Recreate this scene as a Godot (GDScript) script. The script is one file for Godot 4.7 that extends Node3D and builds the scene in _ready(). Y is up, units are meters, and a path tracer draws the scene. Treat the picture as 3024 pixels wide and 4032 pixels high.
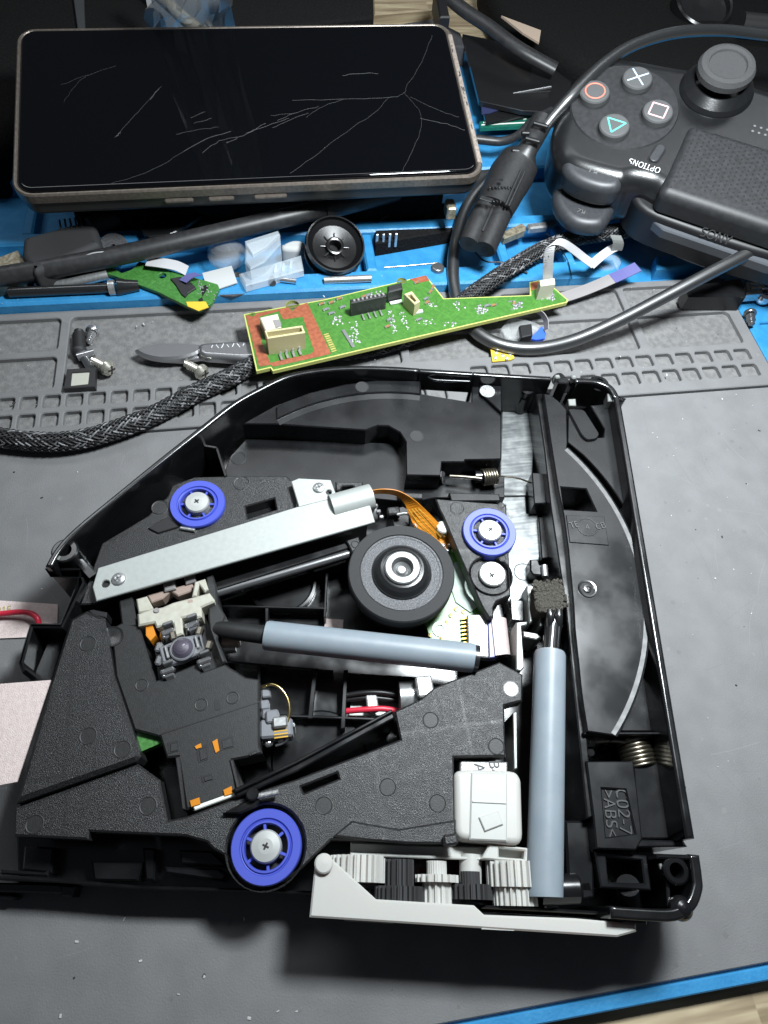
extends Node3D
# A console disc drive opened up on a silicone repair mat, lit by one desk lamp from the upper right.
# All lengths below are millimetres in the scene's own axes (x along the mat, y up, z towards the
# viewer); the mesh builder turns them into metres.

const MM := 0.001
var m := {}          # materials by name
var taken := {}      # names in use at top level
var rng := RandomNumberGenerator.new()


# ---------------------------------------------------------------- mesh builder
class Shape:
	var v := PackedVector3Array()
	var n := PackedVector3Array()
	var t := Transform3D()

	func tri(a: Vector3, b: Vector3, c: Vector3) -> void:
		a = t * a; b = t * b; c = t * c
		var k := (c - a).cross(b - a)
		if k.length_squared() < 1e-14:
			return
		k = k.normalized()
		v.append(a * 0.001); v.append(b * 0.001); v.append(c * 0.001)
		n.append(k); n.append(k); n.append(k)

	func trin(a: Vector3, b: Vector3, c: Vector3, na: Vector3, nb: Vector3, nc: Vector3) -> void:
		v.append((t * a) * 0.001); v.append((t * b) * 0.001); v.append((t * c) * 0.001)
		n.append((t.basis * na).normalized()); n.append((t.basis * nb).normalized()); n.append((t.basis * nc).normalized())

	# a, b, c, d run clockwise seen from the front
	func quad(a: Vector3, b: Vector3, c: Vector3, d: Vector3) -> void:
		tri(a, b, c); tri(a, c, d)

	func quadn(a, b, c, d, na, nb, nc, nd) -> void:
		trin(a, b, c, na, nb, nc); trin(a, c, d, na, nc, nd)

	func mesh() -> ArrayMesh:
		var arr := []
		arr.resize(Mesh.ARRAY_MAX)
		arr[Mesh.ARRAY_VERTEX] = v
		arr[Mesh.ARRAY_NORMAL] = n
		var am := ArrayMesh.new()
		am.add_surface_from_arrays(Mesh.PRIMITIVE_TRIANGLES, arr)
		return am

	# ---- flat outline (x, z) pulled up from y0 to y1, top edges chamfered by c, with holes
	static func area(p: PackedVector2Array) -> float:
		var s := 0.0
		for i in p.size():
			var q := p[(i + 1) % p.size()]
			s += p[i].x * q.y - q.x * p[i].y
		return s / 2.0

	static func clean(p: PackedVector2Array) -> PackedVector2Array:
		var o := PackedVector2Array()
		for q in p:
			if o.is_empty() or o[-1].distance_to(q) > 0.004:
				o.append(q)
		while o.size() > 3 and o[0].distance_to(o[-1]) < 0.004:
			o.remove_at(o.size() - 1)
		return o

	static func inset(p: PackedVector2Array, d: float) -> PackedVector2Array:
		# p counter-clockwise by area() > 0; d > 0 shrinks it
		var o := PackedVector2Array()
		var k := p.size()
		for i in k:
			var a := p[(i + k - 1) % k]; var b := p[i]; var c := p[(i + 1) % k]
			var e := (b - a).normalized(); var f := (c - b).normalized()
			var ne := Vector2(-e.y, e.x); var nf := Vector2(-f.y, f.x)
			var w := (ne + nf)
			if w.length() < 0.2:
				w = ne
			w = w.normalized()
			o.append(b + w * d / maxf(0.45, w.dot(ne)))
		return o

	# split an outline with holes into outlines without: cut it into slabs through the middle of each hole
	static func pieces(p: PackedVector2Array, holes: Array) -> Array:
		if holes.is_empty():
			return [p]
		var xs := []
		var boxes := []
		for h in holes:
			var lo := 1e9; var hi := -1e9
			for q in h:
				lo = minf(lo, q.x); hi = maxf(hi, q.x)
			boxes.append([lo, hi])
			xs.append((lo + hi) / 2.0)
		xs.sort()
		var cuts := [-1e4]
		for x in xs:
			if x - cuts[-1] > 0.02:
				cuts.append(x)
		cuts.append(1e4)
		var out := []
		for i in cuts.size() - 1:
			var a: float = cuts[i]; var b: float = cuts[i + 1]
			var slab := PackedVector2Array([Vector2(a, -1e4), Vector2(b, -1e4), Vector2(b, 1e4), Vector2(a, 1e4)])
			var now: Array = []
			now.append_array(Geometry2D.intersect_polygons(p, slab))
			for k in holes.size():
				if boxes[k][1] <= a or boxes[k][0] >= b:
					continue
				var nxt := []
				for piece in now:
					nxt.append_array(Geometry2D.clip_polygons(piece, holes[k]))
				now = nxt
			out.append_array(now)
		return out

	func cap(p: PackedVector2Array, holes: Array, y: float, up: bool) -> void:
		var todo := []
		for q in pieces(p, holes):
			var idx := Geometry2D.triangulate_polygon(q)
			if idx.is_empty():
				# an outline that crosses itself: untangle it first
				for w in Geometry2D.offset_polygon(q, 0.004):
					if not Geometry2D.is_polygon_clockwise(w):
						todo.append(w)
			else:
				todo.append(q)
		for q in todo:
			var idx := Geometry2D.triangulate_polygon(q)
			for i in range(0, idx.size(), 3):
				var a: Vector2 = q[idx[i]]; var b: Vector2 = q[idx[i + 1]]; var c: Vector2 = q[idx[i + 2]]
				var va := Vector3(a.x, y, a.y); var vb := Vector3(b.x, y, b.y); var vc := Vector3(c.x, y, c.y)
				var k := (vc - va).cross(vb - va)
				if (k.y > 0.0) == up:
					tri(va, vb, vc)
				else:
					tri(va, vc, vb)

	func wall(p: PackedVector2Array, q: PackedVector2Array, y0: float, y1: float) -> void:
		for i in p.size():
			var j := (i + 1) % p.size()
			var a := Vector3(p[i].x, y0, p[i].y); var b := Vector3(p[j].x, y0, p[j].y)
			var c := Vector3(q[j].x, y1, q[j].y); var d := Vector3(q[i].x, y1, q[i].y)
			quad(a, b, c, d)

	func prism(outline: PackedVector2Array, y0: float, y1: float, c := 0.0, holes := [], bottom := true) -> Shape:
		var p := clean(outline)
		if area(p) < 0.0:
			p.reverse()
		var hs := []
		for h in holes:
			var g: PackedVector2Array = clean(h)
			if area(g) > 0.0:
				g.reverse()
			hs.append(g)
		var top := p
		var th := hs
		if c > 0.0:
			top = inset(p, c)
			th = []
			for g in hs:
				th.append(inset(g, c))
			wall(p, top, y1 - c, y1)
			for i in hs.size():
				wall(hs[i], th[i], y1 - c, y1)
		wall(p, p, y0, y1 - c)
		for g in hs:
			wall(g, g, y0, y1 - c)
		cap(top, th, y1, true)
		if bottom:
			cap(p, hs, y0, false)
		return self

	# outline with a rounded top edge of radius r (and the same below when both is set)
	func pillow(outline: PackedVector2Array, y0: float, y1: float, r: float, steps := 5, both := false) -> Shape:
		var p := clean(outline)
		if area(p) < 0.0:
			p.reverse()
		var rings := []
		if both:
			for i in steps + 1:
				var a := PI / 2 * i / steps
				rings.append([r * (1 - sin(a)), y0 + r * (1 - cos(a))])
		else:
			rings.append([0.0, y0])
		for i in steps + 1:
			var a := PI / 2 * i / steps
			rings.append([r * (1 - cos(a)), y1 - r * (1 - sin(a))])
		var k := p.size()
		var ps := []
		for g in rings:
			ps.append(inset(p, g[0]) if g[0] > 0.001 else p)
		var nn := []
		for gi in rings.size():
			var row := PackedVector3Array()
			for i in k:
				var e := (p[(i + 1) % k] - p[(i + k - 1) % k]).normalized()
				var out2 := Vector3(e.y, 0, -e.x)
				var ny := 0.0
				if gi >= rings.size() - steps - 1:
					ny = float(gi - (rings.size() - steps - 1)) / steps
				elif both:
					ny = -1.0 + float(gi) / steps
				row.append((out2 * cos(ny * PI / 2) + Vector3.UP * sin(ny * PI / 2)).normalized())
			nn.append(row)
		for gi in rings.size() - 1:
			for i in k:
				var j := (i + 1) % k
				var a := Vector3(ps[gi][i].x, rings[gi][1], ps[gi][i].y); var b := Vector3(ps[gi][j].x, rings[gi][1], ps[gi][j].y)
				var c := Vector3(ps[gi + 1][j].x, rings[gi + 1][1], ps[gi + 1][j].y); var d := Vector3(ps[gi + 1][i].x, rings[gi + 1][1], ps[gi + 1][i].y)
				quadn(a, b, c, d, nn[gi][i], nn[gi][j], nn[gi + 1][j], nn[gi + 1][i])
		cap(ps[-1], [], rings[-1][1], true)
		cap(ps[0], [], rings[0][1], false)
		return self

	# block with chamfered edges, centred at c, turned by yaw (radians)
	func block(c: Vector3, s: Vector3, ch := 0.0, basis := Basis()) -> Shape:
		var old := t
		t = t * Transform3D(basis, c)
		var h := s / 2.0
		ch = minf(ch, minf(h.x, minf(h.y, h.z)) * 0.9)
		for ax in 3:
			for sg in [-1.0, 1.0]:
				var u := (ax + 1) % 3; var w := (ax + 2) % 3
				var pts := []
				for k in [[-1, -1], [1, -1], [1, 1], [-1, 1]]:
					var p := Vector3()
					p[ax] = sg * h[ax]; p[u] = k[0] * (h[u] - ch); p[w] = k[1] * (h[w] - ch)
					pts.append(p)
				if sg > 0: quad(pts[0], pts[3], pts[2], pts[1])
				else: quad(pts[0], pts[1], pts[2], pts[3])
		if ch > 0.0:
			for ax in 3:
				var u := (ax + 1) % 3; var w := (ax + 2) % 3
				for su in [-1.0, 1.0]:
					for sw in [-1.0, 1.0]:
						var a := Vector3(); var b := Vector3(); var c2 := Vector3(); var d := Vector3()
						a[ax] = -h[ax] + ch; b[ax] = h[ax] - ch; c2[ax] = h[ax] - ch; d[ax] = -h[ax] + ch
						a[u] = su * h[u]; b[u] = su * h[u]; c2[u] = su * (h[u] - ch); d[u] = su * (h[u] - ch)
						a[w] = sw * (h[w] - ch); b[w] = sw * (h[w] - ch); c2[w] = sw * h[w]; d[w] = sw * h[w]
						if su * sw > 0: quad(a, b, c2, d)
						else: quad(a, d, c2, b)
			for sx in [-1.0, 1.0]:
				for sy in [-1.0, 1.0]:
					for sz in [-1.0, 1.0]:
						var a := Vector3(sx * h.x, sy * (h.y - ch), sz * (h.z - ch))
						var b := Vector3(sx * (h.x - ch), sy * h.y, sz * (h.z - ch))
						var d := Vector3(sx * (h.x - ch), sy * (h.y - ch), sz * h.z)
						if sx * sy * sz > 0: tri(a, d, b)
						else: tri(a, b, d)
		t = old
		return self

	# profile of (radius, y) turned about the y axis of frame f
	func lathe(profile: Array, f := Transform3D(), seg := 32) -> Shape:
		var old := t
		t = t * f
		for i in profile.size() - 1:
			var a: Vector2 = profile[i]; var b: Vector2 = profile[i + 1]
			var d := b - a
			if d.length() < 1e-5:
				continue
			var nr := Vector2(d.y, -d.x).normalized()
			for k in seg:
				var p := TAU * k / seg; var q := TAU * (k + 1) / seg
				var cp := Vector3(cos(p), 0, sin(p)); var cq := Vector3(cos(q), 0, sin(q))
				var np := cp * nr.x + Vector3.UP * nr.y; var nq := cq * nr.x + Vector3.UP * nr.y
				var a0 := cp * a.x + Vector3.UP * a.y; var a1 := cq * a.x + Vector3.UP * a.y
				var b0 := cp * b.x + Vector3.UP * b.y; var b1 := cq * b.x + Vector3.UP * b.y
				if a.x > 1e-6: trin(a0, a1, b1, np, nq, nq)
				if b.x > 1e-6: trin(a0, b1, b0, np, nq, np)
		t = old
		return self

	# round bar along points; r is one radius or one for each point
	func tube(pts: PackedVector3Array, r, sides := 12, caps := true, squash := 1.0) -> Shape:
		var k := pts.size()
		var side := Vector3.ZERO
		var rows := []; var norms := []; var dirs := []
		for i in k:
			var d := (pts[mini(i + 1, k - 1)] - pts[maxi(i - 1, 0)]).normalized()
			dirs.append(d)
			if i == 0:
				side = d.cross(Vector3.UP if absf(d.y) < 0.9 else Vector3.RIGHT).normalized()
			else:
				side = (side - d * side.dot(d)).normalized()
			var up := side.cross(d)
			var rr: float = r[i] if r is Array or r is PackedFloat32Array else r
			var row := PackedVector3Array(); var nr := PackedVector3Array()
			for s in sides:
				var a := TAU * s / sides
				var o := side * cos(a) + up * sin(a) * squash
				row.append(pts[i] + o * rr); nr.append((side * cos(a) + up * sin(a)).normalized())
			rows.append(row); norms.append(nr)
		for i in k - 1:
			for s in sides:
				var e := (s + 1) % sides
				quadn(rows[i][e], rows[i + 1][e], rows[i + 1][s], rows[i][s], norms[i][e], norms[i + 1][e], norms[i + 1][s], norms[i][s])
		if caps:
			for s in sides:
				var e := (s + 1) % sides
				tri(pts[0], rows[0][e], rows[0][s])
				tri(pts[k - 1], rows[k - 1][s], rows[k - 1][e])
		return self

	# strip of width w (vector across, one or per point) and thickness th along points
	func ribbon(pts: PackedVector3Array, across, th := 0.3) -> Shape:
		var k := pts.size()
		var A := []; var B := []; var C := []; var D := []
		for i in k:
			var d := (pts[mini(i + 1, k - 1)] - pts[maxi(i - 1, 0)]).normalized()
			var w: Vector3 = across[i] if across is Array or across is PackedVector3Array else across
			var up := w.cross(d).normalized() * th / 2.0
			A.append(pts[i] - w / 2 + up); B.append(pts[i] + w / 2 + up)
			C.append(pts[i] + w / 2 - up); D.append(pts[i] - w / 2 - up)
		for i in k - 1:
			quad(A[i], A[i + 1], B[i + 1], B[i]); quad(D[i], C[i], C[i + 1], D[i + 1])
			quad(A[i], D[i], D[i + 1], A[i + 1]); quad(B[i], B[i + 1], C[i + 1], C[i])
		quad(A[0], B[0], C[0], D[0]); quad(A[k - 1], D[k - 1], C[k - 1], B[k - 1])
		return self

	# toothed wheel about y
	func gear(teeth: int, rr: float, rt: float, y0: float, y1: float, f := Transform3D(), bore := 0.0) -> Shape:
		var old := t
		t = t * f
		var p := PackedVector2Array()
		for i in teeth:
			for q in [[0.0, rr], [0.26, rr], [0.4, rt], [0.62, rt], [0.76, rr]]:
				var a: float = TAU * (i + q[0]) / teeth
				p.append(Vector2(cos(a), sin(a)) * q[1])
		prism(p, y0, y1, 0.0, [Shape.round_line(Vector2.ZERO, bore, 16)] if bore > 0.0 else [])
		t = old
		return self

	static func round_line(c: Vector2, r: float, k := 24, a0 := 0.0, a1 := TAU) -> PackedVector2Array:
		var p := PackedVector2Array()
		var full := absf(a1 - a0) > TAU - 0.01
		for i in (k if full else k + 1):
			var a := a0 + (a1 - a0) * i / k
			p.append(c + Vector2(cos(a), sin(a)) * r)
		return p


func S() -> Shape:
	return Shape.new()

func ring(c, r: float, k := 24, a0 := 0.0, a1 := TAU) -> PackedVector2Array:
	return Shape.round_line(Vector2(c.x, c.z) if c is Vector3 else c, r, k, a0, a1)

func pl(a: Array) -> PackedVector2Array:
	var o := PackedVector2Array()
	for i in range(0, a.size(), 2):
		o.append(Vector2(a[i], a[i + 1]))
	return o

func pt(a: Array) -> PackedVector3Array:
	var o := PackedVector3Array()
	for i in range(0, a.size(), 3):
		o.append(Vector3(a[i], a[i + 1], a[i + 2]))
	return o

func rect(x0: float, z0: float, x1: float, z1: float, r := 0.0, k := 4) -> PackedVector2Array:
	if r <= 0.0:
		return PackedVector2Array([Vector2(x0, z0), Vector2(x1, z0), Vector2(x1, z1), Vector2(x0, z1)])
	var o := PackedVector2Array()
	for c in [[x1 - r, z0 + r, -PI / 2], [x1 - r, z1 - r, 0.0], [x0 + r, z1 - r, PI / 2], [x0 + r, z0 + r, PI]]:
		for i in k + 1:
			var a: float = c[2] + PI / 2 * i / k
			o.append(Vector2(c[0] + cos(a) * r, c[1] + sin(a) * r))
	return o

# round the corners of an outline
func soften(p: PackedVector2Array, r: float, k := 4) -> PackedVector2Array:
	var o := PackedVector2Array()
	for i in p.size():
		var a := p[(i + p.size() - 1) % p.size()]; var b := p[i]; var c := p[(i + 1) % p.size()]
		var d := minf(r, minf(a.distance_to(b), c.distance_to(b)) * 0.45)
		var s := b + (a - b).normalized() * d; var e := b + (c - b).normalized() * d
		for j in k + 1:
			var w := float(j) / k
			o.append(s.lerp(b, w).lerp(b.lerp(e, w), w))
	return o

func curve(p: PackedVector3Array, k := 8) -> PackedVector3Array:
	var o := PackedVector3Array()
	for i in p.size() - 1:
		var a := p[maxi(i - 1, 0)]; var b := p[i]; var c := p[i + 1]; var d := p[mini(i + 2, p.size() - 1)]
		for j in k:
			o.append(b.cubic_interpolate(c, a, d, float(j) / k))
	o.append(p[-1])
	return o

func curve2(p: PackedVector2Array, k := 6) -> PackedVector2Array:
	var o := PackedVector2Array()
	for i in p.size() - 1:
		var a := p[maxi(i - 1, 0)]; var b := p[i]; var c := p[i + 1]; var d := p[mini(i + 2, p.size() - 1)]
		for j in k:
			o.append(b.cubic_interpolate(c, a, d, float(j) / k))
	o.append(p[-1])
	return o

# a frame whose y axis runs along d
func along(at: Vector3, d: Vector3) -> Transform3D:
	d = d.normalized()
	var x := d.cross(Vector3.FORWARD if absf(d.z) < 0.9 else Vector3.RIGHT).normalized()
	return Transform3D(Basis(x, d, x.cross(d)), at)

func turned(at: Vector3, yaw: float) -> Transform3D:
	return Transform3D(Basis(Vector3.UP, yaw), at)


# ---------------------------------------------------------------- scene nodes
func numbered(called: String) -> String:
	if not taken.has(called):
		taken[called] = 0
		return called
	taken[called] += 1
	return "%s_%03d" % [called, taken[called]]

func thing(called: String, label: String, category: String, at := Vector3.ZERO, group := "") -> Node3D:
	var o := Node3D.new()
	o.name = numbered(called)
	o.position = at * MM
	o.set_meta("label", label)
	o.set_meta("category", category)
	if group:
		o.set_meta("group", group)
	add_child(o, true)
	return o

func is_thing(o: Node) -> bool:
	return o.get_parent() == self and not o is MeshInstance3D

# a part built in scene millimetres; below a thing it is moved back by the thing's own place
func part(called: String, shape: Shape, material: Material, parent: Node, label := "") -> MeshInstance3D:
	var o := MeshInstance3D.new()
	o.name = called
	o.mesh = shape.mesh()
	o.material_override = material
	o.cast_shadow = GeometryInstance3D.SHADOW_CASTING_SETTING_ON
	if is_thing(parent):
		o.transform = parent.transform.affine_inverse()
	if label:
		o.set_meta("label", label)
	parent.add_child(o, true)
	return o

# a part that shares a mesh, set at a frame in millimetres of its parent
func piece(called: String, mesh: Mesh, material: Material, parent: Node, f: Transform3D) -> MeshInstance3D:
	var o := MeshInstance3D.new()
	o.name = called
	o.mesh = mesh
	o.material_override = material
	var g := Transform3D(f.basis, f.origin * MM)
	o.transform = parent.transform.affine_inverse() * g if is_thing(parent) else g
	parent.add_child(o, true)
	return o

func single(called: String, shape: Shape, material: Material, label: String, category: String, group := "") -> MeshInstance3D:
	var o := MeshInstance3D.new()
	o.name = numbered(called)
	o.mesh = shape.mesh()
	o.material_override = material
	o.set_meta("label", label)
	o.set_meta("category", category)
	if group:
		o.set_meta("group", group)
	add_child(o, true)
	return o

func setting(called: String, shape: Shape, material: Material) -> MeshInstance3D:
	var o := MeshInstance3D.new()
	o.name = numbered(called)
	o.mesh = shape.mesh()
	o.material_override = material
	o.set_meta("kind", "structure")
	add_child(o, true)
	return o

func words(text: String, size: float, depth: float, material: Material, parent: Node, f: Transform3D, called := "lettering", font := "Droid Sans") -> MeshInstance3D:
	var tm := TextMesh.new()
	var sf := SystemFont.new()
	sf.font_names = PackedStringArray([font])
	tm.font = sf
	tm.text = text
	tm.font_size = 64
	tm.pixel_size = 0.001
	var k := size / 64.0
	tm.depth = depth * MM / k
	return piece(called, tm, material, parent, Transform3D(f.basis.scaled_local(Vector3.ONE * k), f.origin))


# ---------------------------------------------------------------- materials
func grain(seed_: int, freq: float, lo: Color, hi: Color, gain := 1.6, size := 256, octaves := 4, kind := FastNoiseLite.TYPE_SIMPLEX_SMOOTH) -> ImageTexture:
	var f := FastNoiseLite.new()
	f.seed = seed_
	f.noise_type = kind
	f.frequency = freq
	f.fractal_octaves = octaves
	var src := f.get_seamless_image(size, size)
	var im := Image.create(size, size, false, Image.FORMAT_RGB8)
	for y in size:
		for x in size:
			var k := clampf((src.get_pixel(x, y).r - 0.5) * gain + 0.5, 0, 1)
			im.set_pixel(x, y, lo.lerp(hi, k))
	return ImageTexture.create_from_image(im)

func bumps(seed_: int, freq: float, depth: float, size := 256, octaves := 3, kind := FastNoiseLite.TYPE_SIMPLEX_SMOOTH) -> ImageTexture:
	var f := FastNoiseLite.new()
	f.seed = seed_
	f.noise_type = kind
	f.frequency = freq
	f.fractal_octaves = octaves
	var im := f.get_seamless_image(size, size)
	im.convert(Image.FORMAT_RGBA8)
	im.bump_map_to_normal_map(depth)
	return ImageTexture.create_from_image(im)

func lin(r: float, g: float, b: float) -> Color:
	return Color(r, g, b).linear_to_srgb()

func mat(called: String, c: Color, rough: float, metal := 0.0, spec := 0.5) -> StandardMaterial3D:
	var k := StandardMaterial3D.new()
	k.albedo_color = c
	k.roughness = rough
	k.metallic = metal
	k.metallic_specular = spec
	m[called] = k
	return k

# give a material tileable maps; tile is the size of one repeat in millimetres
func tiled(k: StandardMaterial3D, tile: float, colour: Texture2D = null, normal: Texture2D = null, strength := 1.0, rough: Texture2D = null) -> void:
	k.uv1_triplanar = true
	k.uv1_world_triplanar = true
	k.uv1_scale = Vector3.ONE * (1000.0 / tile)
	if colour:
		k.albedo_texture = colour
	if normal:
		k.normal_enabled = true
		k.normal_texture = normal
		k.normal_scale = strength
	if rough:
		k.roughness_texture = rough
		k.roughness_texture_channel = BaseMaterial3D.TEXTURE_CHANNEL_RED


func _ready() -> void:
	rng.seed = 4117
	# ---- camera
	var cam := Camera3D.new()
	cam.name = "camera"
	cam.keep_aspect = Camera3D.KEEP_HEIGHT
	cam.fov = 73.9142
	cam.near = 0.01
	cam.far = 6.0
	cam.transform = Transform3D(Basis(Vector3(0.987996, 0.063678, 0.140742), Vector3(0.090272, 0.501339, -0.860529), Vector3(-0.125356, 0.862905, 0.489572)), Vector3(0, 0.1750, 0))
	add_child(cam)
	cam.current = true
	# ---- dim room round the bench
	var we := WorldEnvironment.new()
	we.name = "room_light"
	var env := Environment.new()
	env.background_mode = Environment.BG_COLOR
	env.background_color = Color(0.50, 0.53, 0.57)
	env.background_energy_multiplier = 0.2
	env.tonemap_mode = Environment.TONE_MAPPER_LINEAR
	env.tonemap_exposure = 1.0
	env.sdfgi_enabled = true
	env.ssao_enabled = true
	env.ssil_enabled = true
	we.environment = env
	add_child(we)
	# ---- the bench lamp
	make_materials()
	desk_lamp(Vector3(92, 228, -118))
	shelf_strip()
	# ---- setting, then things
	bench()
	work_mat()
	disc_drive()
	phone()
	controller()
	cables()
	circuit_board()
	tray_things()
	strip_things()
	background_things()
	debris()


func desk_lamp(at: Vector3) -> void:
	var o := thing("desk_lamp", "white desk lamp head hanging above the bench, out of the picture", "lamp", Vector3(230, -4, -420))
	var aim := (Vector3(115, 0, -170) - at).normalized()
	var f := along(at, -aim)
	part("lamp_head", S().lathe([Vector2(30, -2), Vector2(38, -4), Vector2(39, 2), Vector2(30, 18), Vector2(12, 26), Vector2(0.01, 27)], f, 40), m.lamp_white, o)
	part("diffuser", S().lathe([Vector2(30, -1.9), Vector2(0.01, -1.9)], f, 40), m.lamp_glow, o)
	part("arm", S().tube(curve(PackedVector3Array([f * Vector3(0, 26, 0), Vector3(190, 350, -300), Vector3(240, 260, -410), Vector3(230, 4, -420)]), 8), 5.0, 10), m.lamp_white, o)
	part("lamp_base", S().lathe([Vector2(60, 0), Vector2(60, 8), Vector2(56, 12), Vector2(0.01, 12)], Transform3D(Basis(), Vector3(230, -4, -420)), 40), m.lamp_white, o)
	var l := AreaLight3D.new()
	l.name = "lamp_light"
	l.area_size = Vector2(0.050, 0.050)
	l.light_color = Color(0.955, 0.985, 1.0)
	l.light_energy = 0.175
	l.light_size = 0.05
	l.area_range = 6.0
	l.shadow_enabled = true
	o.add_child(l)
	l.global_transform = Transform3D(Basis.looking_at(aim, Vector3.FORWARD), (at + aim * 3.5) * MM)


func shelf_strip() -> void:
	var o := thing("strip_light", "flat panel light fixed above the back of the bench, out of the picture", "strip light", Vector3(50, 600, -440))
	var aim := Vector3(0, -0.92, 0.4).normalized()
	var b := Basis.looking_at(aim, Vector3.FORWARD)
	part("strip_housing", S().block(Vector3(50, 600, -440) - aim * 8.0, Vector3(920, 12, 124), 2.0, Basis(Vector3.RIGHT, -0.41)), m.lamp_white, o)
	part("strip_cover", S().block(Vector3(50, 600, -440) - aim * 1.2, Vector3(900, 1.6, 110), 0.4, Basis(Vector3.RIGHT, -0.41)), m.lamp_glow, o)
	var l := AreaLight3D.new()
	l.name = "strip_light_glow"
	l.area_size = Vector2(0.9, 0.11)
	l.light_color = Color(0.97, 0.985, 1.0)
	l.light_energy = 0.11
	l.area_range = 8.0
	l.shadow_enabled = true
	o.add_child(l)
	l.global_transform = Transform3D(b, (Vector3(50, 600, -440) + aim * 1.5) * MM)


func make_materials() -> void:
	var white := Color(1, 1, 1)
	# greys that carry grain keep their colour in the map
	var k := mat("grey_mat", white, 0.72, 0.0, 0.4)
	tiled(k, 150.0, used_mat(), bumps(4, 0.3, 3.0, 1024, 2), 0.14)
	k = mat("grey_pocket", white, 0.72, 0.0, 0.4)
	tiled(k, 34.0, grain(6, 0.04, lin(0.125, 0.123, 0.122), lin(0.17, 0.167, 0.165), 1.9, 256, 6), bumps(7, 0.14, 4.0, 256, 4), 0.22)
	k = mat("blue_mat", white, 0.42, 0.0, 0.5)
	tiled(k, 50.0, grain(8, 0.03, lin(0.024, 0.185, 0.4), lin(0.036, 0.23, 0.46), 1.5, 256, 5), bumps(9, 0.2, 3.0, 256, 3), 0.1)
	k = mat("wood", white, 0.6)
	tiled(k, 90.0, wood_grain())
	# black plastics of the drive
	k = mat("gloss_black", white, 0.26, 0.0, 0.6)
	tiled(k, 46.0, grain(11, 0.025, lin(0.004, 0.0042, 0.0046), lin(0.007, 0.0073, 0.008), 1.4, 256, 4), bumps(12, 0.02, 2.0, 256, 2), 0.05, grain(13, 0.018, Color(0.7, 0.7, 0.7), Color(1, 1, 1), 2.2, 256, 4))
	k = mat("deck_black", white, 0.3, 0.0, 0.5)
	tiled(k, 64.0, grain(14, 0.02, lin(0.0035, 0.0037, 0.0042), lin(0.0075, 0.008, 0.009), 1.5, 256, 5), bumps(15, 0.02, 2.0, 256, 2), 0.06, grain(16, 0.014, Color(0.7, 0.7, 0.7), Color(1, 1, 1), 2.0, 256, 6))
	k = mat("matte_black", white, 0.46, 0.0, 0.5)
	tiled(k, 22.0, grain(17, 0.11, lin(0.004, 0.004, 0.0042), lin(0.034, 0.034, 0.0355), 3.0, 512, 4), bumps(18, 0.16, 6.0, 512, 3), 0.36, grain(82, 0.012, Color(0.78, 0.78, 0.78), Color(1, 1, 1), 2.2, 512, 5))
	k = mat("sled_black", white, 0.55, 0.0, 0.5)
	tiled(k, 20.0, grain(19, 0.05, lin(0.0085, 0.0087, 0.009), lin(0.0145, 0.0148, 0.0155), 1.6, 256, 5), bumps(20, 0.2, 3.0, 256, 3), 0.12)
	k = mat("worn_black", white, 0.44, 0.0, 0.4)
	tiled(k, 22.0, grain(81, 0.05, lin(0.006, 0.0062, 0.007), lin(0.016, 0.0166, 0.018), 2.0, 256, 6), null, 1.0, grain(84, 0.03, Color(0.86, 0.86, 0.86), Color(1, 1, 1), 1.6, 256, 5))
	mat("ribbon_violet_grey", lin(0.16, 0.165, 0.18), 0.4)
	mat("cap_steel", lin(0.17, 0.175, 0.175), 0.34, 0.6)
	mat("spool_black", lin(0.005, 0.005, 0.0055), 0.2, 0.0, 0.6)
	mat("kapton_yellow", lin(0.62, 0.42, 0.04), 0.35)
	mat("spring_chrome", lin(0.6, 0.58, 0.5), 0.26, 0.8)
	mat("window_pale", lin(0.36, 0.36, 0.31), 0.5)
	mat("blade_steel", lin(0.4, 0.4, 0.41), 0.3, 0.85)
	mat("deep_black", lin(0.006, 0.006, 0.007), 0.5)
	mat("rubber_black", lin(0.02, 0.02, 0.021), 0.75)
	k = mat("rubber_ring", white, 0.8, 0.0, 0.4)
	tiled(k, 12.0, grain(21, 0.1, lin(0.028, 0.028, 0.029), lin(0.038, 0.038, 0.039), 1.4, 256, 4))
	k = mat("turntable_grey", white, 0.55, 0.0, 0.5)
	tiled(k, 12.0, grain(22, 0.12, lin(0.05, 0.052, 0.056), lin(0.2, 0.204, 0.215), 2.4, 256, 4), bumps(23, 0.2, 6.0, 256, 2), 0.5)
	# metals
	k = mat("steel", white, 0.32, 0.8)
	tiled(k, 18.0, grain(24, 0.05, lin(0.42, 0.43, 0.43), lin(0.6, 0.61, 0.61), 1.8, 256, 4))
	k = mat("zinc_plate", white, 0.5, 0.25, 0.5)
	tiled(k, 30.0, grain(25, 0.07, lin(0.33, 0.35, 0.335), lin(0.36, 0.38, 0.365), 1.4, 256, 5), bumps(26, 0.25, 2.0, 256, 2), 0.06)
	mat("chrome", lin(0.72, 0.72, 0.73), 0.2, 0.9)
	mat("dark_chrome", lin(0.24, 0.245, 0.25), 0.3, 0.85)
	mat("brass", lin(0.62, 0.48, 0.2), 0.25, 1.0)
	mat("spring_steel", lin(0.36, 0.33, 0.27), 0.32, 1.0)
	mat("solder", lin(0.72, 0.73, 0.74), 0.28, 0.9)
	k = mat("slide_plate", white, 0.34, 0.5, 0.5)
	tiled(k, 30.0, streaks(31, lin(0.10, 0.107, 0.11), lin(0.21, 0.22, 0.22)))
	# whites and colours
	k = mat("nylon_white", lin(0.43, 0.42, 0.395), 0.4)
	k.subsurf_scatter_enabled = true
	k.subsurf_scatter_strength = 0.08
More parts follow.
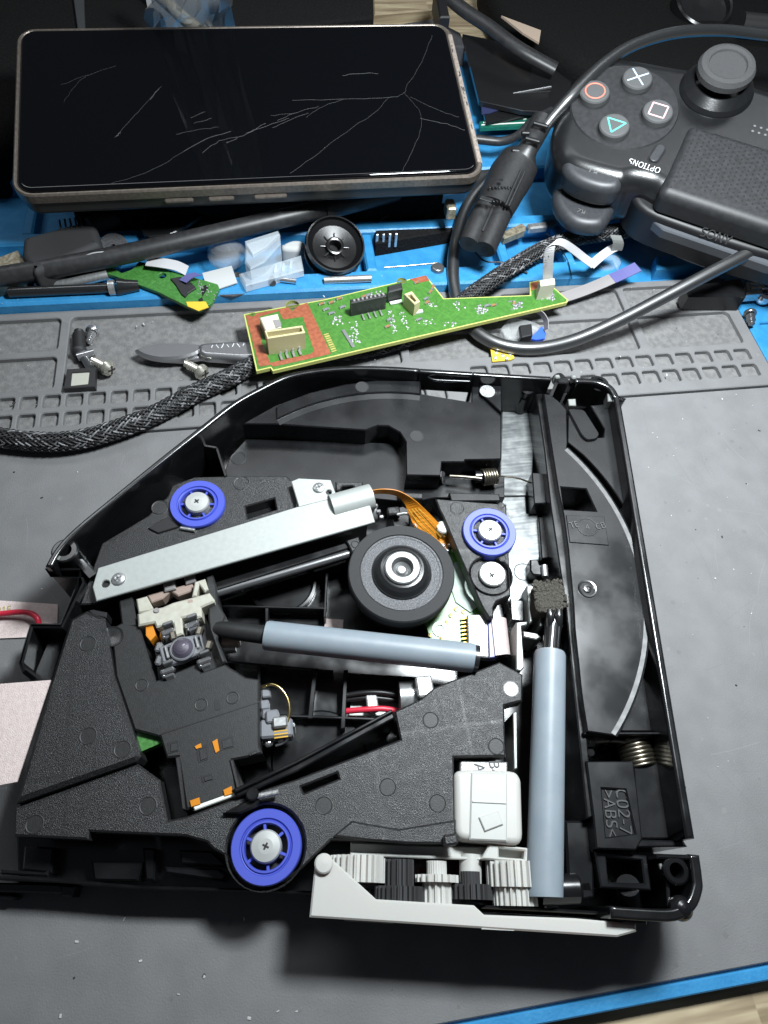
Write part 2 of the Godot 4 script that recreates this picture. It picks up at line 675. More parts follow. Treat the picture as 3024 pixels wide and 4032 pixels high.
	k = mat("nylon_cream", lin(0.6, 0.59, 0.53), 0.45)
	k.subsurf_scatter_enabled = true
	k.subsurf_scatter_strength = 0.1
	k = mat("actuator_cream", white, 0.5)
	tiled(k, 16.0, grain(33, 0.03, lin(0.36, 0.35, 0.29), lin(0.42, 0.41, 0.35), 1.4, 256, 3))
	mat("actuator_pink", lin(0.3, 0.225, 0.19), 0.5)
	k = mat("tube_blue", white, 0.42, 0.0, 0.4)
	k.subsurf_scatter_enabled = true
	k.subsurf_scatter_strength = 0.12
	tiled(k, 40.0, grain(83, 0.02, lin(0.185, 0.222, 0.252), lin(0.215, 0.25, 0.28), 1.7, 256, 6))
	mat("roller_blue", lin(0.044, 0.066, 0.40), 0.45)
	k = mat("foam", white, 0.95, 0.0, 0.2)
	tiled(k, 9.0, grain(35, 0.14, lin(0.03, 0.028, 0.025), lin(0.2, 0.185, 0.16), 2.6, 256, 4), bumps(36, 0.16, 14.0, 256, 2), 1.0)
	k = mat("board_green", white, 0.38, 0.0, 0.5)
	tiled(k, 26.0, traces(41, lin(0.035, 0.125, 0.018), lin(0.062, 0.185, 0.03)))
	k = mat("board_dark_green", white, 0.4, 0.0, 0.5)
	tiled(k, 20.0, traces(42, lin(0.03, 0.12, 0.02), lin(0.06, 0.2, 0.045)))
	k = mat("board_teal", white, 0.35, 0.0, 0.5)
	tiled(k, 20.0, traces(43, lin(0.005, 0.08, 0.055), lin(0.012, 0.13, 0.085)))
	mat("board_edge", lin(0.4, 0.42, 0.12), 0.55)
	k = mat("copper_red", white, 0.45)
	tiled(k, 20.0, grain(44, 0.04, lin(0.22, 0.06, 0.028), lin(0.3, 0.09, 0.042), 1.8, 256, 4))
	mat("connector_cream", lin(0.5, 0.445, 0.25), 0.42)
	mat("connector_pale", lin(0.48, 0.47, 0.37), 0.42)
	mat("chip_black", lin(0.018, 0.018, 0.019), 0.5)
	mat("resist_brown", lin(0.25, 0.12, 0.05), 0.5)
	mat("silk_white", lin(0.7, 0.72, 0.68), 0.6)
	mat("print_gold", lin(0.35, 0.3, 0.08), 0.5)
	mat("kapton", lin(0.55, 0.2, 0.015), 0.3)
	mat("kapton_brown", lin(0.16, 0.06, 0.02), 0.35)
	mat("gold_trace", lin(0.6, 0.36, 0.06), 0.35, 0.6)
	mat("ribbon_white", lin(0.44, 0.44, 0.45), 0.45)
	mat("ribbon_grey", lin(0.23, 0.215, 0.215), 0.45)
	mat("ribbon_violet", lin(0.1, 0.1, 0.26), 0.4)
	mat("ribbon_blue", lin(0.03, 0.1, 0.62), 0.4)
	k = mat("paper_pink", white, 0.8, 0.0, 0.3)
	tiled(k, 18.0, grain(46, 0.05, lin(0.54, 0.45, 0.435), lin(0.62, 0.525, 0.505), 1.5, 256, 4), bumps(47, 0.2, 5.0, 256, 2), 0.3)
	mat("wire_red", lin(0.5, 0.02, 0.045), 0.4)
	mat("wire_black", lin(0.012, 0.012, 0.013), 0.4)
	k = mat("tape_green", white, 0.5)
	tiled(k, 12.0, grain(48, 0.05, lin(0.2, 0.27, 0.225), lin(0.26, 0.33, 0.28), 1.4, 128, 3))
	# phone, controller, cables
	mat("screen_glass", lin(0.0012, 0.0014, 0.002), 0.04, 0.0, 0.55)
	k = mat("phone_edge", white, 0.5, 0.1)
	tiled(k, 20.0, grain(52, 0.05, lin(0.18, 0.15, 0.125), lin(0.29, 0.245, 0.215), 1.8, 256, 5))
	k = mat("phone_frame", white, 0.36, 0.5)
	tiled(k, 20.0, grain(51, 0.05, lin(0.10, 0.084, 0.07), lin(0.16, 0.135, 0.115), 1.5, 256, 5))
	mat("phone_side", lin(0.035, 0.034, 0.033), 0.38, 0.3)
	mat("crack_white", lin(0.075, 0.075, 0.074), 0.5)
	k = mat("pad_shell", white, 0.28, 0.0, 0.5)
	tiled(k, 30.0, grain(53, 0.03, lin(0.007, 0.0073, 0.008), lin(0.010, 0.0104, 0.0114), 1.4, 256, 4), bumps(54, 0.3, 3.0, 256, 2), 0.08)
	k = mat("pad_face", white, 0.55, 0.0, 0.5)
	tiled(k, 26.0, grain(55, 0.04, lin(0.010, 0.0103, 0.0113), lin(0.022, 0.0227, 0.0248), 1.8, 256, 6), bumps(56, 0.3, 3.0, 256, 2), 0.1)
	k = mat("stick_rubber", white, 0.85, 0.0, 0.4)
	tiled(k, 9.0, grain(57, 0.16, lin(0.035, 0.035, 0.036), lin(0.09, 0.09, 0.092), 1.9, 256, 3), bumps(58, 0.2, 9.0, 256, 2), 0.6)
	mat("pad_button", lin(0.075, 0.077, 0.078), 0.45)
	k = mat("pad_trigger", white, 0.45)
	tiled(k, 20.0, grain(59, 0.05, lin(0.022, 0.0235, 0.0265), lin(0.034, 0.036, 0.041), 1.6, 256, 4))
	mat("light_strip", lin(0.07, 0.075, 0.085), 0.35)
	mat("symbol_red", lin(0.8, 0.2, 0.14), 0.5)
	mat("symbol_blue", lin(0.55, 0.68, 0.85), 0.5)
	mat("symbol_pink", lin(0.85, 0.5, 0.52), 0.5)
	mat("symbol_green", lin(0.12, 0.72, 0.55), 0.5)
	mat("print_white", lin(0.6, 0.6, 0.62), 0.6)
	mat("print_grey", lin(0.13, 0.13, 0.135), 0.6)
	mat("emboss_black", lin(0.03, 0.03, 0.031), 0.45)
	mat("cable_gloss", lin(0.012, 0.0124, 0.013), 0.24, 0.0, 0.8)
	k = mat("cord_jacket", lin(0.014, 0.0145, 0.0155), 0.4, 0.0, 1.0)
	k.clearcoat_enabled = true
	k.clearcoat = 1.0
	k.clearcoat_roughness = 0.3
	k = mat("cable_matte", white, 0.42, 0.0, 0.5)
	tiled(k, 18.0, grain(61, 0.05, lin(0.016, 0.016, 0.017), lin(0.03, 0.03, 0.031), 1.6, 128, 3))
	k = mat("plug_black", white, 0.42, 0.0, 0.5)
	tiled(k, 14.0, grain(62, 0.06, lin(0.013, 0.013, 0.0135), lin(0.022, 0.022, 0.0228), 1.6, 128, 4), bumps(63, 0.3, 3.0, 128, 2), 0.1)
	mat("braid_black", lin(0.016, 0.016, 0.017), 0.5)
	mat("braid_grey", lin(0.16, 0.16, 0.165), 0.45)
	k = mat("old_metal", white, 0.5, 0.6)
	tiled(k, 16.0, grain(64, 0.06, lin(0.22, 0.19, 0.13), lin(0.42, 0.38, 0.29), 2.0, 128, 4))
	# loose bits
	k = mat("frosted", lin(0.6, 0.66, 0.7), 0.35)
	k.transparency = BaseMaterial3D.TRANSPARENCY_ALPHA
	k.albedo_color.a = 0.34
	k = mat("clear_plastic", lin(0.8, 0.82, 0.83), 0.08)
	k.transparency = BaseMaterial3D.TRANSPARENCY_ALPHA
	k.albedo_color.a = 0.14
	k = mat("bag_plastic", lin(0.5, 0.52, 0.54), 0.2)
	k.transparency = BaseMaterial3D.TRANSPARENCY_ALPHA
	k.albedo_color.a = 0.7
	mat("cord_cream", lin(0.42, 0.4, 0.33), 0.5)
	k = mat("felt_grey", white, 0.95)
	tiled(k, 10.0, grain(66, 0.1, lin(0.03, 0.03, 0.033), lin(0.075, 0.075, 0.08), 1.8, 128, 3))
	k = mat("cloth_black", white, 0.9, 0.0, 0.3)
	tiled(k, 16.0, grain(67, 0.08, lin(0.003, 0.003, 0.003), lin(0.007, 0.0065, 0.0065), 1.6, 128, 3), bumps(68, 0.1, 6.0, 128, 2), 0.4)
	mat("card_brown", lin(0.4, 0.31, 0.24), 0.7)
	mat("smoke_black", lin(0.01, 0.01, 0.0105), 0.2)
	mat("film_violet", lin(0.03, 0.035, 0.09), 0.25)
	mat("pad_shiny", lin(0.27, 0.28, 0.27), 0.4, 0.6)
	mat("hub_steel", lin(0.4, 0.41, 0.4), 0.38, 0.35)
	k = mat("label_silver", white, 0.4, 0.3)
	tiled(k, 8.0, grain(69, 0.1, lin(0.2, 0.2, 0.2), lin(0.42, 0.425, 0.425), 2.2, 128, 3))
	mat("tissue", lin(0.42, 0.43, 0.43), 0.85)
	k = mat("lens_glass", lin(0.09, 0.075, 0.11), 0.03, 0.3, 1.0)
	k.clearcoat_enabled = true
	k.clearcoat = 1.0
	k = mat("lamp_white", lin(0.7, 0.7, 0.7), 0.5)
	k = mat("lamp_glow", Color(1, 1, 1), 0.6)
	k.emission_enabled = true
	k.emission = Color(0.955, 0.985, 1.0)
	k.emission_energy_multiplier = 1.5
	mat("speck_white", lin(0.42, 0.42, 0.41), 0.5)
	mat("speck_dark", lin(0.02, 0.02, 0.02), 0.6)
	mat("speck_gold", lin(0.5, 0.4, 0.15), 0.4)


# silicone with smears, nicks and knife marks
func used_mat() -> ImageTexture:
	var f := FastNoiseLite.new()
	f.seed = 3
	f.frequency = 0.012
	f.fractal_octaves = 8
	var src := f.get_seamless_image(1024, 1024)
	var im := Image.create(1024, 1024, false, Image.FORMAT_RGB8)
	var r := RandomNumberGenerator.new()
	r.seed = 29
	for y in 1024:
		for x in 1024:
			var k := clampf((src.get_pixel(x, y).r - 0.5) * 1.6 + 0.5, 0, 1)
			im.set_pixel(x, y, lin(0.142, 0.142, 0.144).lerp(lin(0.162, 0.162, 0.164), k))
	for i in 90:
		var at := Vector2(r.randf() * 1024, r.randf() * 1024)
		var d := Vector2.from_angle(r.randf() * TAU)
		var bend := r.randf_range(-0.006, 0.006)
		var tone := lin(0.12, 0.12, 0.122) if r.randf() < 0.55 else lin(0.21, 0.21, 0.212)
		var a := r.randf_range(0.25, 0.7)
		for s in r.randi_range(12, 120):
			var x := posmod(int(at.x), 1024); var y := posmod(int(at.y), 1024)
			im.set_pixel(x, y, im.get_pixel(x, y).lerp(tone, a))
			at += d
			d = d.rotated(bend)
	for i in 160:
		var c := Vector2i(r.randi_range(0, 1023), r.randi_range(0, 1023))
		var q := r.randi_range(1, 5)
		var tone := lin(0.11, 0.11, 0.11) if r.randf() < 0.5 else lin(0.2, 0.2, 0.195)
		for y in range(-q, q + 1):
			for x in range(-q, q + 1):
				if x * x + y * y <= q * q - r.randi_range(0, q * 2):
					var u := posmod(c.x + x, 1024); var v := posmod(c.y + y, 1024)
					im.set_pixel(u, v, im.get_pixel(u, v).lerp(tone, 0.4))
	return ImageTexture.create_from_image(im)

func wood_grain() -> ImageTexture:
	var f := FastNoiseLite.new()
	f.seed = 71
	f.frequency = 0.02
	f.fractal_octaves = 4
	var im := Image.create(256, 256, false, Image.FORMAT_RGB8)
	for y in 256:
		for x in 256:
			var a := f.get_noise_2d(x * 0.25, y * 3.0)
			var b := f.get_noise_2d(x * 0.6 + 400, y * 8.0)
			im.set_pixel(x, y, lin(0.2, 0.15, 0.09).lerp(lin(0.46, 0.38, 0.25), clampf(0.5 + a * 0.9 + b * 0.5, 0, 1)))
	return ImageTexture.create_from_image(im)

func streaks(seed_: int, lo: Color, hi: Color) -> ImageTexture:
	var f := FastNoiseLite.new()
	f.seed = seed_
	f.frequency = 0.02
	f.fractal_octaves = 4
	var im := Image.create(256, 256, false, Image.FORMAT_RGB8)
	for y in 256:
		for x in 256:
			var a := f.get_noise_2d(x * 0.35, y * 4.0)
			var b := f.get_noise_2d(x * 1.2 + 300, y * 1.2)
			im.set_pixel(x, y, lo.lerp(hi, clampf(0.5 + a * 1.1 + b * 0.8, 0, 1)))
	return ImageTexture.create_from_image(im)

# solder mask with copper tracks showing through it
func traces(seed_: int, lo: Color, hi: Color) -> ImageTexture:
	var r := RandomNumberGenerator.new()
	r.seed = seed_
	var f := FastNoiseLite.new()
	f.seed = seed_
	f.frequency = 0.025
	var im := Image.create(512, 512, false, Image.FORMAT_RGB8)
	for y in 512:
		for x in 512:
			im.set_pixel(x, y, lo.lerp(hi, clampf(0.55 + f.get_noise_2d(x, y) * 0.7, 0, 1)))
	for i in 34:
		var x := r.randi_range(0, 511); var y := r.randi_range(0, 511)
		var c := lo.lerp(hi, r.randf_range(0.0, 0.35)) if r.randf() < 0.6 else hi
		var w := r.randi_range(3, 6)
		for leg in 3:
			var d: Vector2i = [Vector2i(1, 0), Vector2i(0, 1), Vector2i(1, 1), Vector2i(1, -1)][r.randi_range(0, 3)]
			for s in r.randi_range(20, 130):
				for a in w:
					for b in w:
						im.set_pixel(posmod(x + a, 512), posmod(y + b, 512), c)
				x += d.x; y += d.y
	return ImageTexture.create_from_image(im)


# ---------------------------------------------------------------- bench and mat
func bench() -> void:
	setting("bench_top", S().prism(rect(-420, -640, 520, 190), -30, -4), m.wood)


func work_mat() -> void:
	var o := thing("repair_mat", "blue silicone repair mat with grey working area and moulded parts trays", "work mat", Vector3(40, -4, -100))
	# blue body under everything, with the grey area let into it
	part("mat_body", S().prism(rect(-210, -360, 230, 27.2, 5.0), -4, -1.2, 0.5), m.blue_mat, o)
	part("front_border", S().prism(rect(-210, 24.6, 230, 27.2), -1.2, 0.5, 0.3), m.blue_mat, o)
	part("grey_panel", S().prism(rect(-205, -135.35, 225, 24.1), -1.2, 0, 0.25), m.grey_mat, o)
	# raised grey strip with its pockets
	var holes := []
	var pockets := []
	for row in [[-152.3, -147.2], [-145.1, -139.6]]:
		for i in 21:
			var x := -89.9 + i * 6.86 + (0.9 if row[0] > -150 else 0.0) * 0.0
			pockets.append(rect(x, row[0], x + 5.3, row[1], 0.9, 3))
		for i in 14:
			var x := 62.6 + i * 7.5
			if x + 5.9 < 168.6:
				pockets.append(rect(x, row[0] - 0.5, x + 5.9, row[1] - 0.5, 1.0, 3))
	# wide compartments
	for q in [[-118, -186.2, -73.6, -171.2], [-118, -168.6, -73.4, -154.6], [-70.6, -186.2, -2, -154.6],
			[1, -186.2, 40, -156], [43, -186.2, 78, -172], [43, -169, 78, -156.5],
			[81, -186.6, 126.5, -174.4], [129, -186.6, 165, -174.4], [81, -171.6, 126.2, -155.6], [129.6, -171.6, 166.2, -155.6]]:
		pockets.append(rect(q[0], q[1], q[2], q[3], 1.8, 3))
	for p in pockets:
		holes.append(p)
	part("pocket_strip", S().prism(rect(-205, -189.4, 170.6, -135.6, 1.0), -1.2, 1.0, 0.3, holes, false), m.grey_mat, o)
	for p in pockets:
		part("pocket", S().prism(p, -1.19, -0.75, 0.0), m.grey_pocket, o)
	# blue ledge and trays behind the strip
	part("tray_ledge", S().prism(rect(-205, -198.5, 128, -189.6, 0.0), -1.2, 4.6, 0.8), m.blue_mat, o)
	part("tray_ledge", S().prism(pl([143.6, -191.9, 165.2, -193.6, 159.1, -200.1, 145.8, -199.1]), -1.2, 4.4, 0.6), m.blue_mat, o)
	part("tray_rib", S().prism(rect(-205, -225, 150, -219, 0.0), -1.2, 5.4, 0.8), m.blue_mat, o)
	for x in [-60.0, 33.0, 84.0, 109.0]:
		part("tray_divider", S().prism(rect(x, -218.6, x + 4, -198.7), -1.2, 4.4, 0.7), m.blue_mat, o)
	part("tray_rib", S().prism(rect(-205, -262, 220, -256, 0.0), -1.2, 5.0, 0.8), m.blue_mat, o)
	for x in [-90.0, 40.0, 120.0]:
		part("tray_divider", S().prism(rect(x, -255.6, x + 4, -225.4), -1.2, 4.4, 0.7), m.blue_mat, o)
	# blue side border with shallow wells
	var wells := []
	for i in 4:
		wells.append(rect(176, -165.0 + i * 11, 190, -156.0 + i * 11, 1.2, 3))
	part("side_border", S().prism(rect(171.2, -189.2, 224, -134.9), -1.2, 0.8, 0.4, wells, false), m.blue_mat, o)
	for w in wells:
		part("well", S().prism(w, -1.19, -0.6), m.blue_mat, o)


# ---------------------------------------------------------------- the disc drive
# a strip of width w on the inner side (w > 0: to the right of the walking direction) of a line
func band(p: PackedVector2Array, w: float) -> PackedVector2Array:
	var o := p.duplicate()
	var back := PackedVector2Array()
	for i in p.size():
		var d := (p[mini(i + 1, p.size() - 1)] - p[maxi(i - 1, 0)]).normalized()
		back.append(p[i] + Vector2(-d.y, d.x) * w)
	back.reverse()
	o.append_array(back)
	return o

func dimple(o: Node, at: Vector3, r: float, material: Material, called := "ejector_mark") -> void:
	part(called, S().lathe([Vector2(r, -0.3), Vector2(r, 0.06), Vector2(r - 0.12, 0.1), Vector2(r - 0.3, 0.02), Vector2(0.01, 0.02)], Transform3D(Basis(), at), 20), material, o)

func cross_cut(at: Vector3, r: float, yaw: float) -> Shape:
	var s := S()
	for a in [0.0, PI / 2]:
		s.block(at, Vector3(r * 1.05, 0.5, r * 0.3), 0.1, Basis(Vector3.UP, yaw + a))
	return s

func screw_head(o: Node, at: Vector3, r: float, yaw: float, material: Material, called := "screw") -> void:
	var s := part(called, S().lathe([Vector2(r, -1.0), Vector2(r, 0.25), Vector2(r * 0.88, 0.55), Vector2(r * 0.5, 0.75), Vector2(0.01, 0.8)], Transform3D(Basis(), at), 24), material, o)
	part("cross_slot", cross_cut(at + Vector3(0, 0.62, 0), r, yaw), m.dark_chrome, s)

func roller(o: Node, at: Vector3, r: float, yaw: float) -> void:
	# rim, inner ring and hub of one blue wheel, with the steel screw through it
	var f := Transform3D(Basis(), at)
	var w := part("guide_roller", S().lathe([Vector2(r * 0.66, -3.5), Vector2(r, -3.5), Vector2(r, -0.5), Vector2(r * 0.97, -0.1), Vector2(r * 0.75, -0.15), Vector2(r * 0.72, -0.55), Vector2(r * 0.7, -0.6), Vector2(r * 0.67, -0.15), Vector2(r * 0.62, -0.15), Vector2(r * 0.6, -0.7), Vector2(r * 0.6, -3.5)], f, 48), m.roller_blue, o, "blue plastic guide roller with open spokes")
	for i in 6:
		var a := yaw + TAU * i / 6
		part("spoke", S().block(at + Vector3(cos(a) * r * 0.52, -1.2, sin(a) * r * 0.52), Vector3(r * 0.22, 1.2, r * 0.085), 0.1, Basis(Vector3.UP, -a)), m.roller_blue, w)
	part("well", S().lathe([Vector2(r * 0.62, -3.3), Vector2(0.01, -3.3)], f, 32), m.deep_black, w)
	part("hub", S().lathe([Vector2(r * 0.44, -3.4), Vector2(r * 0.44, 0.3), Vector2(r * 0.4, 0.75), Vector2(r * 0.2, 0.9), Vector2(0.01, 0.92)], f, 36), m.hub_steel, w)
	part("cross_slot", cross_cut(at + Vector3(0, 0.8, 0), r * 0.19, yaw + 0.5), m.speck_dark, w)

func disc_drive() -> void:
	var o := thing("disc_drive", "opened black optical disc drive with blue rollers and exposed laser sled", "disc drive", Vector3(20, 0, -60))
	var gloss: Material = m.gloss_black
	var matte: Material = m.matte_black
	var deck: Material = m.deck_black
	# ---- shell
	var foot := pl([-60.5, -79.4, -58.5, -84.1, -54.6, -89.2, -45.2, -98.2, -34.0, -108.7, -24.4, -117.4, -15.5, -125.3, -7.5, -130.3, 0.6, -134.3, 10.1, -135.8, 19.5, -135.9, 30.4, -134.8, 42.5, -132.7, 78.0, -126.8, 91.8, -124.7, 95.6, -121.8, 96.5, -117.5, 95.8, -112.4, 87.1, -65.3, 80.6, -31.0, 75.1, -1.7, 74.8, 1.6, 73.3, 7.2, 70.4, 10.4, 65.9, 11.7, 59.3, 10.8, 40.8, 6.3, 15.0, 1.2, -10.4, -4.2, -36.4, -8.5, -50.1, -11.1, -67.1, -14.0, -69.4, -29.3, -61.5, -30.9, -57.4, -50.8, -61.2, -50.8, -63.7, -54.5, -64.8, -57.0, -63.2, -66.2, -56.6, -65.2, -53.5, -75.6, -53.2, -78.7])
	part("base_plate", S().prism(foot, 0.1, 2.5, 0.4), gloss, o)
	var rim := curve2(pl([-60.5, -79.4, -58.5, -84.1, -54.6, -89.2, -45.2, -98.2, -34.0, -108.7, -24.4, -117.4, -15.5, -125.3, -7.5, -130.3, 0.6, -134.3, 10.1, -135.8, 19.5, -135.9, 30.4, -134.8, 39.3, -133.3]), 4)
	part("rim_wall", S().pillow(band(rim, 1.6), 2.5, 24, 0.6, 3), gloss, o, "curved glossy outer wall of the drive")
	# the wall bridges a low opening here; the mat shows through it
	part("wall_bridge", S().pillow(band(pl([39.3, -133.2, 46.6, -132.0, 54.9, -130.6]), 1.6), 16.2, 24, 0.6, 3), gloss, o)
	part("rim_wall", S().pillow(band(pl([55.0, -130.6, 67.0, -128.6, 78.0, -126.8]), 1.6), 2.5, 24, 0.6, 3), gloss, o)
	part("rim_wall", S().prism(band(pl([80.2, -126.9, 83.3, -126.5]), 2.2), 2.5, 23.0, 0.3), gloss, o)
	var rim2 := curve2(pl([84.9, -125.8, 91.8, -124.7, 95.6, -121.8, 96.5, -117.5, 95.8, -112.4, 87.1, -65.3, 80.6, -31.0, 75.1, -1.7]), 5)
	part("rim_wall", S().pillow(band(rim2, 2.0), 2.5, 24, 0.7, 3), gloss, o, "straight side wall of the drive with worn edge")
	for q in [Vector3(79.9, 23.0, -126.4), Vector3(84.9, 23.0, -125.8)]:
		part("clip", S().block(q, Vector3(1.6, 2.4, 1.4), 0.3), m.pad_shiny, o)
	part("clip_post", S().lathe([Vector2(2.1, -6), Vector2(2.1, 0), Vector2(1.6, 0.5), Vector2(0.01, 0.5)], along(Vector3(83.3, 20.0, -125.5), Vector3(0, 0.5, 1)), 20), m.deep_black, o)
	# boss at the left corner
	part("screw_boss", S().lathe([Vector2(3.2, -18), Vector2(3.2, 0), Vector2(2.8, 0.3), Vector2(1.7, 0.3), Vector2(1.5, -0.3), Vector2(1.4, -6), Vector2(0.01, -6)], Transform3D(Basis(), Vector3(-56.8, 22.5, -83.9)), 28), gloss, o)
	part("boss_rib", S().prism(pl([-56.5, -83.8, -55.2, -84.9, -50.2, -78.6, -51.7, -77.6]), 2.5, 19), gloss, o)
	part("corner_wall", S().prism(pl([-61.3, -80.4, -54.0, -79.7, -54.2, -76.6, -57.3, -66.1, -64.0, -67.1, -65.6, -57.8, -64.5, -55.2, -63.8, -55.9, -64.4, -57.6, -63.3, -65.8, -56.6, -64.9, -52.5, -76.1, -53.0, -77.7, -60.2, -78.7]), 2.5, 20, 0.4), gloss, o)
	part("side_block", S().prism(pl([-61.0, -69.8, -67.2, -69.7, -68.6, -60.7, -66.0, -55.9, -61.4, -55.4, -58.6, -64.1, -58.0, -70.0]), 2.5, 11, 0.4), deck, o)
	part("side_tab", S().prism(pl([-62.6, -69.2, -57.3, -69.8, -60.2, -54.6, -65.1, -54.6, -64.3, -58.4, -62.6, -63.9]), 2.5, 13, 0.4), deck, o)
	# front edge, lower left
	part("front_wall", S().prism(pl([-73.1, -16.3, -58.3, -13.9, -55.6, -13.1, -39.6, -9.6, -11.2, -4.9, -2.7, -3.3, -2.7, -2.6, -11.3, -4.2, -39.5, -8.9, -56.3, -12.5, -73.0, -15.6]), 2.5, 10, 0.3), gloss, o)
	part("front_step", S().prism(pl([-75.5, -15.5, -57.4, -12.5, -56.8, -11.1, -57.2, -10.7, -75.3, -13.7]), 0.1, 4.5, 0.3), gloss, o)
	part("front_tab", S().prism(pl([-57.2, -12.3, -54.2, -11.7, -54.8, -9.7, -57.2, -10.2]), 0.1, 5, 0.3), gloss, o)
	part("front_tab", S().prism(pl([-72.8, -13.0, -67.3, -12.0, -66.7, -11.4, -67.4, -11.0, -72.7, -12.1]), 0.1, 4, 0.3), gloss, o)
	for q in [pl([-64.9, -20.9, -58.7, -19.7, -58.7, -14.7, -64.8, -16.1]), pl([-50.7, -16.0, -39.9, -14.3, -40.8, -10.7, -49.9, -12.1]), pl([-40.0, -17.1, -37.2, -16.5, -37.3, -10.3, -39.2, -10.6])]:
		part("front_rib", S().prism(q, 2.5, 7.0, 0.4), deck, o)
	part("front_rail", S().prism(pl([-34.9, -12.5, -23.8, -10.7, -21.9, -9.2, -22.9, -8.1, -34.8, -11.3]), 2.5, 8.4, 0.4), deck, o)
	part("front_rail", S().prism(pl([-31.8, -15.4, -25.0, -14.2, -21.7, -10.7, -31.5, -12.6]), 2.5, 9.0, 0.4), deck, o)
	part("front_rail", S().prism(pl([-68.9, -16.8, -59.9, -15.0, -59.1, -15.3, -59.0, -14.1, -68.8, -15.9]), 2.5, 8, 0.3), deck, o)

	# ---- upper deck with the disc pocket
	var d19 := pl([-13.1, -121.3, -3.7, -127.0, 6.6, -130.9, 17.2, -133.3, 27.7, -134.0, 40.0, -132.8, 39.6, -127.6, 53.8, -123.2, 55.6, -130.5, 64.3, -128.7, 58.1, -102.1, 47.8, -102.9, 47.4, -102.2, 41.1, -102.8, 39.9, -98.3, 30.4, -99.5, 32.1, -110.7, 30.9, -114.1, 27.9, -116.7, 24.9, -117.1, 21.3, -115.8, -4.1, -120.3])
	part("upper_deck", S().prism(d19, 2.5, 19, 0.3), deck, o, "glossy black upper deck")
	var hub := Vector3(24.5, 20.0, -70.3)
	var c2 := Vector2(hub.x, hub.z)
	var cres := PackedVector2Array(pl([-3.4, -125.8, 6.6, -129.9, 17.0, -132.3, 27.5, -133.0, 39.8, -131.8]))
	var aa := (pl([38.9, -126.7])[0] - c2).angle(); var ab := (pl([-3.2, -120.6])[0] - c2).angle()
	var rr := (pl([38.9, -126.7])[0] - c2).length()
	for i in 15:
		var a: float = aa + (ab - aa) * i / 14
		cres.append(c2 + Vector2(cos(a), sin(a)) * rr)
	part("pocket_ledge", S().prism(cres, 18.9, 19.9, 0.3), deck, o)
	var bv := S()
	for i in 24:
		var p := aa + (ab - aa) * i / 24.0; var q := aa + (ab - aa) * (i + 1) / 24.0
		var x1 := Vector3(c2.x + cos(p) * (rr - 1.8), 19.05, c2.y + sin(p) * (rr - 1.8)); var x2 := Vector3(c2.x + cos(q) * (rr - 1.8), 19.05, c2.y + sin(q) * (rr - 1.8))
		var x3 := Vector3(c2.x + cos(q) * (rr + 0.1), 19.35, c2.y + sin(q) * (rr + 0.1)); var x4 := Vector3(c2.x + cos(p) * (rr + 0.1), 19.35, c2.y + sin(p) * (rr + 0.1))
		bv.quad(x2, x1, x4, x3)
	part("pocket_bevel", bv, deck, o)
	dimple(o, Vector3(22.1, 19.9, -130.9), 2.0, m.rubber_black)
	dimple(o, Vector3(35.5, 19.0, -112.3), 2.0, m.rubber_black)
	part("corner_flag", S().prism(pl([57.3, -128.4, 63.8, -127.5, 61.5, -117.5, 57.1, -124.9]), 18.9, 20.2, 0.25), deck, o)
	part("sticker", S().lathe([Vector2(2.3, 0), Vector2(2.3, 0.1), Vector2(0.01, 0.1)], Transform3D(Basis(), Vector3(59.0, 20.2, -125.7)), 24), m.label_silver, o, "round silver sticker")
	part("wall_hook", S().tube(curve(pt([41.9, 22.5, -133.5, 41.7, 22.0, -131.6, 42.6, 22.0, -130.3, 45.0, 22.0, -129.6, 53.8, 22.0, -128.4]), 4), 0.45, 8), deck, o)
	# sunken floor before it
	part("sunken_floor", S().prism(pl([-12.9, -121.1, 33.5, -115.0, 31.9, -104.9, 60.2, -100.5, 58.6, -93.6, 38.8, -95.6, 32.0, -94.8, 12.9, -99.0, 0.3, -104.2, -20.1, -108.2, -17.6, -115.5]), 2.5, 12, 0.2), deck, o)
	part("divider_rib", S().prism(pl([-21.0, -114.4, -20.3, -115.0, -18.1, -105.3, -18.8, -104.8]), 2.5, 17.5, 0.15), deck, o)
	part("divider_rib", S().prism(pl([-25.4, -116.7, -20.6, -115.2, -20.6, -114.4, -25.4, -115.9]), 2.5, 17.5, 0.15), deck, o)
	dimple(o, Vector3(-15.4, 12.0, -114.4), 2.2, m.sled_black)
	part("floor_clip", S().prism(pl([11.1, -101.7, 18.7, -100.7, 18.4, -99.2, 16.6, -98.9, 15.5, -99.9, 12.9, -99.9, 11.9, -98.5, 11.0, -98.9]), 12, 15.4, 0.3), matte, o)
	part("floor_clip", S().prism(pl([28.1, -97.1, 35.1, -96.0, 34.7, -94.2, 28.6, -95.1]), 12, 14.4, 0.3), matte, o)
	part("spring_seat", S().prism(pl([42.6, -96.0, 56.9, -94.2, 56.7, -91.8, 42.7, -93.2]), 12, 13.4, 0.3), deck, o)
	# torsion spring near the top channel
	var sp := part("torsion_spring", S().tube(curve(pt([43.2, 16.0, -99.8, 46.7, 16.5, -98.9, 51.7, 17.0, -97.5]), 4), 0.55, 8), m.spring_steel, o)
	for i in 6:
		var rp := PackedVector3Array()
		for j in 17:
			var a := TAU * j / 16
			rp.append(Vector3(52.8, 15.2, -99.0) + Vector3(i * 0.72 + cos(a) * 0.2, sin(a) * 2.1, cos(a) * 2.1))
		part("coil", S().tube(rp, 0.38, 6, false), m.spring_steel, sp)
	part("spring_leg", S().tube(curve(pt([55.8, 16.0, -98.3, 58.5, 15.0, -98.9, 63.1, 14.0, -98.4, 67.8, 12.0, -97.5]), 4), 0.3, 6), m.spring_steel, sp)
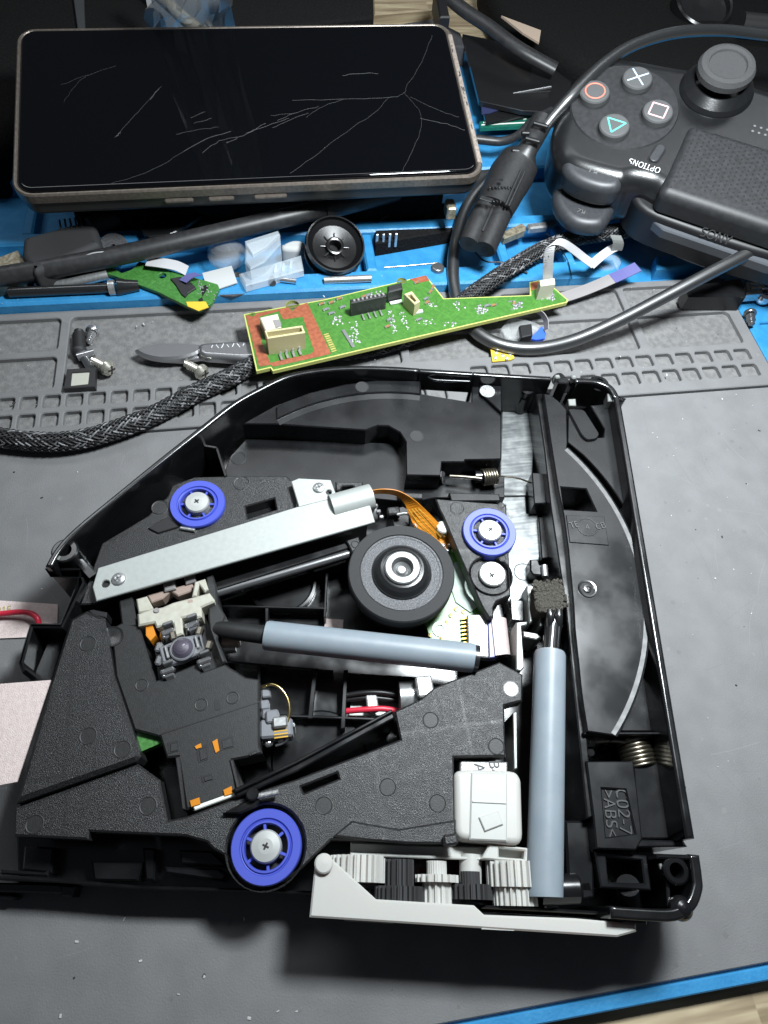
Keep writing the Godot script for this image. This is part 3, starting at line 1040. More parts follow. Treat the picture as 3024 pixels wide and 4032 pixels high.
	part("spring_pin", S().lathe([Vector2(1.7, -5), Vector2(1.7, 1), Vector2(1.4, 1.4), Vector2(0.01, 1.4)], along(Vector3(55.5, 15.2, -98.9), Vector3(1, 0, 0.1)), 18), deck, o)
	part("post", S().tube(pt([40.6, 18.0, -99.5, 41.9, 12.0, -100.8]), 0.9, 8), deck, o)

	# ---- right channel: bright slide plate, walls
	part("slide_plate", S().prism(pl([67.1, -129.1, 77.8, -127.2, 75.8, -124.3, 72.8, -111.3, 70.1, -102.3, 66.3, -95.5, 65.3, -90.1, 68.4, -89.2, 65.6, -75.9, 61.9, -70.3, 65.2, -67.9, 53.4, -62.4, 53.7, -77.6]), 2.5, 8, 0.3), m.slide_plate, o, "bright streaked slide plate")
	part("plate_lip", S().prism(pl([66.5, -128.8, 77.8, -127.0, 77.5, -125.9, 66.4, -127.7]), 7.9, 9.4, 0.2), m.slide_plate, o)
	part("plate_joint", S().prism(pl([59.6, -96.6, 66.6, -95.9, 66.5, -95.5, 59.5, -96.0]), 7.9, 8.4, 0.1), deck, o)
	part("channel_post", S().lathe([Vector2(1.8, -14), Vector2(1.8, -2), Vector2(1.4, -1.6), Vector2(1.4, 0), Vector2(2.0, 0.1), Vector2(2.0, 1.4), Vector2(0.01, 1.6)], Transform3D(Basis(), Vector3(72.3, 17.0, -127.1)), 22), gloss, o)
	part("channel_wall", S().prism(pl([74.6, -125.4, 76.7, -125.4, 74.0, -104.9, 71.7, -88.6, 66.5, -57.2, 61.0, -26.6, 57.2, -8.9, 55.7, -8.8, 58.7, -24.8, 64.6, -57.0, 68.4, -85.2, 71.6, -104.2]), 2.5, 18, 0.3), gloss, o)
	part("channel_block", S().prism(pl([67.6, -99.7, 71.3, -99.0, 69.2, -89.1, 65.6, -89.3]), 2.5, 14.5, 0.3), deck, o)
	part("channel_block", S().prism(pl([67.6, -87.5, 70.9, -87.2, 68.8, -74.5, 65.1, -74.4]), 2.5, 10, 0.3), deck, o)
	part("channel_clip", S().prism(pl([60.9, -73.5, 63.2, -73.4, 63.2, -71.8, 64.4, -71.2, 63.9, -68.2, 60.5, -68.9, 60.1, -70.3]), 2.5, 12.4, 0.4), gloss, o)
	part("clip_pin", S().tube(pt([64.0, 13.0, -70.9, 63.4, 13.0, -67.7]), 0.9, 10), m.steel, o)
	part("bright_pad", S().prism(pl([67.3, -72.8, 69.5, -72.3, 69.0, -69.4, 66.8, -69.8]), 8, 13, 0.2), m.label_silver, o)
	dimple(o, Vector3(59.6, 8.1, -71.9), 2.6, m.slide_plate)
	# ---- foam block and its seat
	part("foam_block", S().pillow(soften(pl([58.4, -64.2, 60.3, -64.6, 64.9, -63.7, 65.9, -62.6, 64.1, -56.4, 61.8, -55.7, 56.9, -56.5, 56.8, -58.8]), 0.8, 2), 9, 18.5, 1.2, 3), m.foam, o, "crumbly charcoal foam block")
	var grit := S()
	for i in 260:
		var gp := Vector3(61.3, 18.3, -60.3) + Vector3(rng.randf_range(-3.9, 3.9), 0, rng.randf_range(-4.2, 4.2))
		grit.block(gp, Vector3.ONE * rng.randf_range(0.3, 0.8), 0.1, Basis.from_euler(Vector3(rng.randf(), rng.randf() * 3.0, rng.randf())))
	part("foam_grit", grit, m.foam, o).set_meta("kind", "stuff")
	part("foam_seat", S().prism(pl([57.7, -65.6, 59.7, -65.7, 59.2, -64.5, 58.6, -64.1, 56.9, -55.8, 55.8, -55.3, 56.6, -60.9]), 2.5, 13.5, 0.3), m.pad_shiny, o)
	part("bracket_rail", S().prism(pl([52.5, -56.0, 55.4, -55.9, 55.1, -55.0, 53.6, -54.8, 51.7, -44.3, 50.6, -43.5, 49.5, -43.9]), 2.5, 13.5, 0.3), m.pad_shiny, o)
	part("bracket_rail", S().prism(pl([54.3, -54.2, 57.9, -53.1, 58.8, -51.8, 57.2, -51.5, 54.1, -52.6]), 2.5, 11.5, 0.3), m.pad_shiny, o)
	part("bracket_rail", S().prism(pl([46.7, -34.1, 47.7, -34.4, 44.7, -21.6, 43.9, -21.5]), 2.5, 12, 0.2), m.pad_shiny, o)
	part("bracket_plate", S().prism(pl([53.7, -64.0, 57.2, -63.0, 55.8, -57.4, 52.7, -58.1]), 2.5, 9.6, 0.2), deck, o)
	for q in [pl([58.7, -56.7, 59.5, -56.6, 59.0, -54.0, 58.1, -54.0]), pl([64.5, -56.0, 65.9, -55.5, 65.3, -53.1, 63.7, -53.2])]:
		part("axle_clip", S().prism(q, 2.5, 14, 0.2), m.pad_shiny, o)

	# ---- right deck inside the disc arc
	var R := 62.0
	var a0 := (pl([75.8, -102.0])[0] - c2).angle(); var a1 := (pl([65.2, -25.5])[0] - c2).angle()
	var right := pl([75.7, -123.3, 72.8, -103.3, 71.0, -90.2, 70.2, -81.6, 68.6, -71.6, 65.6, -56.3, 64.2, -50.5, 61.1, -33.9, 60.1, -26.1])
	var arc := PackedVector2Array()
	for i in 37:
		var a := a1 + (a0 - a1) * i / 36
		arc.append(c2 + Vector2(cos(a), sin(a)) * R)
	var dk := right.duplicate()
	for q in arc:
		dk.append(q)
	dk.append_array(pl([77.8, -104.3, 81.1, -116.7, 79.6, -120.0, 77.8, -122.6]))
	part("disc_deck", S().prism(dk, 8, 20.5, 0.3, [pl([72.0, -90.4, 78.8, -89.1, 79.5, -82.0, 70.9, -83.4])]), deck, o, "scuffed black deck beside the disc path")
	part("deck_well", S().prism(pl([72.0, -90.4, 78.8, -89.1, 79.5, -82.0, 70.9, -83.4]), 8.1, 10, 0.0), m.deep_black, o)
	# sloping ridge that follows the disc
	var rs := S()
	for i in 36:
		var p := a1 + (a0 - a1) * i / 36; var q := a1 + (a0 - a1) * (i + 1) / 36
		var e := func(a: float, r: float, y: float) -> Vector3: return Vector3(c2.x + cos(a) * r, y, c2.y + sin(a) * r)
		for s in [[60.8, 20.45, 62.0, 20.75], [62.0, 20.75, 62.5, 20.6], [62.5, 20.6, 62.7, 12.0]]:
			var x1: Vector3 = e.call(p, s[0], s[1]); var x2: Vector3 = e.call(q, s[0], s[1]); var x3: Vector3 = e.call(q, s[2], s[3]); var x4: Vector3 = e.call(p, s[2], s[3])
			rs.quad(x1, x2, x3, x4)
	part("arc_ridge", rs, m.worn_black, o, "worn curved ridge along the disc path")
	# deck outside the arc
	var outer := PackedVector2Array(pl([78.8, -106.1, 82.1, -116.8, 87.1, -117.0, 88.0, -106.8, 90.0, -106.8, 91.2, -109.7, 89.6, -118.6, 95.0, -118.8, 95.1, -115.6, 90.7, -91.3, 86.9, -69.1]))
	for i in 11:
		var a := -0.02 + (a0 + 0.06 + 0.02) * i / 10
		outer.append(c2 + Vector2(cos(a), sin(a)) * 65.4)
	part("outer_deck", S().prism(outer, 2.5, 19, 0.25), deck, o)
	part("tongue", S().prism(soften(pl([81.7, -117.6, 86.8, -116.8, 88.8, -107.4, 87.4, -105.8, 84.3, -105.6, 83.2, -107.5]), 1.2), 17, 19.8, 0.3), deck, o)
	part("outer_deck", S().prism(pl([84.6, -45.7, 80.8, -24.7, 70.1, -26.1, 76.8, -34.0, 81.4, -40.3]), 2.5, 15, 0.25), deck, o)
	part("edge_tab", S().prism(pl([94.1, -119.9, 95.5, -120.2, 95.2, -118.4, 96.7, -118.1, 96.2, -116.9, 93.3, -117.0]), 19, 22.5, 0.2), m.pad_shiny, o)
	part("edge_tab", S().prism(pl([83.1, -121.2, 85.5, -121.1, 84.9, -118.5, 82.7, -118.7]), 15, 19.6, 0.2), m.pad_shiny, o)
	part("lug", S().lathe([Vector2(3.0, -14), Vector2(3.0, 0), Vector2(2.5, 0.4), Vector2(1.6, 0.4), Vector2(1.4, -3), Vector2(0.01, -3)], Transform3D(Basis(), Vector3(93.3, 21.5, -124.7)), 24), gloss, o)
	part("lug_tab", S().block(Vector3(91.3, 21.0, -125.7), Vector3(2.0, 1.2, 1.6), 0.2), m.pad_shiny, o)
	part("corner_fill", S().prism(pl([79.3, -131.1, 98.4, -129.5, 99.1, -123.2, 91.6, -122.4, 84.8, -122.3, 81.3, -128.5]), 2.5, 13, 0.2), gloss, o)
	# moulded panel with its recycling emblem
	part("mark_panel", S().prism(pl([70.8, -81.5, 81.1, -80.0, 79.7, -71.4, 69.5, -73.4]), 20.3, 20.75, 0.15), deck, o)
	var eb := Vector3(75.5, 20.8, -77.3)
	var em := part("moulded_emblem", S().tube(PackedVector3Array(circle3(eb, 2.6, 28)), 0.13, 6, false), m.emboss_black, o)
	words("TE", 2.4, 0.16, m.emboss_black, em, Transform3D(Basis(Vector3.UP, 0.1) * Basis(Vector3.RIGHT, -PI / 2), Vector3(72.1, 20.9, -78.3)))
	words("CB", 2.4, 0.16, m.emboss_black, em, Transform3D(Basis(Vector3.UP, 0.1) * Basis(Vector3.RIGHT, -PI / 2), Vector3(79.1, 20.9, -77.2)))
	words("4", 2.0, 0.16, m.emboss_black, em, Transform3D(Basis(Vector3.UP, 0.1) * Basis(Vector3.RIGHT, -PI / 2), eb))
	# recessed screw post on the deck
	part("deck_post", S().lathe([Vector2(2.4, 0.0), Vector2(2.3, 0.25), Vector2(1.9, 0.2), Vector2(1.7, -0.5), Vector2(1.1, -0.5), Vector2(1.0, 0.35), Vector2(0.5, 0.4), Vector2(0.4, 0.1), Vector2(0.01, 0.1)], Transform3D(Basis(), Vector3(70.4, 20.6, -60.1)), 30), gloss, o)

	# ---- lower right: spring pit, label block, corner
	part("pit_wall", S().prism(pl([59.6, -26.3, 78.7, -23.9, 78.6, -23.3, 59.7, -25.7]), 2.5, 19.5, 0.2), deck, o)
	var sp2 := part("torsion_spring", S().tube(curve(pt([63.9, 14.0, -24.7, 67.3, 15.0, -24.3, 70.2, 16.0, -23.4]), 4), 0.5, 8), m.spring_steel, o)
	for i in 7:
		var rp2 := PackedVector3Array()
		for j in 27:
			var a := TAU * j / 26
			rp2.append(Vector3(73.2, 13.0, -23.9) + Vector3(cos(a) * 3.5, sin(a) * 3.5, i * 0.92 + a * 0.12))
		part("coil", S().tube(rp2, 0.42, 8, false), m.spring_steel, sp2)
	part("pit_post", S().tube(pt([61.4, 16.0, -22.2, 64.3, 8.0, -22.4]), 0.8, 8), gloss, o)
	part("block_step", S().prism(pl([70.8, -19.1, 79.0, -18.0, 74.7, -2.4, 66.6, -3.5]), 2.5, 15.5, 0.3), deck, o)
	part("label_block", S().prism(pl([58.6, -20.2, 69.3, -18.8, 68.3, -13.4, 66.1, -3.3, 64.0, -1.4, 55.6, -2.8, 56.8, -8.8]), 2.5, 19, 0.3, [pl([60.4, -14.2, 65.6, -13.2, 64.9, -4.5, 58.4, -4.7])]), deck, o)
	part("label_floor", S().prism(pl([60.2, -14.4, 65.9, -13.3, 65.0, -4.3, 58.2, -4.6]), 2.6, 18.3), deck, o)
	var face := Basis(Vector3.UP, -PI / 2 - 0.2) * Basis(Vector3.RIGHT, -PI / 2)
	words("C02-7", 3.6, 0.3, m.emboss_black, o, Transform3D(face, Vector3(63.9, 18.5, -9.1)), "moulded_text")
	words(">ABS<", 3.4, 0.3, m.emboss_black, o, Transform3D(face, Vector3(60.9, 18.5, -9.1)), "moulded_text")
	part("end_wall", S().prism(pl([64.7, -3.5, 75.4, -1.7, 75.8, -0.5, 64.8, -1.9]), 2.5, 18, 0.3), deck, o)
	part("open_frame", S().prism(pl([56.0, -2.5, 67.1, -0.1, 65.8, 6.3, 55.3, 4.3]), 2.5, 16.5, 0.3, [pl([58.2, -1.0, 65.6, 0.6, 64.7, 4.8, 57.2, 3.6])]), deck, o)
	part("frame_bar", S().tube(pt([61.7, 15.0, 4.7, 63.5, 9.0, 8.3]), 2.4, 14), deck, o)
	part("channel_cover", S().prism(pl([51.9, -9.3, 58.2, -8.4, 54.3, 5.2, 48.9, 4.1]), 2.5, 14.5, 0.5), deck, o)
	part("axle_end", S().lathe([Vector2(3.0, -4), Vector2(3.0, 4), Vector2(2.6, 4.6), Vector2(0.01, 4.6)], along(Vector3(46.9, 14.0, 3.4), Vector3(0.9, 0, 0.1)), 24), gloss, o)
	part("axle_tab", S().block(Vector3(52.1, 13.0, 4.3), Vector3(4, 3, 3), 0.3), deck, o)
	# corner frame
	part("corner_frame", S().pillow(band(curve2(pl([75.9, 1.3, 75.0, 5.3, 74.1, 7.7, 71.3, 10.6, 66.8, 11.9, 60.1, 10.9, 53.8, 9.6]), 4), 2.2), 2.5, 22, 0.6, 3), gloss, o)
	part("corner_frame", S().prism(pl([67.0, -0.2, 75.8, 1.3, 75.5, 2.2, 66.9, 0.7]), 2.5, 21.5, 0.3), gloss, o)
	part("corner_rib", S().prism(pl([70.3, 1.0, 71.2, 1.2, 70.6, 2.3, 69.8, 2.2]), 2.5, 19.5, 0.2), gloss, o)
	part("corner_rib", S().prism(pl([68.1, 5.1, 69.0, 5.3, 67.8, 8.8, 66.9, 9.4]), 2.5, 19.5, 0.2), gloss, o)
	part("corner_boss", S().lathe([Vector2(2.7, -18), Vector2(2.7, 0), Vector2(2.3, 0.35), Vector2(1.5, 0.35), Vector2(1.35, -0.2), Vector2(1.3, -9), Vector2(0.01, -9)], Transform3D(Basis(), Vector3(70.3, 21.0, 3.4)), 28), deck, o)
	part("boss_tab", S().block(Vector3(68.3, 19.5, 2.3), Vector3(1.4, 1, 1.2), 0.2), m.pad_shiny, o)
	part("ball_post", S().lathe(ball_profile(2.4), Transform3D(Basis(), Vector3(69.2, 20.0, 10.0)), 28), gloss, o)
	part("ball_stem", S().lathe([Vector2(2.2, -17), Vector2(2.2, 0)], Transform3D(Basis(), Vector3(69.3, 19.8, 10.0)), 24), gloss, o)
	part("bottom_rail", S().prism(pl([30.2, 4.8, 64.7, 11.4, 64.4, 12.4, 30.0, 5.8]), 2.5, 12.6, 0.3), gloss, o)
	part("bottom_rail", S().prism(pl([31.0, 4.0, 66.2, 10.7, 65.9, 11.3, 29.9, 4.5]), 2.5, 14.5, 0.3), gloss, o)

	# ---- chassis plates
	var upl := pl([-54.1, -71.7, -51.8, -81.1, -50.0, -88.1, -38.7, -95.1, -33.9, -100.5, -32.7, -103.9, -26.8, -106.0, -18.2, -105.4, -2.0, -103.8, 0.3, -100.2, 1.3, -94.2, 13.8, -85.8, -40.5, -77.1, -50.6, -71.4])
	part("chassis_plate", S().prism(upl, 13.2, 17, 0.35, [pl([-13.6, -95.2, -5.9, -97.0, -5.5, -93.5, -13.3, -91.5])]), matte, o, "grained black chassis plate under the bright rail cover")
	part("plate_pillar", S().prism(pl([-52.7, -77.7, -48.8, -89.1, -38.5, -96.4, -27.5, -104.1, -9.9, -103.8, -2.4, -101.5, -5.5, -92.9, -41.6, -83.0]), 2.5, 13.1), gloss, o)
	part("chassis_lip", S().prism(pl([-38.6, -91.0, -33.8, -93.9, -32.2, -92.3, -30.7, -90.5, -36.0, -89.2]), 16.8, 17.6, 0.2), m.deep_black, o)
	part("roller_axle", S().tube(pt([-30.3, 17.5, -90.1, -26.7, 17.5, -89.0]), 0.5, 8), m.steel, o)
	for q in [Vector3(-14.4, 17.0, -102.6), Vector3(-35.8, 17.0, -97.2)]:
		dimple(o, q, 2.2, matte)
	var rpl := pl([37.6, -92.4, 56.8, -88.6, 54.0, -73.9, 51.7, -62.0, 47.7, -60.8, 46.5, -59.3, 45.9, -56.6, 44.7, -56.8, 43.6, -60.1, 41.1, -73.0, 39.6, -81.2, 38.7, -86.4, 38.0, -89.2])
	part("chassis_plate", S().prism(rpl, 13.2, 17, 0.35, [ring(Vector3(47.7, 17.0, -68.0), 5.5, 28)]), matte, o, "grained black chassis plate with two steel screws")
	part("plate_pillar", S().prism(pl([40.4, -91.0, 56.7, -89.3, 51.5, -64.5, 47.6, -63.7, 44.4, -72.0]), 2.5, 13.1), gloss, o)
	dimple(o, Vector3(42.9, 17.0, -88.7), 2.0, matte)
	dimple(o, Vector3(55.3, 17.0, -88.3), 1.0, matte)
	dimple(o, Vector3(52.0, 17.0, -72.5), 1.0, matte)
	part("screw_recess", S().lathe([Vector2(5.6, 0), Vector2(5.4, 0.3), Vector2(0.01, 0.3)], Transform3D(Basis(), Vector3(48.5, 15.0, -68.9)), 30), matte, o)
	part("big_screw", S().lathe([Vector2(3.5, -1), Vector2(3.5, 0.9), Vector2(3.2, 1.3), Vector2(0.01, 1.4)], Transform3D(Basis(), Vector3(48.5, 15.4, -68.7)), 36), m.hub_steel, o)
	part("screw_slot", cross_cut(Vector3(48.1, 16.8, -68.1), 1.5, 0.4), m.speck_dark, o)
	# lower plate, wrapping the big roller
	var low := pl([-64.2, -27.6, -39.7, -33.2, -34.7, -29.1, -32.9, -20.7, -29.1, -20.9, -18.1, -23.3, -5.6, -25.3, 18.4, -30.7, 18.0, -37.1, 24.6, -39.2, 28.3, -41.5, 45.2, -45.6, 50.1, -41.9, 48.4, -35.7, 43.9, -35.2, 41.6, -24.0, 29.8, -25.3, 27.0, -8.9, 16.7, -9.8, 8.9, -11.0, 0.7, -12.3, -5.5, -8.0, -9.7, -5.8, -14.8, -5.9, -19.7, -9.1, -20.9, -12.2, -23.7, -14.0, -25.0, -15.5, -29.3, -17.2, -48.8, -20.7, -48.9, -19.2, -63.7, -21.9])
	part("chassis_plate", S().prism(low, 11.5, 16, 0.4, [pl([-4.7, -23.6, 3.4, -25.4, 3.7, -24.2, -4.2, -22.2]), ring(Vector3(-12.8, 16.0, -13.0), 8.1, 32)]), matte, o, "large grained black lower chassis plate")
	part("plate_pillar", S().prism(pl([-34.1, -19.7, -18.3, -22.2, 18.2, -30.4, 46.1, -44.7, 42.9, -26.1, 29.5, -25.8, 25.6, -10.6, 1.4, -13.9, -7.1, -8.8, -20.6, -12.4]), 2.5, 11.4), gloss, o)
	part("plate_pillar", S().prism(pl([-63.4, -27.4, -40.3, -32.0, -36.1, -22.8, -39.9, -20.5, -63.0, -23.6]), 2.5, 11.4), gloss, o)
	part("upper_shelf", S().prism(pl([1.2, -12.8, 5.4, -15.2, 14.9, -12.3, 27.4, -12.4, 26.6, -8.8, 25.5, -8.0, 16.3, -9.3, 8.8, -10.9]), 15.8, 18.2, 0.4), matte, o)
	part("shelf_foot", S().block(Vector3(25.3, 18.2, -8.7), Vector3(3.2, 3.2, 2.2), 0.5), matte, o)
	for q in [Vector3(14.1, 16.0, -21.1), Vector3(-0.1, 16.0, -19.2), Vector3(26.0, 16.0, -34.1), Vector3(39.9, 16.0, -26.4), Vector3(24.4, 16.0, -16.4), Vector3(-42.1, 18.5, -35.9), Vector3(-49.5, 18.5, -39.7), Vector3(-51.0, 18.5, -60.9), Vector3(-37.0, 16.0, -24.1), Vector3(-59.8, 16.0, -23.6)]:
		dimple(o, q, 1.9, m.sled_black)
	dimple(o, Vector3(46.4, 16.0, -38.8), 1.9, m.label_silver)
	# left wedge plate
	part("wedge_plate", S().prism(pl([-52.1, -69.5, -47.8, -67.2, -44.9, -52.8, -40.8, -41.3, -38.4, -34.1, -39.1, -33.2, -63.2, -27.9, -60.7, -41.4, -58.8, -52.9, -55.7, -67.6]), 11.5, 18.5, 0.9), matte, o, "grained black wedge plate at the open side")
	part("wedge_notch", S().prism(pl([-52.0, -69.7, -50.8, -69.9, -47.5, -68.8, -47.6, -67.3, -50.4, -68.3]), 13, 17.5, 0.2), m.deep_black, o)
	# rail ridge between sled and lower plate
	part("sled_rail", S().prism(pl([-19.3, -24.7, -5.2, -28.7, 17.2, -37.0, 17.7, -35.3, -5.0, -26.7, -18.2, -23.0]), 2.5, 17.6, 0.3), gloss, o)
	part("sled_rail", S().prism(pl([-18.7, -24.7, -5.2, -28.8, 17.1, -37.1, 17.3, -36.4, -5.1, -28.1, -18.4, -23.9]), 17.5, 18.6, 0.2), deck, o)

	# ---- three rollers
	roller(o, Vector3(-25.9, 18.5, -96.7), 7.2, 0.1)
	roller(o, Vector3(49.9, 18.5, -80.1), 7.2, 0.25)
	roller(o, Vector3(-12.7, 17.5, -12.8), 7.3, 0.5)
	part("roller_lever", S().prism(pl([-21.4, -20.3, -15.0, -22.7, -13.4, -21.9, -14.1, -20.7, -17.6, -19.7]), 16, 17.8, 0.4), gloss, o)
	part("lever_knob", S().lathe([Vector2(1.4, -2), Vector2(1.4, 0.6), Vector2(1.1, 0.9), Vector2(0.01, 0.9)], Transform3D(Basis(), Vector3(-14.9, 18.3, -23.1)), 18), gloss, o)
	part("lever_pin", S().tube(pt([-13.9, 18.2, -22.6, -9.5, 18.2, -22.9]), 0.55, 8), m.label_silver, o)

	# ---- bright rail cover with its motor bulge
	var cover := part("rail_cover", S().prism(pl([-49.6, -79.8, 0.4, -92.2, -1.0, -100.2, 1.1, -101.0, 9.6, -99.6, 10.7, -94.1, 17.5, -94.3, 18.9, -93.0, 19.8, -85.4, -49.5, -71.0, -50.6, -74.8]), 18.9, 19.7, 0.2, [ring(Vector3(-47.6, 19.7, -75.3), 1.0, 12), ring(Vector3(8.7, 19.7, -95.8), 0.8, 12)]), m.zinc_plate, o, "bare metal rail cover plate with rounded motor bulge")
	part("fold_line", S().prism(pl([0.5, -92.3, 10.6, -94.1, 10.6, -93.9, 0.5, -92.0]), 19.6, 19.9, 0.0), m.zinc_plate, cover)
	part("cover_support", S().prism(pl([-49.5, -78.6, -0.4, -90.7, 0.3, -100.0, 7.8, -99.3, 9.6, -93.2, 17.7, -93.1, 18.2, -87.3, -49.2, -73.0]), 2.5, 18.8), m.deep_black, cover)
	var mt := pt([9.0, 18.2, -91.7, 20.1, 18.2, -94.0])
	part("motor_bulge", S().tube(mt, 3.6, 24), m.zinc_plate, cover)
	screw_head(cover, Vector3(-44.5, 19.7, -76.1), 1.7, 0.6, m.steel)
	screw_head(cover, Vector3(6.2, 19.7, -97.3), 1.6, 0.2, m.steel)
	part("feed_motor", S().tube(pt([6.8, 13.0, -90.4, 20.9, 13.0, -92.8]), 3.4, 20), m.steel, o)
	for q in [[803,1076], [806,1090], [812,1104], [815,1120]]:
		pass
	for i in 4:
		var q := Vector3(20.4, 17.0, -93.4) + Vector3(1.2, -1.6, 2.4) * i * 0.55
		part("motor_terminal", S().block(q, Vector3(1.2, 1.6, 1.0), 0.2), m.chrome, o)
	part("guide_rod", S().tube(pt([-23.7, 13.0, -72.5, 14.3, 13.0, -80.6]), 1.15, 16), m.dark_chrome, o, "dark polished guide rod")
	part("guide_rail", S().prism(pl([-25.0, -74.7, 11.6, -82.9, 13.3, -81.3, -23.4, -72.5]), 8, 14.4, 0.3), gloss, o)
	part("rod_clamp", S().prism(pl([12.0, -83.0, 15.4, -83.8, 16.0, -78.5, 13.5, -77.8]), 2.5, 15.5, 0.3), matte, o)
	dimple(o, Vector3(14.2, 15.5, -81.5), 1.1, m.deep_black)
	part("rail_bracket", S().prism(pl([24.8, -92.5, 29.1, -93.4, 30.8, -91.9, 30.0, -86.8, 25.5, -86.6]), 2.5, 13, 0.4), gloss, o)
	part("rail_bracket", S().block(Vector3(25.9, 14.0, -90.8), Vector3(3.5, 3, 2.5), 0.4), matte, o)
	part("bent_pin", S().tube(curve(pt([26.6, 15.5, -89.3, 29.1, 15.8, -89.3, 30.3, 15.5, -88.3, 31.0, 15.0, -86.2, 31.7, 14.0, -84.1]), 4), 0.5, 8), m.steel, o)

	spindle(o)
	laser_sled(o)
	floor_ribs(o)
	drive_tubes(o)
	gear_train(o)


func circle3(c: Vector3, r: float, k: int) -> Array:
	var o := []
	for i in k + 1:
		var a := TAU * i / k
		o.append(c + Vector3(cos(a) * r, 0, sin(a) * r))
	return o

func ball_profile(r: float, k := 10) -> Array:
	var o := []
	for i in k + 1:
		var a := -PI / 2 + PI * i / k
		o.append(Vector2(maxf(cos(a) * r, 0.001), sin(a) * r))
	return o


func spindle(o: Node) -> void:
	# the small driver board below, then turntable, rubber ring and hub
	var b := part("driver_board", S().prism(pl([29.0, -65.1, 39.5, -81.7, 41.7, -82.9, 45.1, -62.2, 46.8, -58.6, 45.0, -50.7, 38.0, -51.8, 30.2, -54.9]), 9.5, 11.2, 0.1), m.board_green, o, "green spindle driver board")
	part("tape", S().prism(pl([40.4, -75.3, 42.9, -75.6, 45.3, -62.9, 41.8, -60.7, 38.6, -63.9, 38.0, -69.0]), 11.2, 11.6, 0.0), m.tape_green, b)
	part("board_screw_hole", S().lathe([Vector2(1.9, 0), Vector2(1.9, 0.3), Vector2(1.2, 0.35), Vector2(1.1, -0.6), Vector2(0.01, -0.6)], Transform3D(Basis(), Vector3(33.1, 11.3, -57.2)), 20), m.solder, b)
	for q in [Vector3(38.3, 11.3, -62.1), Vector3(36.6, 11.3, -60.5), Vector3(33.2, 11.3, -54.8), Vector3(30.4, 11.3, -55.9), Vector3(40.1, 11.3, -61.1), Vector3(35.2, 11.3, -58.7)]:
		part("solder_pad", S().lathe([Vector2(0.6, 0), Vector2(0.55, 0.25), Vector2(0.01, 0.35)], Transform3D(Basis(), q), 10), m.brass, b)
	var con := part("ribbon_connector", S().prism(pl([40.3, -59.2, 45.6, -58.9, 43.4, -47.6, 38.4, -48.7]), 11.2, 14, 0.3), m.label_silver, o, "flat silver ribbon connector")
	for i in 9:
		part("contact", S().block(Vector3(39.9, 12.0, -59.0) + Vector3(-0.15 * i, 0, 1.05 * i), Vector3(2.2, 0.5, 0.5), 0.1), m.gold_trace, con)
	part("locking_bar", S().prism(pl([45.2, -57.7, 47.6, -57.5, 45.5, -47.4, 43.3, -47.4]), 11.4, 14.4, 0.2), m.ribbon_violet, con)
	var rb := curve(pt([45.4, 14.8, -52.4, 46.8, 15.0, -52.4, 48.5, 14.0, -52.7, 50.1, 11.0, -53.4, 51.7, 6.0, -54.8]), 5)
	part("flat_ribbon", S().ribbon(rb, Vector3(-1.2, 0, 9.6), 0.25), m.paper_pink, o, "pinkish flat ribbon cable")
	var f := Transform3D(Basis(), Vector3(24.5, 20.0, -70.3))
	part("motor_can", S().lathe([Vector2(12.2, -9), Vector2(12.2, -3.4), Vector2(11.4, -3.2), Vector2(0.01, -3.2)], f, 48), m.deep_black, o)
	part("turntable", S().lathe([Vector2(10.4, -4.2), Vector2(13.3, -4.2), Vector2(13.5, -3.6), Vector2(13.5, -0.5), Vector2(13.2, 0.0), Vector2(10.6, 0.0), Vector2(10.5, -0.35)], f, 64), m.rubber_ring, o, "grey rubber disc seat ring")
	part("turntable_face", S().lathe([Vector2(10.5, -0.4), Vector2(10.3, -0.12), Vector2(9.9, -0.12), Vector2(9.7, -0.3), Vector2(7.6, -0.3), Vector2(7.5, -1.0)], f, 64), m.turntable_grey, o)
	part("hub_cone", S().lathe([Vector2(7.7, -1.0), Vector2(7.5, -0.4), Vector2(7.3, 0.5), Vector2(6.4, 1.6), Vector2(5.4, 2.2), Vector2(4.9, 2.3), Vector2(4.8, 1.9), Vector2(4.6, 1.9)], f, 56), m.cable_gloss, o, "glossy black centring hub")
	part("hub_cap", S().lathe([Vector2(4.7, 1.7), Vector2(4.6, 2.5), Vector2(4.2, 2.75), Vector2(2.8, 2.75), Vector2(2.6, 2.5), Vector2(2.2, 1.2), Vector2(1.5, 0.9), Vector2(1.4, 1.2), Vector2(1.2, 1.3), Vector2(0.9, 1.2), Vector2(0.01, 1.2)], f, 40), m.cap_steel, o, "bright steel hub cap")
	# amber flex cable beside it
	var fl := part("flex_cable", S().ribbon(curve(pt([16.0, 19.0, -94.1, 19.7, 20.5, -94.0, 23.3, 21.0, -93.7, 26.8, 20.5, -93.0, 29.6, 19.5, -91.0, 31.7, 17.5, -88.6, 34.5, 15.0, -84.7, 37.5, 12.5, -81.7, 39.2, 11.8, -79.6]), 5), curve(PackedVector3Array([Vector3(0.2, 2.2, 0.2), Vector3(0.2, 2.4, 0.2), Vector3(0.2, 2.6, 0.2), Vector3(0.6, 2.6, 0.2), Vector3(2.0, 2.4, 0.4), Vector3(4.0, 2.2, 0.0), Vector3(6.4, 1.0, -0.6), Vector3(4.8, 0.3, -1.6), Vector3(3.6, 0.0, -2.0)]), 5), 0.18), m.kapton, o, "translucent amber flex cable with copper tracks")
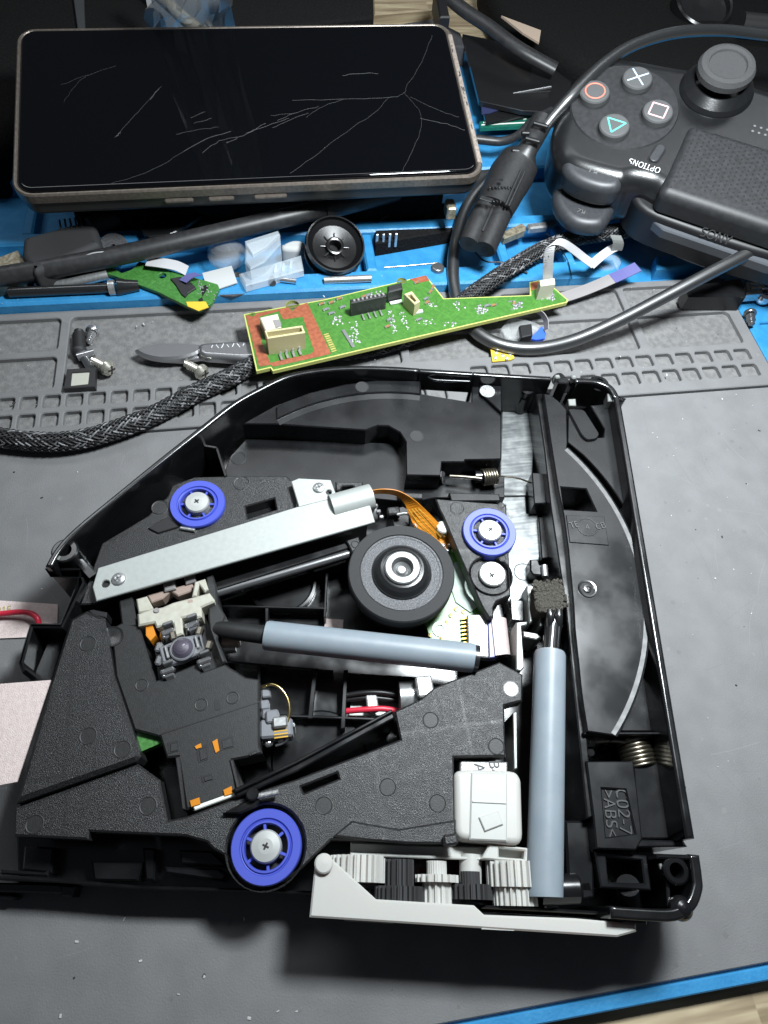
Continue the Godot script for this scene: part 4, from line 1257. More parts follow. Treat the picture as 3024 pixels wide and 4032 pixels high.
	for i in 4:
		var k := -0.33 + i * 0.22
		part("copper_track", S().tube(PackedVector3Array([Vector3(30.7, 18.6, -88.8) + Vector3(k * 4, 0.1, 0), Vector3(33.5, 16.4, -85.4) + Vector3(k * 6, 0.3, 0), Vector3(37.1, 13.6, -82.0) + Vector3(k * 5, 0.2, 0)]), 0.16, 5), m.gold_trace, fl)
	for i in 5:
		part("solder_joint", S().lathe(ball_profile(0.7, 6), Transform3D(Basis(), Vector3(38.2, 11.9, -79.9) + Vector3(i * 0.9, 0, (i % 2) * 1.6 - 0.4)), 10), m.solder, o)
	part("white_post", S().lathe([Vector2(1.9, -4), Vector2(1.9, 1.2), Vector2(1.6, 1.6), Vector2(0.01, 1.7)], Transform3D(Basis(), Vector3(38.5, 14.0, -84.3)), 20), m.nylon_white, o)


func laser_sled(o: Node) -> void:
	var body := part("laser_sled", S().prism(pl([-46.6, -64.9, -44.3, -66.1, -40.1, -64.8, -35.9, -50.9, -26.6, -53.9, -25.6, -51.6, -20.2, -52.9, -15.5, -49.2, -12.4, -48.3, -13.1, -33.2, -12.5, -31.6, -15.8, -31.2, -19.1, -31.0, -18.4, -24.2, -29.0, -22.1, -30.7, -33.2, -33.2, -33.3, -34.7, -38.0, -40.3, -40.2, -44.9, -52.9]), 8, 16.5, 0.4), m.sled_black, o, "black laser sled cover")
	part("sled_seam", S().prism(pl([-35.2, -38.6, -12.6, -43.2, -12.6, -42.9, -35.1, -38.3]), 16.4, 16.62), m.deep_black, body)
	for q in [[pl([-33.0, -36.5, -30.8, -36.8, -30.6, -34.4, -32.8, -34.1]), m.sled_black], [pl([-26.8, -34.5, -24.6, -35.2, -24.3, -31.8, -26.4, -31.3]), m.sled_black], [pl([-22.0, -35.7, -18.9, -36.5, -18.6, -33.7, -21.6, -33.3]), m.sled_black], [pl([-25.9, -28.5, -23.5, -28.8, -23.3, -27.5, -25.5, -27.2]), m.sled_black], [pl([-15.7, -32.1, -13.7, -32.6, -13.5, -31.8, -15.2, -31.4]), m.sled_black]]:
		var w := part("access_hole", S().prism(q[0], 16.3, 16.62), m.deep_black, body)
		var mid := Vector2.ZERO
		for v in q[0]:
			mid += v / 4.0
		var inn := PackedVector2Array()
		for v in q[0]:
			inn.append(mid + (v - mid) * 0.72 + Vector2(0.2, 0.15))
		part("hole_insert", S().prism(inn, 16.5, 16.75, 0.1), q[1], w)
	for q in [pl([-23.3, -35.4, -22.2, -35.9, -21.8, -33.3, -22.6, -32.9]), pl([-27.1, -34.9, -25.8, -35.4, -25.6, -34.5, -26.8, -34.3])]:
		part("amber_flex", S().prism(q, 16.5, 16.85), m.kapton, body)
	for q in [Vector3(-39.0, 16.5, -50.2), Vector3(-25.7, 16.5, -44.0), Vector3(-18.6, 16.5, -44.7)]:
		dimple(body, q, 1.5, m.sled_black)
	part("oval_hole", S().prism(soften(pl([-22.8, -44.7, -21.5, -44.7, -21.3, -42.4, -22.6, -42.2]), 0.6, 3), 16.3, 16.62), m.deep_black, body)
	part("lug_hole", S().lathe([Vector2(2.6, 0), Vector2(2.5, 0.3), Vector2(2.0, 0.2), Vector2(0.01, 0.1)], Transform3D(Basis(), Vector3(-46.1, 16.4, -62.8)), 24), m.cable_gloss, body)
	part("green_board", S().prism(pl([-41.1, -41.1, -35.0, -38.5, -34.8, -37.1, -39.4, -35.7]), 12, 14.6), m.board_dark_green, o)
	# lower flex window
	part("end_plate", S().prism(pl([-27.9, -22.2, -18.6, -24.3, -18.4, -23.3, -27.8, -21.8]), 8, 15.6, 0.2), m.old_metal, body)
	part("white_strip", S().prism(pl([-27.6, -22.6, -18.9, -24.4, -18.7, -23.6, -27.2, -21.8]), 15, 16.7, 0.2), m.silk_white, body)
	for q in [pl([-28.2, -23.8, -26.2, -24.2, -26.0, -22.8, -27.9, -22.5]), pl([-21.2, -25.0, -19.4, -25.6, -19.2, -24.0, -20.9, -23.7])]:
		part("amber_tab", S().prism(q, 15, 17.0, 0.1), m.kapton, body)
	for q in [pl([-31.3, -33.1, -30.3, -33.2, -29.1, -22.2, -29.8, -22.3]), pl([-19.7, -31.0, -18.9, -31.1, -17.3, -23.6, -18.1, -23.5])]:
		part("side_rail", S().prism(q, 4, 16.9, 0.2), m.sled_black, body)
	part("sled_well", S().prism(pl([-35.3, -32.3, -31.8, -32.8, -30.0, -21.6, -33.5, -21.0]), 2.5, 9), m.deep_black, o)
	# cream actuator frame
	var act := part("actuator_frame", S().prism(pl([-40.2, -67.2, -37.1, -68.1, -34.4, -68.3, -32.0, -69.2, -23.2, -70.8, -22.0, -68.8, -22.1, -68.2, -25.2, -67.1, -25.1, -64.7, -26.3, -64.5, -26.9, -65.5, -29.8, -64.9, -29.5, -60.9, -31.3, -60.4, -31.8, -63.7, -35.7, -63.2, -36.2, -64.5, -39.9, -64.1]), 13, 18.2, 0.4), m.actuator_cream, o, "cream plastic lens actuator frame")
	part("frame_arm", S().prism(pl([-40.8, -71.4, -38.3, -71.9, -36.7, -68.5, -37.5, -67.9, -40.1, -67.7]), 13, 17.6, 0.3), m.actuator_cream, act)
	part("frame_arm", S().prism(pl([-26.8, -74.3, -24.3, -74.9, -23.5, -71.9, -24.4, -71.3, -25.7, -73.4, -26.4, -70.5, -27.5, -70.4]), 13, 17.8, 0.3), m.actuator_cream, act)
	part("frame_bar", S().prism(pl([-38.8, -73.0, -27.7, -75.3, -27.5, -73.0, -31.2, -71.9, -33.0, -73.4, -35.0, -71.6, -37.6, -70.9]), 12, 15.6, 0.3), m.actuator_pink, act)
	part("frame_block", S().prism(pl([-34.8, -75.4, -31.9, -76.0, -31.6, -73.5, -34.3, -73.1]), 12, 16.6, 0.3), m.ribbon_grey, act)
	part("frame_block", S().prism(pl([-29.7, -76.5, -27.0, -76.9, -26.7, -75.0, -29.2, -74.5]), 12, 16.6, 0.3), m.ribbon_grey, act)
	part("peg", S().lathe([Vector2(0.7, 0), Vector2(0.6, 0.4), Vector2(0.01, 0.4)], Transform3D(Basis(), Vector3(-35.7, 18.2, -67.5)), 12), m.ribbon_grey, act)
	part("slot", S().prism(soften(pl([-28.5, -69.3, -27.2, -69.5, -27.1, -68.8, -28.3, -68.5]), 0.5, 3), 18.0, 18.26), m.actuator_pink, act)
	part("sled_block", S().prism(pl([-45.3, -72.1, -42.1, -73.0, -40.5, -64.9, -44.1, -64.6]), 6, 16.4, 0.4), m.sled_black, body)
	part("sled_block", S().prism(pl([-24.4, -76.3, -22.6, -76.8, -21.7, -72.9, -21.6, -69.1, -19.7, -65.2, -20.6, -62.9, -21.8, -59.5, -19.7, -53.5, -21.0, -53.2, -23.7, -62.1, -24.2, -71.9]), 6, 16, 0.4), m.sled_black, body)
	part("amber_flex", S().prism(pl([-38.5, -64.4, -36.8, -64.9, -36.1, -61.8, -37.3, -60.5, -38.4, -62.0]), 13, 16.8, 0.1), m.kapton, act)
	# magnet yokes and lens holder
	part("actuator_well", S().prism(pl([-37.7, -65.4, -25.3, -67.2, -20.0, -53.9, -25.9, -52.6, -27.0, -54.6, -35.9, -50.7]), 6, 13), m.deep_black, o)
	for q in [[Vector3(-33.1, 17.0, -62.1), 0.25], [Vector3(-27.5, 17.0, -63.3), 0.25], [Vector3(-33.0, 17.0, -52.6), 0.25], [Vector3(-24.7, 17.0, -54.0), 0.25]]:
		part("yoke", S().block(q[0], Vector3(3.2, 3.6, 1.2), 0.4, Basis(Vector3.UP, q[1]) * Basis(Vector3.RIGHT, 0.25)).block(q[0] + Vector3(0.4, -0.2, 1.5), Vector3(2.4, 2.6, 0.7), 0.3, Basis(Vector3.UP, q[1]) * Basis(Vector3.RIGHT, -0.3)).block(q[0] + Vector3(-1.4, -0.4, 0.9), Vector3(0.8, 3.0, 2.0), 0.3, Basis(Vector3.UP, q[1] + 0.2) * Basis(Vector3.FORWARD, 0.3)), m.chrome, act)
		part("magnet", S().block(q[0] + Vector3(0.2, 0.6, -1.5), Vector3(2.4, 3.4, 0.9), 0.2, Basis(Vector3.UP, q[1])), m.dark_chrome, act)
	for q in [[Vector3(-25.7, 17.4, -61.2), -0.3], [Vector3(-23.6, 17.2, -57.5), -0.3], [Vector3(-35.0, 17.0, -55.2), -0.3], [Vector3(-35.1, 17.0, -58.4), -0.3], [Vector3(-25.9, 17.4, -56.3), 0.2], [Vector3(-31.7, 17.6, -60.6), 0.2]]:
		part("coil_block", S().block(q[0], Vector3(1.6, 2.4, 2.4), 0.4, Basis(Vector3.UP, q[1])), m.chrome if rng.randf() < 0.6 else m.spring_steel, act)
	var hold := part("lens_holder", S().prism(pl([-35.0, -58.0, -31.8, -59.1, -29.7, -60.0, -25.4, -60.2, -24.5, -56.5, -26.2, -55.3, -29.6, -54.0, -33.8, -53.6]), 16.5, 18.6, 0.3, [pl([-26.9, -59.5, -25.3, -59.7, -24.8, -56.0, -26.2, -55.8]), pl([-33.7, -57.8, -32.5, -58.0, -31.8, -54.7, -33.0, -54.4])]), m.ribbon_violet_grey, act)
	part("lens_rim", S().lathe([Vector2(2.9, 0), Vector2(2.9, 0.5), Vector2(2.6, 0.75), Vector2(2.4, 0.6)], Transform3D(Basis(), Vector3(-29.5, 18.6, -56.9)), 32), m.ribbon_violet_grey, hold)
	part("lens", S().lathe([Vector2(2.45, 0.4), Vector2(2.2, 1.0), Vector2(1.7, 1.5), Vector2(1.0, 1.85), Vector2(0.4, 1.98), Vector2(0.01, 2.0)], Transform3D(Basis(), Vector3(-29.5, 18.6, -56.9)), 36), m.lens_glass, hold, "small domed laser lens")
	for q in [[Vector3(-26.1, 18.0, -58.1), 0.25], [Vector3(-33.0, 18.0, -56.5), 0.25]]:
		part("coil", S().block(q[0], Vector3(0.7, 2.6, 3.2), 0.2, Basis(Vector3.UP, q[1])), m.steel, hold)
	# photodetector bits at the right flank
	var pd := part("sensor_mount", S().block(Vector3(-9.3, 12.0, -37.1), Vector3(7.5, 5.5, 4.2), 0.5, Basis(Vector3.UP, -0.05)), m.ribbon_violet_grey, o, "pale sensor mount with amber flex")
	part("mount_step", S().block(Vector3(-10.0, 13.0, -39.7), Vector3(3.0, 5, 3.0), 0.4), m.ribbon_violet_grey, pd)
	part("mount_step", S().block(Vector3(-8.3, 14.0, -38.1), Vector3(3.4, 4, 2.6), 0.4), m.steel, pd)
	for q in [Vector3(-11.2, 13.0, -45.5), Vector3(-11.6, 13.0, -42.8), Vector3(-11.3, 13.0, -40.6)]:
		part("mount_stub", S().block(q, Vector3(2.0, 3.0, 2.2), 0.3), m.ribbon_violet_grey, pd)
	for q in [Vector3(-10.5, 12.5, -35.5), Vector3(-8.4, 12.0, -34.7), Vector3(-11.4, 12.0, -34.5)]:
		part("solder_joint", S().lathe(ball_profile(1.0, 6), Transform3D(Basis(), q), 10), m.chrome, pd)
	part("mount_pin", S().tube(pt([-6.9, 13.0, -37.6, -5.4, 13.0, -37.7]), 0.8, 8), m.chrome, pd)
	part("mount_pin", S().tube(pt([-5.6, 13.0, -37.7, -5.7, 9.0, -36.6]), 0.6, 8), m.chrome, pd)
	part("loop_wire", S().tube(curve(pt([-12.0, 15.0, -46.8, -9.8, 16.0, -46.9, -7.8, 16.0, -45.8, -6.3, 15.5, -43.4, -6.0, 15.0, -40.6, -6.6, 14.5, -38.1]), 4), 0.35, 6), m.brass, pd)
	part("loop_wire", S().tube(curve(pt([-7.2, 13.0, -36.9, -6.9, 13.0, -35.1, -8.0, 12.5, -34.1, -9.8, 12.0, -33.8]), 4), 0.35, 6), m.steel, pd)
	for i in 4:
		part("contact", S().block(Vector3(-8.3, 14.6, -37.0) + Vector3(0, 0, i * 0.7), Vector3(3.2, 0.4, 0.35), 0.05), m.gold_trace, pd)
	# silver terminals under the left of the feed roller
	part("terminal_box", S().block(Vector3(-19.3, 11.0, -60.5), Vector3(4.6, 4, 3.0), 0.4), m.actuator_pink, o)
	part("terminal_box", S().block(Vector3(-20.1, 9.0, -59.1), Vector3(3.6, 3, 1.6), 0.3), m.steel, o)


func floor_ribs(o: Node) -> void:
	# moulded ribs on the sunken floor and the wires that cross it
	var d: Material = m.deck_black
	for q in [pl([-21.7, -71.9, 5.3, -68.0, 5.2, -67.4, -21.7, -71.2]), pl([-10.7, -69.7, -9.7, -69.6, -10.0, -65.3, -10.9, -65.4]), pl([5.9, -77.9, 6.7, -77.8, 4.8, -65.2, 4.1, -65.3]),
			pl([-23.0, -57.2, -4.9, -53.3, 5.2, -51.1, 5.2, -50.5, -5.0, -52.7, -23.0, -56.5]), pl([-13.3, -55.0, -12.4, -54.9, -12.8, -50.5, -13.7, -50.6]), pl([0.2, -52.0, 1.4, -52.1, -0.9, -39.8, -2.2, -39.9]), pl([7.8, -50.8, 8.9, -50.7, 6.6, -36.6, 5.4, -36.5]),
			pl([-13.5, -42.7, 6.8, -39.4, 24.0, -36.6, 23.9, -35.9, 6.7, -38.7, -13.5, -42.0]), pl([8.6, -50.0, 28.0, -46.4, 27.9, -45.7, 8.5, -49.3])]:
		part("floor_rib", S().prism(q, 2.5, 7.6, 0.2), d, o)
	part("floor_disc", S().lathe([Vector2(11.5, 0), Vector2(11.5, 1.0), Vector2(11, 1.3), Vector2(0.01, 1.3)], Transform3D(Basis(), Vector3(-0.2, 3.0, -31.1)), 40), d, o)
	part("floor_ring", S().lathe([Vector2(9.2, 0), Vector2(9.2, 1.4), Vector2(8.6, 1.6), Vector2(8.2, 1.4), Vector2(8.0, 0.4), Vector2(0.01, 0.4)], Transform3D(Basis(), Vector3(-5.9, 3.0, -77.9)), 40), d, o)
	part("floor_plate", S().prism(pl([9.3, -45.4, 27.9, -43.1, 27.0, -38.0, 8.1, -40.4]), 2.5, 3.6), m.pad_shiny, o)
	part("floor_paper", S().prism(pl([4.6, -66.6, 9.5, -65.7, 8.9, -62.7, 4.1, -63.5]), 2.5, 3.2), m.paper_pink, o)
	dimple(o, Vector3(3.6, 2.6, -51.0), 1.8, d)
	part("red_wire", S().tube(curve(pt([6.7, 6.0, -41.0, 12.1, 7.0, -40.5, 16.6, 7.0, -40.1, 21.1, 6.0, -39.0]), 5), 0.75, 8), m.wire_red, o, "short red wire")
	part("black_wire", S().tube(curve(pt([7.6, 6.0, -44.8, 12.6, 7.0, -44.6, 17.1, 7.0, -44.0, 21.3, 6.0, -42.9]), 5), 0.7, 8), m.wire_black, o)
	part("black_wire", S().tube(curve(pt([7.5, 5.0, -44.0, 13.7, 6.0, -43.5, 21.2, 5.0, -42.0]), 5), 0.7, 8), m.wire_black, o)
	part("wire_clip", S().block(Vector3(13.9, 6.0, -42.0), Vector3(2.8, 2, 4.4), 0.3), m.label_silver, o)
	part("load_motor", S().tube(pt([20.5, 8.0, -42.0, 24.8, 8.0, -41.7]), 4.0, 20), m.steel, o)
	part("motor_boot", S().block(Vector3(26.3, 12.0, -42.5), Vector3(4, 5, 5), 0.4), m.label_silver, o)


func drive_tubes(o: Node) -> void:
	# the two rubber feed rollers on their black shafts
	var a := part("feed_roller", S().tube(pt([-10.4, 17.0, -58.7, -9.6, 17.0, -58.5, 38.0, 17.0, -47.2, 38.7, 17.0, -47.0]), [3.3, 3.55, 3.55, 3.4], 32), m.tube_blue, o, "pale blue grey rubber feed roller lying across the drive")
	part("shaft", S().tube(curve(pt([-22.1, 15.0, -62.5, -18.4, 16.0, -61.2, -10.3, 17.0, -58.7]), 3), [1.6, 1.9, 2.0, 2.1, 2.2, 2.2, 2.2], 18), m.sled_black, a)
	part("shaft_end", S().tube(pt([38.4, 17.0, -47.1, 39.8, 17.0, -46.7]), 3.3, 24), m.cable_gloss, a)
	var b := part("feed_roller", S().tube(pt([58.1, 16.0, -46.4, 57.9, 16.0, -45.7, 43.3, 16.0, 3.7, 43.2, 16.0, 4.3]), [3.6, 3.85, 3.85, 3.7], 32), m.tube_blue, o, "pale blue grey rubber feed roller along the side channel")
	part("shaft", S().tube(pt([61.6, 16.0, -55.7, 58.2, 16.0, -46.1]), 2.1, 18), m.cable_gloss, b)
	part("shaft_flat", S().tube(pt([60.4, 17.6, -53.3, 57.8, 17.6, -46.1]), 0.7, 10), m.dark_chrome, b)
	for q in [pt([60.1, 18.0, -56.3, 59.8, 18.0, -54.4, 59.6, 16.0, -52.2]), pt([62.4, 18.0, -56.0, 61.9, 18.0, -54.1, 61.6, 16.0, -52.0])]:
		part("fork", S().tube(curve(q, 3), 1.1, 10), m.cable_gloss, b)


func gear_train(o: Node) -> void:
	var w: Material = m.nylon_white
	# motor in its milky housing
	part("motor_shell", S().prism(pl([31.5, -24.8, 42.2, -23.0, 41.6, -20.5, 30.9, -22.1]), 5, 14, 0.3), m.label_silver, o, "silver motor label with print")
	words("A", 3.2, 0.15, m.chip_black, o, Transform3D(Basis(Vector3.UP, -PI / 2 - 0.1) * Basis(Vector3.RIGHT, -PI / 2), Vector3(35.5, 14.1, -22.6)), "motor_print")
	words("B4", 3.2, 0.15, m.chip_black, o, Transform3D(Basis(Vector3.UP, -PI / 2 - 0.1) * Basis(Vector3.RIGHT, -PI / 2), Vector3(38.9, 14.1, -22.0)), "motor_print")
	var box := part("motor_housing", S().pillow(soften(pl([29.0, -22.3, 32.5, -22.2, 41.5, -20.7, 43.0, -20.1, 43.6, -18.5, 40.8, -5.5, 26.6, -8.7]), 2.4, 4), 5, 17.6, 1.5, 6), w, o, "milky white motor housing")
	part("top_panel", S().prism(pl([32.6, -21.3, 40.6, -20.1, 37.4, -6.8, 29.5, -8.2]), 17.3, 18.0, 0.3), w, box)
	part("panel_line", S().prism(pl([31.6, -15.6, 39.0, -14.2, 38.9, -14.0, 31.6, -15.3]), 17.9, 18.25, 0.05), w, box)
	var sq := pl([32.3, -12.2, 36.7, -12.9, 37.2, -10.1, 33.0, -9.3])
	part("raised_square", S().prism(sq, 17.9, 18.5, 0.2), w, box)
	part("cross_beam", S().prism(pl([4.8, -11.6, 16.9, -9.4, 28.8, -7.4, 43.4, -5.0, 42.6, -2.5, 28.3, -5.0, 4.5, -8.8]), 10.5, 13, 0.3), w, o)
	part("beam_lip", S().prism(pl([4.5, -9.5, 42.4, -3.0, 42.3, -2.4, 4.5, -8.9]), 12.8, 14.2, 0.2), w, o)
	part("beam_frame", S().prism(pl([34.0, -6.9, 42.7, -4.9, 41.6, -2.3, 31.6, -4.4]), 12.8, 16, 0.3, [pl([35.8, -5.9, 41.2, -4.6, 40.6, -3.1, 35.4, -4.2])]), w, o)
	part("bearing_post", S().tube(pt([30.2, 12.0, -5.7, 29.1, 12.0, -0.3]), 2.4, 20), w, o)
	# gears lie on their sides, axles running towards the viewer
	var ax := (Vector3(15.4, 12.0, 0.5) - Vector3(16.5, 12.0, -6.3)).normalized()
	var g := func(called: String, at: Vector3, prof: Array, material: Material, label: String) -> void:
		var f := along(at, ax)
		var first: MeshInstance3D = null
		for s in prof:
			var sh := S().gear(s[0], s[1], s[2], s[3], s[4], f)
			if first == null:
				first = part(called, sh, material, o, label)
			else:
				part("gear_step", sh, material, first)
	g.call("gear", Vector3(6.1, 12.0, -8.7), [[26, 5.2, 6.0, 0.0, 5.0]], w, "broad white gear beside the slider boss")
	g.call("gear", Vector3(14.7, 13.0, -6.8), [[16, 2.5, 3.1, 0.0, 5.2], [28, 4.6, 5.3, 5.0, 8.2]], m.rubber_black, "black stepped gear")
	g.call("gear", Vector3(22.3, 13.5, -4.2), [[18, 4.0, 4.6, 1.4, 2.8], [14, 2.6, 3.1, 2.7, 6.8], [24, 2.0, 2.1, -1.2, 1.5]], w, "white bevelled gear")
	g.call("gear", Vector3(29.0, 13.0, -0.5), [[22, 3.8, 4.5, 0.4, 3.2], [20, 2.0, 2.1, -2.0, 0.5]], m.rubber_black, "small black gear")
	g.call("gear", Vector3(38.8, 13.0, -3.0), [[24, 5.0, 5.8, 0.0, 4.8], [24, 4.1, 4.7, 4.7, 8.2]], w, "white stepped gear at the shaft end")
	# white slider with the angled cut and its round boss
	var sl := part("slider", S().prism(pl([-1.2, -9.4, 0.5, -8.6, 8.5, -0.2, 27.8, 3.6, 29.5, 5.5, 47.6, 8.7, 59.7, 11.4, 59.3, 12.7, 55.1, 13.0, -4.9, 1.0, -2.9, -8.6, -2.2, -9.3]), 14, 19, 0.35), w, o, "white plastic slider with angled cut along the near edge")
	part("boss", S().lathe([Vector2(1.9, -4), Vector2(1.9, 0.9), Vector2(1.6, 1.2), Vector2(0.01, 1.3)], Transform3D(Basis(), Vector3(-1.2, 19.0, -7.9)), 24), w, sl)
	part("slider_foot", S().prism(pl([2.0, 2.3, 11.7, 4.1, 11.7, 4.6, 2.0, 2.7]), 3, 14.1), m.actuator_cream, sl)
	part("slider_groove", S().prism(pl([28.5, 7.6, 34.8, 8.9, 34.8, 9.0, 28.4, 7.8]), 18.95, 19.12), w, sl)
	part("front_panel", S().prism(pl([-3.0, -1.1, 31.1, 5.4, 59.2, 11.0, 59.0, 11.8, 30.9, 6.3, -3.3, -0.2]), 0.1, 13.6, 0.2), m.gloss_black, o)
	part("rear_wall", S().prism(pl([0.4, -4.4, 23.2, 2.4, 32.8, 4.8, 44.6, 6.9, 44.7, 6.2, 33.0, 3.8, 8.2, -3.6]), 2.5, 8, 0.2), m.gloss_black, o)
	part("shaft_stop", S().block(Vector3(44.9, 12.0, 5.5), Vector3(3.4, 5, 2.4), 0.4), m.gloss_black, o)


# ---------------------------------------------------------------- phone
func phone() -> void:
	var o := thing("smartphone", "black smartphone with cracked glass lying screen up behind the drive", "phone", Vector3(-3, 14, -240))
	var px := Vector3(154.6, 0.6, -2.6).normalized()
	var pv := (Vector3(2.2, 14.6, -72.0) - px * Vector3(2.2, 14.6, -72.0).dot(px)).normalized()
	var up := (-pv).cross(px).normalized()
	# local: x along the long edge, y out of the glass, z towards the viewer
	var f := Transform3D(Basis(px, up, -pv), Vector3(-80.3, 32, -207.4))
	var L := 155.0
	var W := 73.5
	var sh := func() -> Shape:
		var s := S()
		s.t = f
		return s
	part("back_shell", sh.call().pillow(rect(0.6, -W + 0.6, L - 0.6, -0.6, 6.0, 6), -9.6, -1.6, 2.2, 4, true), m.phone_side, o)
	part("frame", sh.call().prism(rect(0, -W, L, 0, 6.4, 7), -3.4, 0.0, 0.5, [rect(1.5, -W + 1.5, L - 2.0, -1.5, 5.0, 7)]), m.phone_frame, o, "worn bronze frame with chipped paint")
	var scr := part("screen", sh.call().pillow(rect(1.6, -W + 1.6, L - 2.1, -1.6, 4.9, 7), -1.5, 0.7, 1.2, 5), m.screen_glass, o, "glossy black cracked screen glass")
	for b in [[59.0, 11.0], [75.0, 10.0], [94.0, 13.0]]:
		part("side_button", sh.call().block(Vector3(b[0] * 0.86, -4.6, 0.1), Vector3(b[1] * 0.86, 1.6, 1.4), 0.5), m.phone_frame, o)
	# hairline cracks standing a hair above the glass, in phone millimetres (x from the left, z from the near edge)
	var g := func(x: float, z: float) -> Vector3: return Vector3(x, 0.72, -z)
	var lines := [
		[[147, 66, 141, 53, 134, 42, 132, 38, 126, 36, 110, 36, 92, 36], 0.10], [[132, 38, 136, 30, 135, 20, 129, 8, 126, 3], 0.09], [[126, 36, 121, 30, 109, 21, 96, 10, 88, 4], 0.09],
		[[134, 36, 144, 29, 150, 26], 0.09], [[136, 26, 145, 23, 151, 20], 0.12], [[111, 47, 118, 48, 124, 47.6], 0.13],
		[[110, 36, 101, 32, 96, 28], 0.08], [[101, 33, 92, 30, 86, 27], 0.10], [[97, 30, 88, 26, 84, 24], 0.10], [[90, 28, 80, 24, 75, 22], 0.11],
		[[92, 30, 84, 29.5], 0.08], [[82, 26, 74, 21, 68, 18], 0.12], [[70, 23, 62, 20, 54, 15], 0.14], [[66, 25, 58, 24, 52, 22.5], 0.09], [[72, 20.5, 66, 19, 60, 14], 0.11],
		[[64, 29, 58, 27], 0.10], [[62, 32, 57, 29.5], 0.09], [[54, 15, 44, 8, 30, 2.5], 0.07], [[48, 44, 40, 33, 32, 22], 0.08], [[47, 43, 44, 38], 0.15], [[34, 24, 32.4, 22.4], 0.2],
		[[33, 54, 24, 50, 15, 46], 0.05], [[24, 50, 20, 46, 16, 38], 0.05]]
	for ln in lines:
		var pts := PackedVector3Array()
		for i in range(0, ln[0].size(), 2):
			pts.append(g.call(ln[0][i], ln[0][i + 1]))
		var fine := curve(pts, 5)
		for i in range(1, fine.size() - 1):
			fine[i] += Vector3(rng.randf_range(-0.25, 0.25), 0, rng.randf_range(-0.25, 0.25))
		part("crack", sh.call().tube(fine, ln[1] * 0.42, 4, true), m.crack_white, scr)
	for i in 12:
		part("chip", sh.call().block(Vector3(L - 0.9 + rng.randf_range(-0.5, 0.5), 0.0, -8.0 - rng.randf() * (W - 16.0)), Vector3(rng.randf_range(0.2, 0.5), 0.25, rng.randf_range(0.5, 2.6)), 0.05), m.chip_black, o)
	part("worn_edge", sh.call().prism(rect(L - 1.7, -W + 6.0, L + 0.04, -6.0, 0.2, 2), -1.4, 0.06, 0.25), m.phone_edge, o, "pale worn end of the phone frame")
	# what props the phone up
	single("battery_pack", S().pillow(rect(-70, -272, 66, -226, 3.0), -1.1, 16.6, 2.0, 3, true), m.cloth_black, "dark flat pack hidden under the cracked phone", "battery pack")


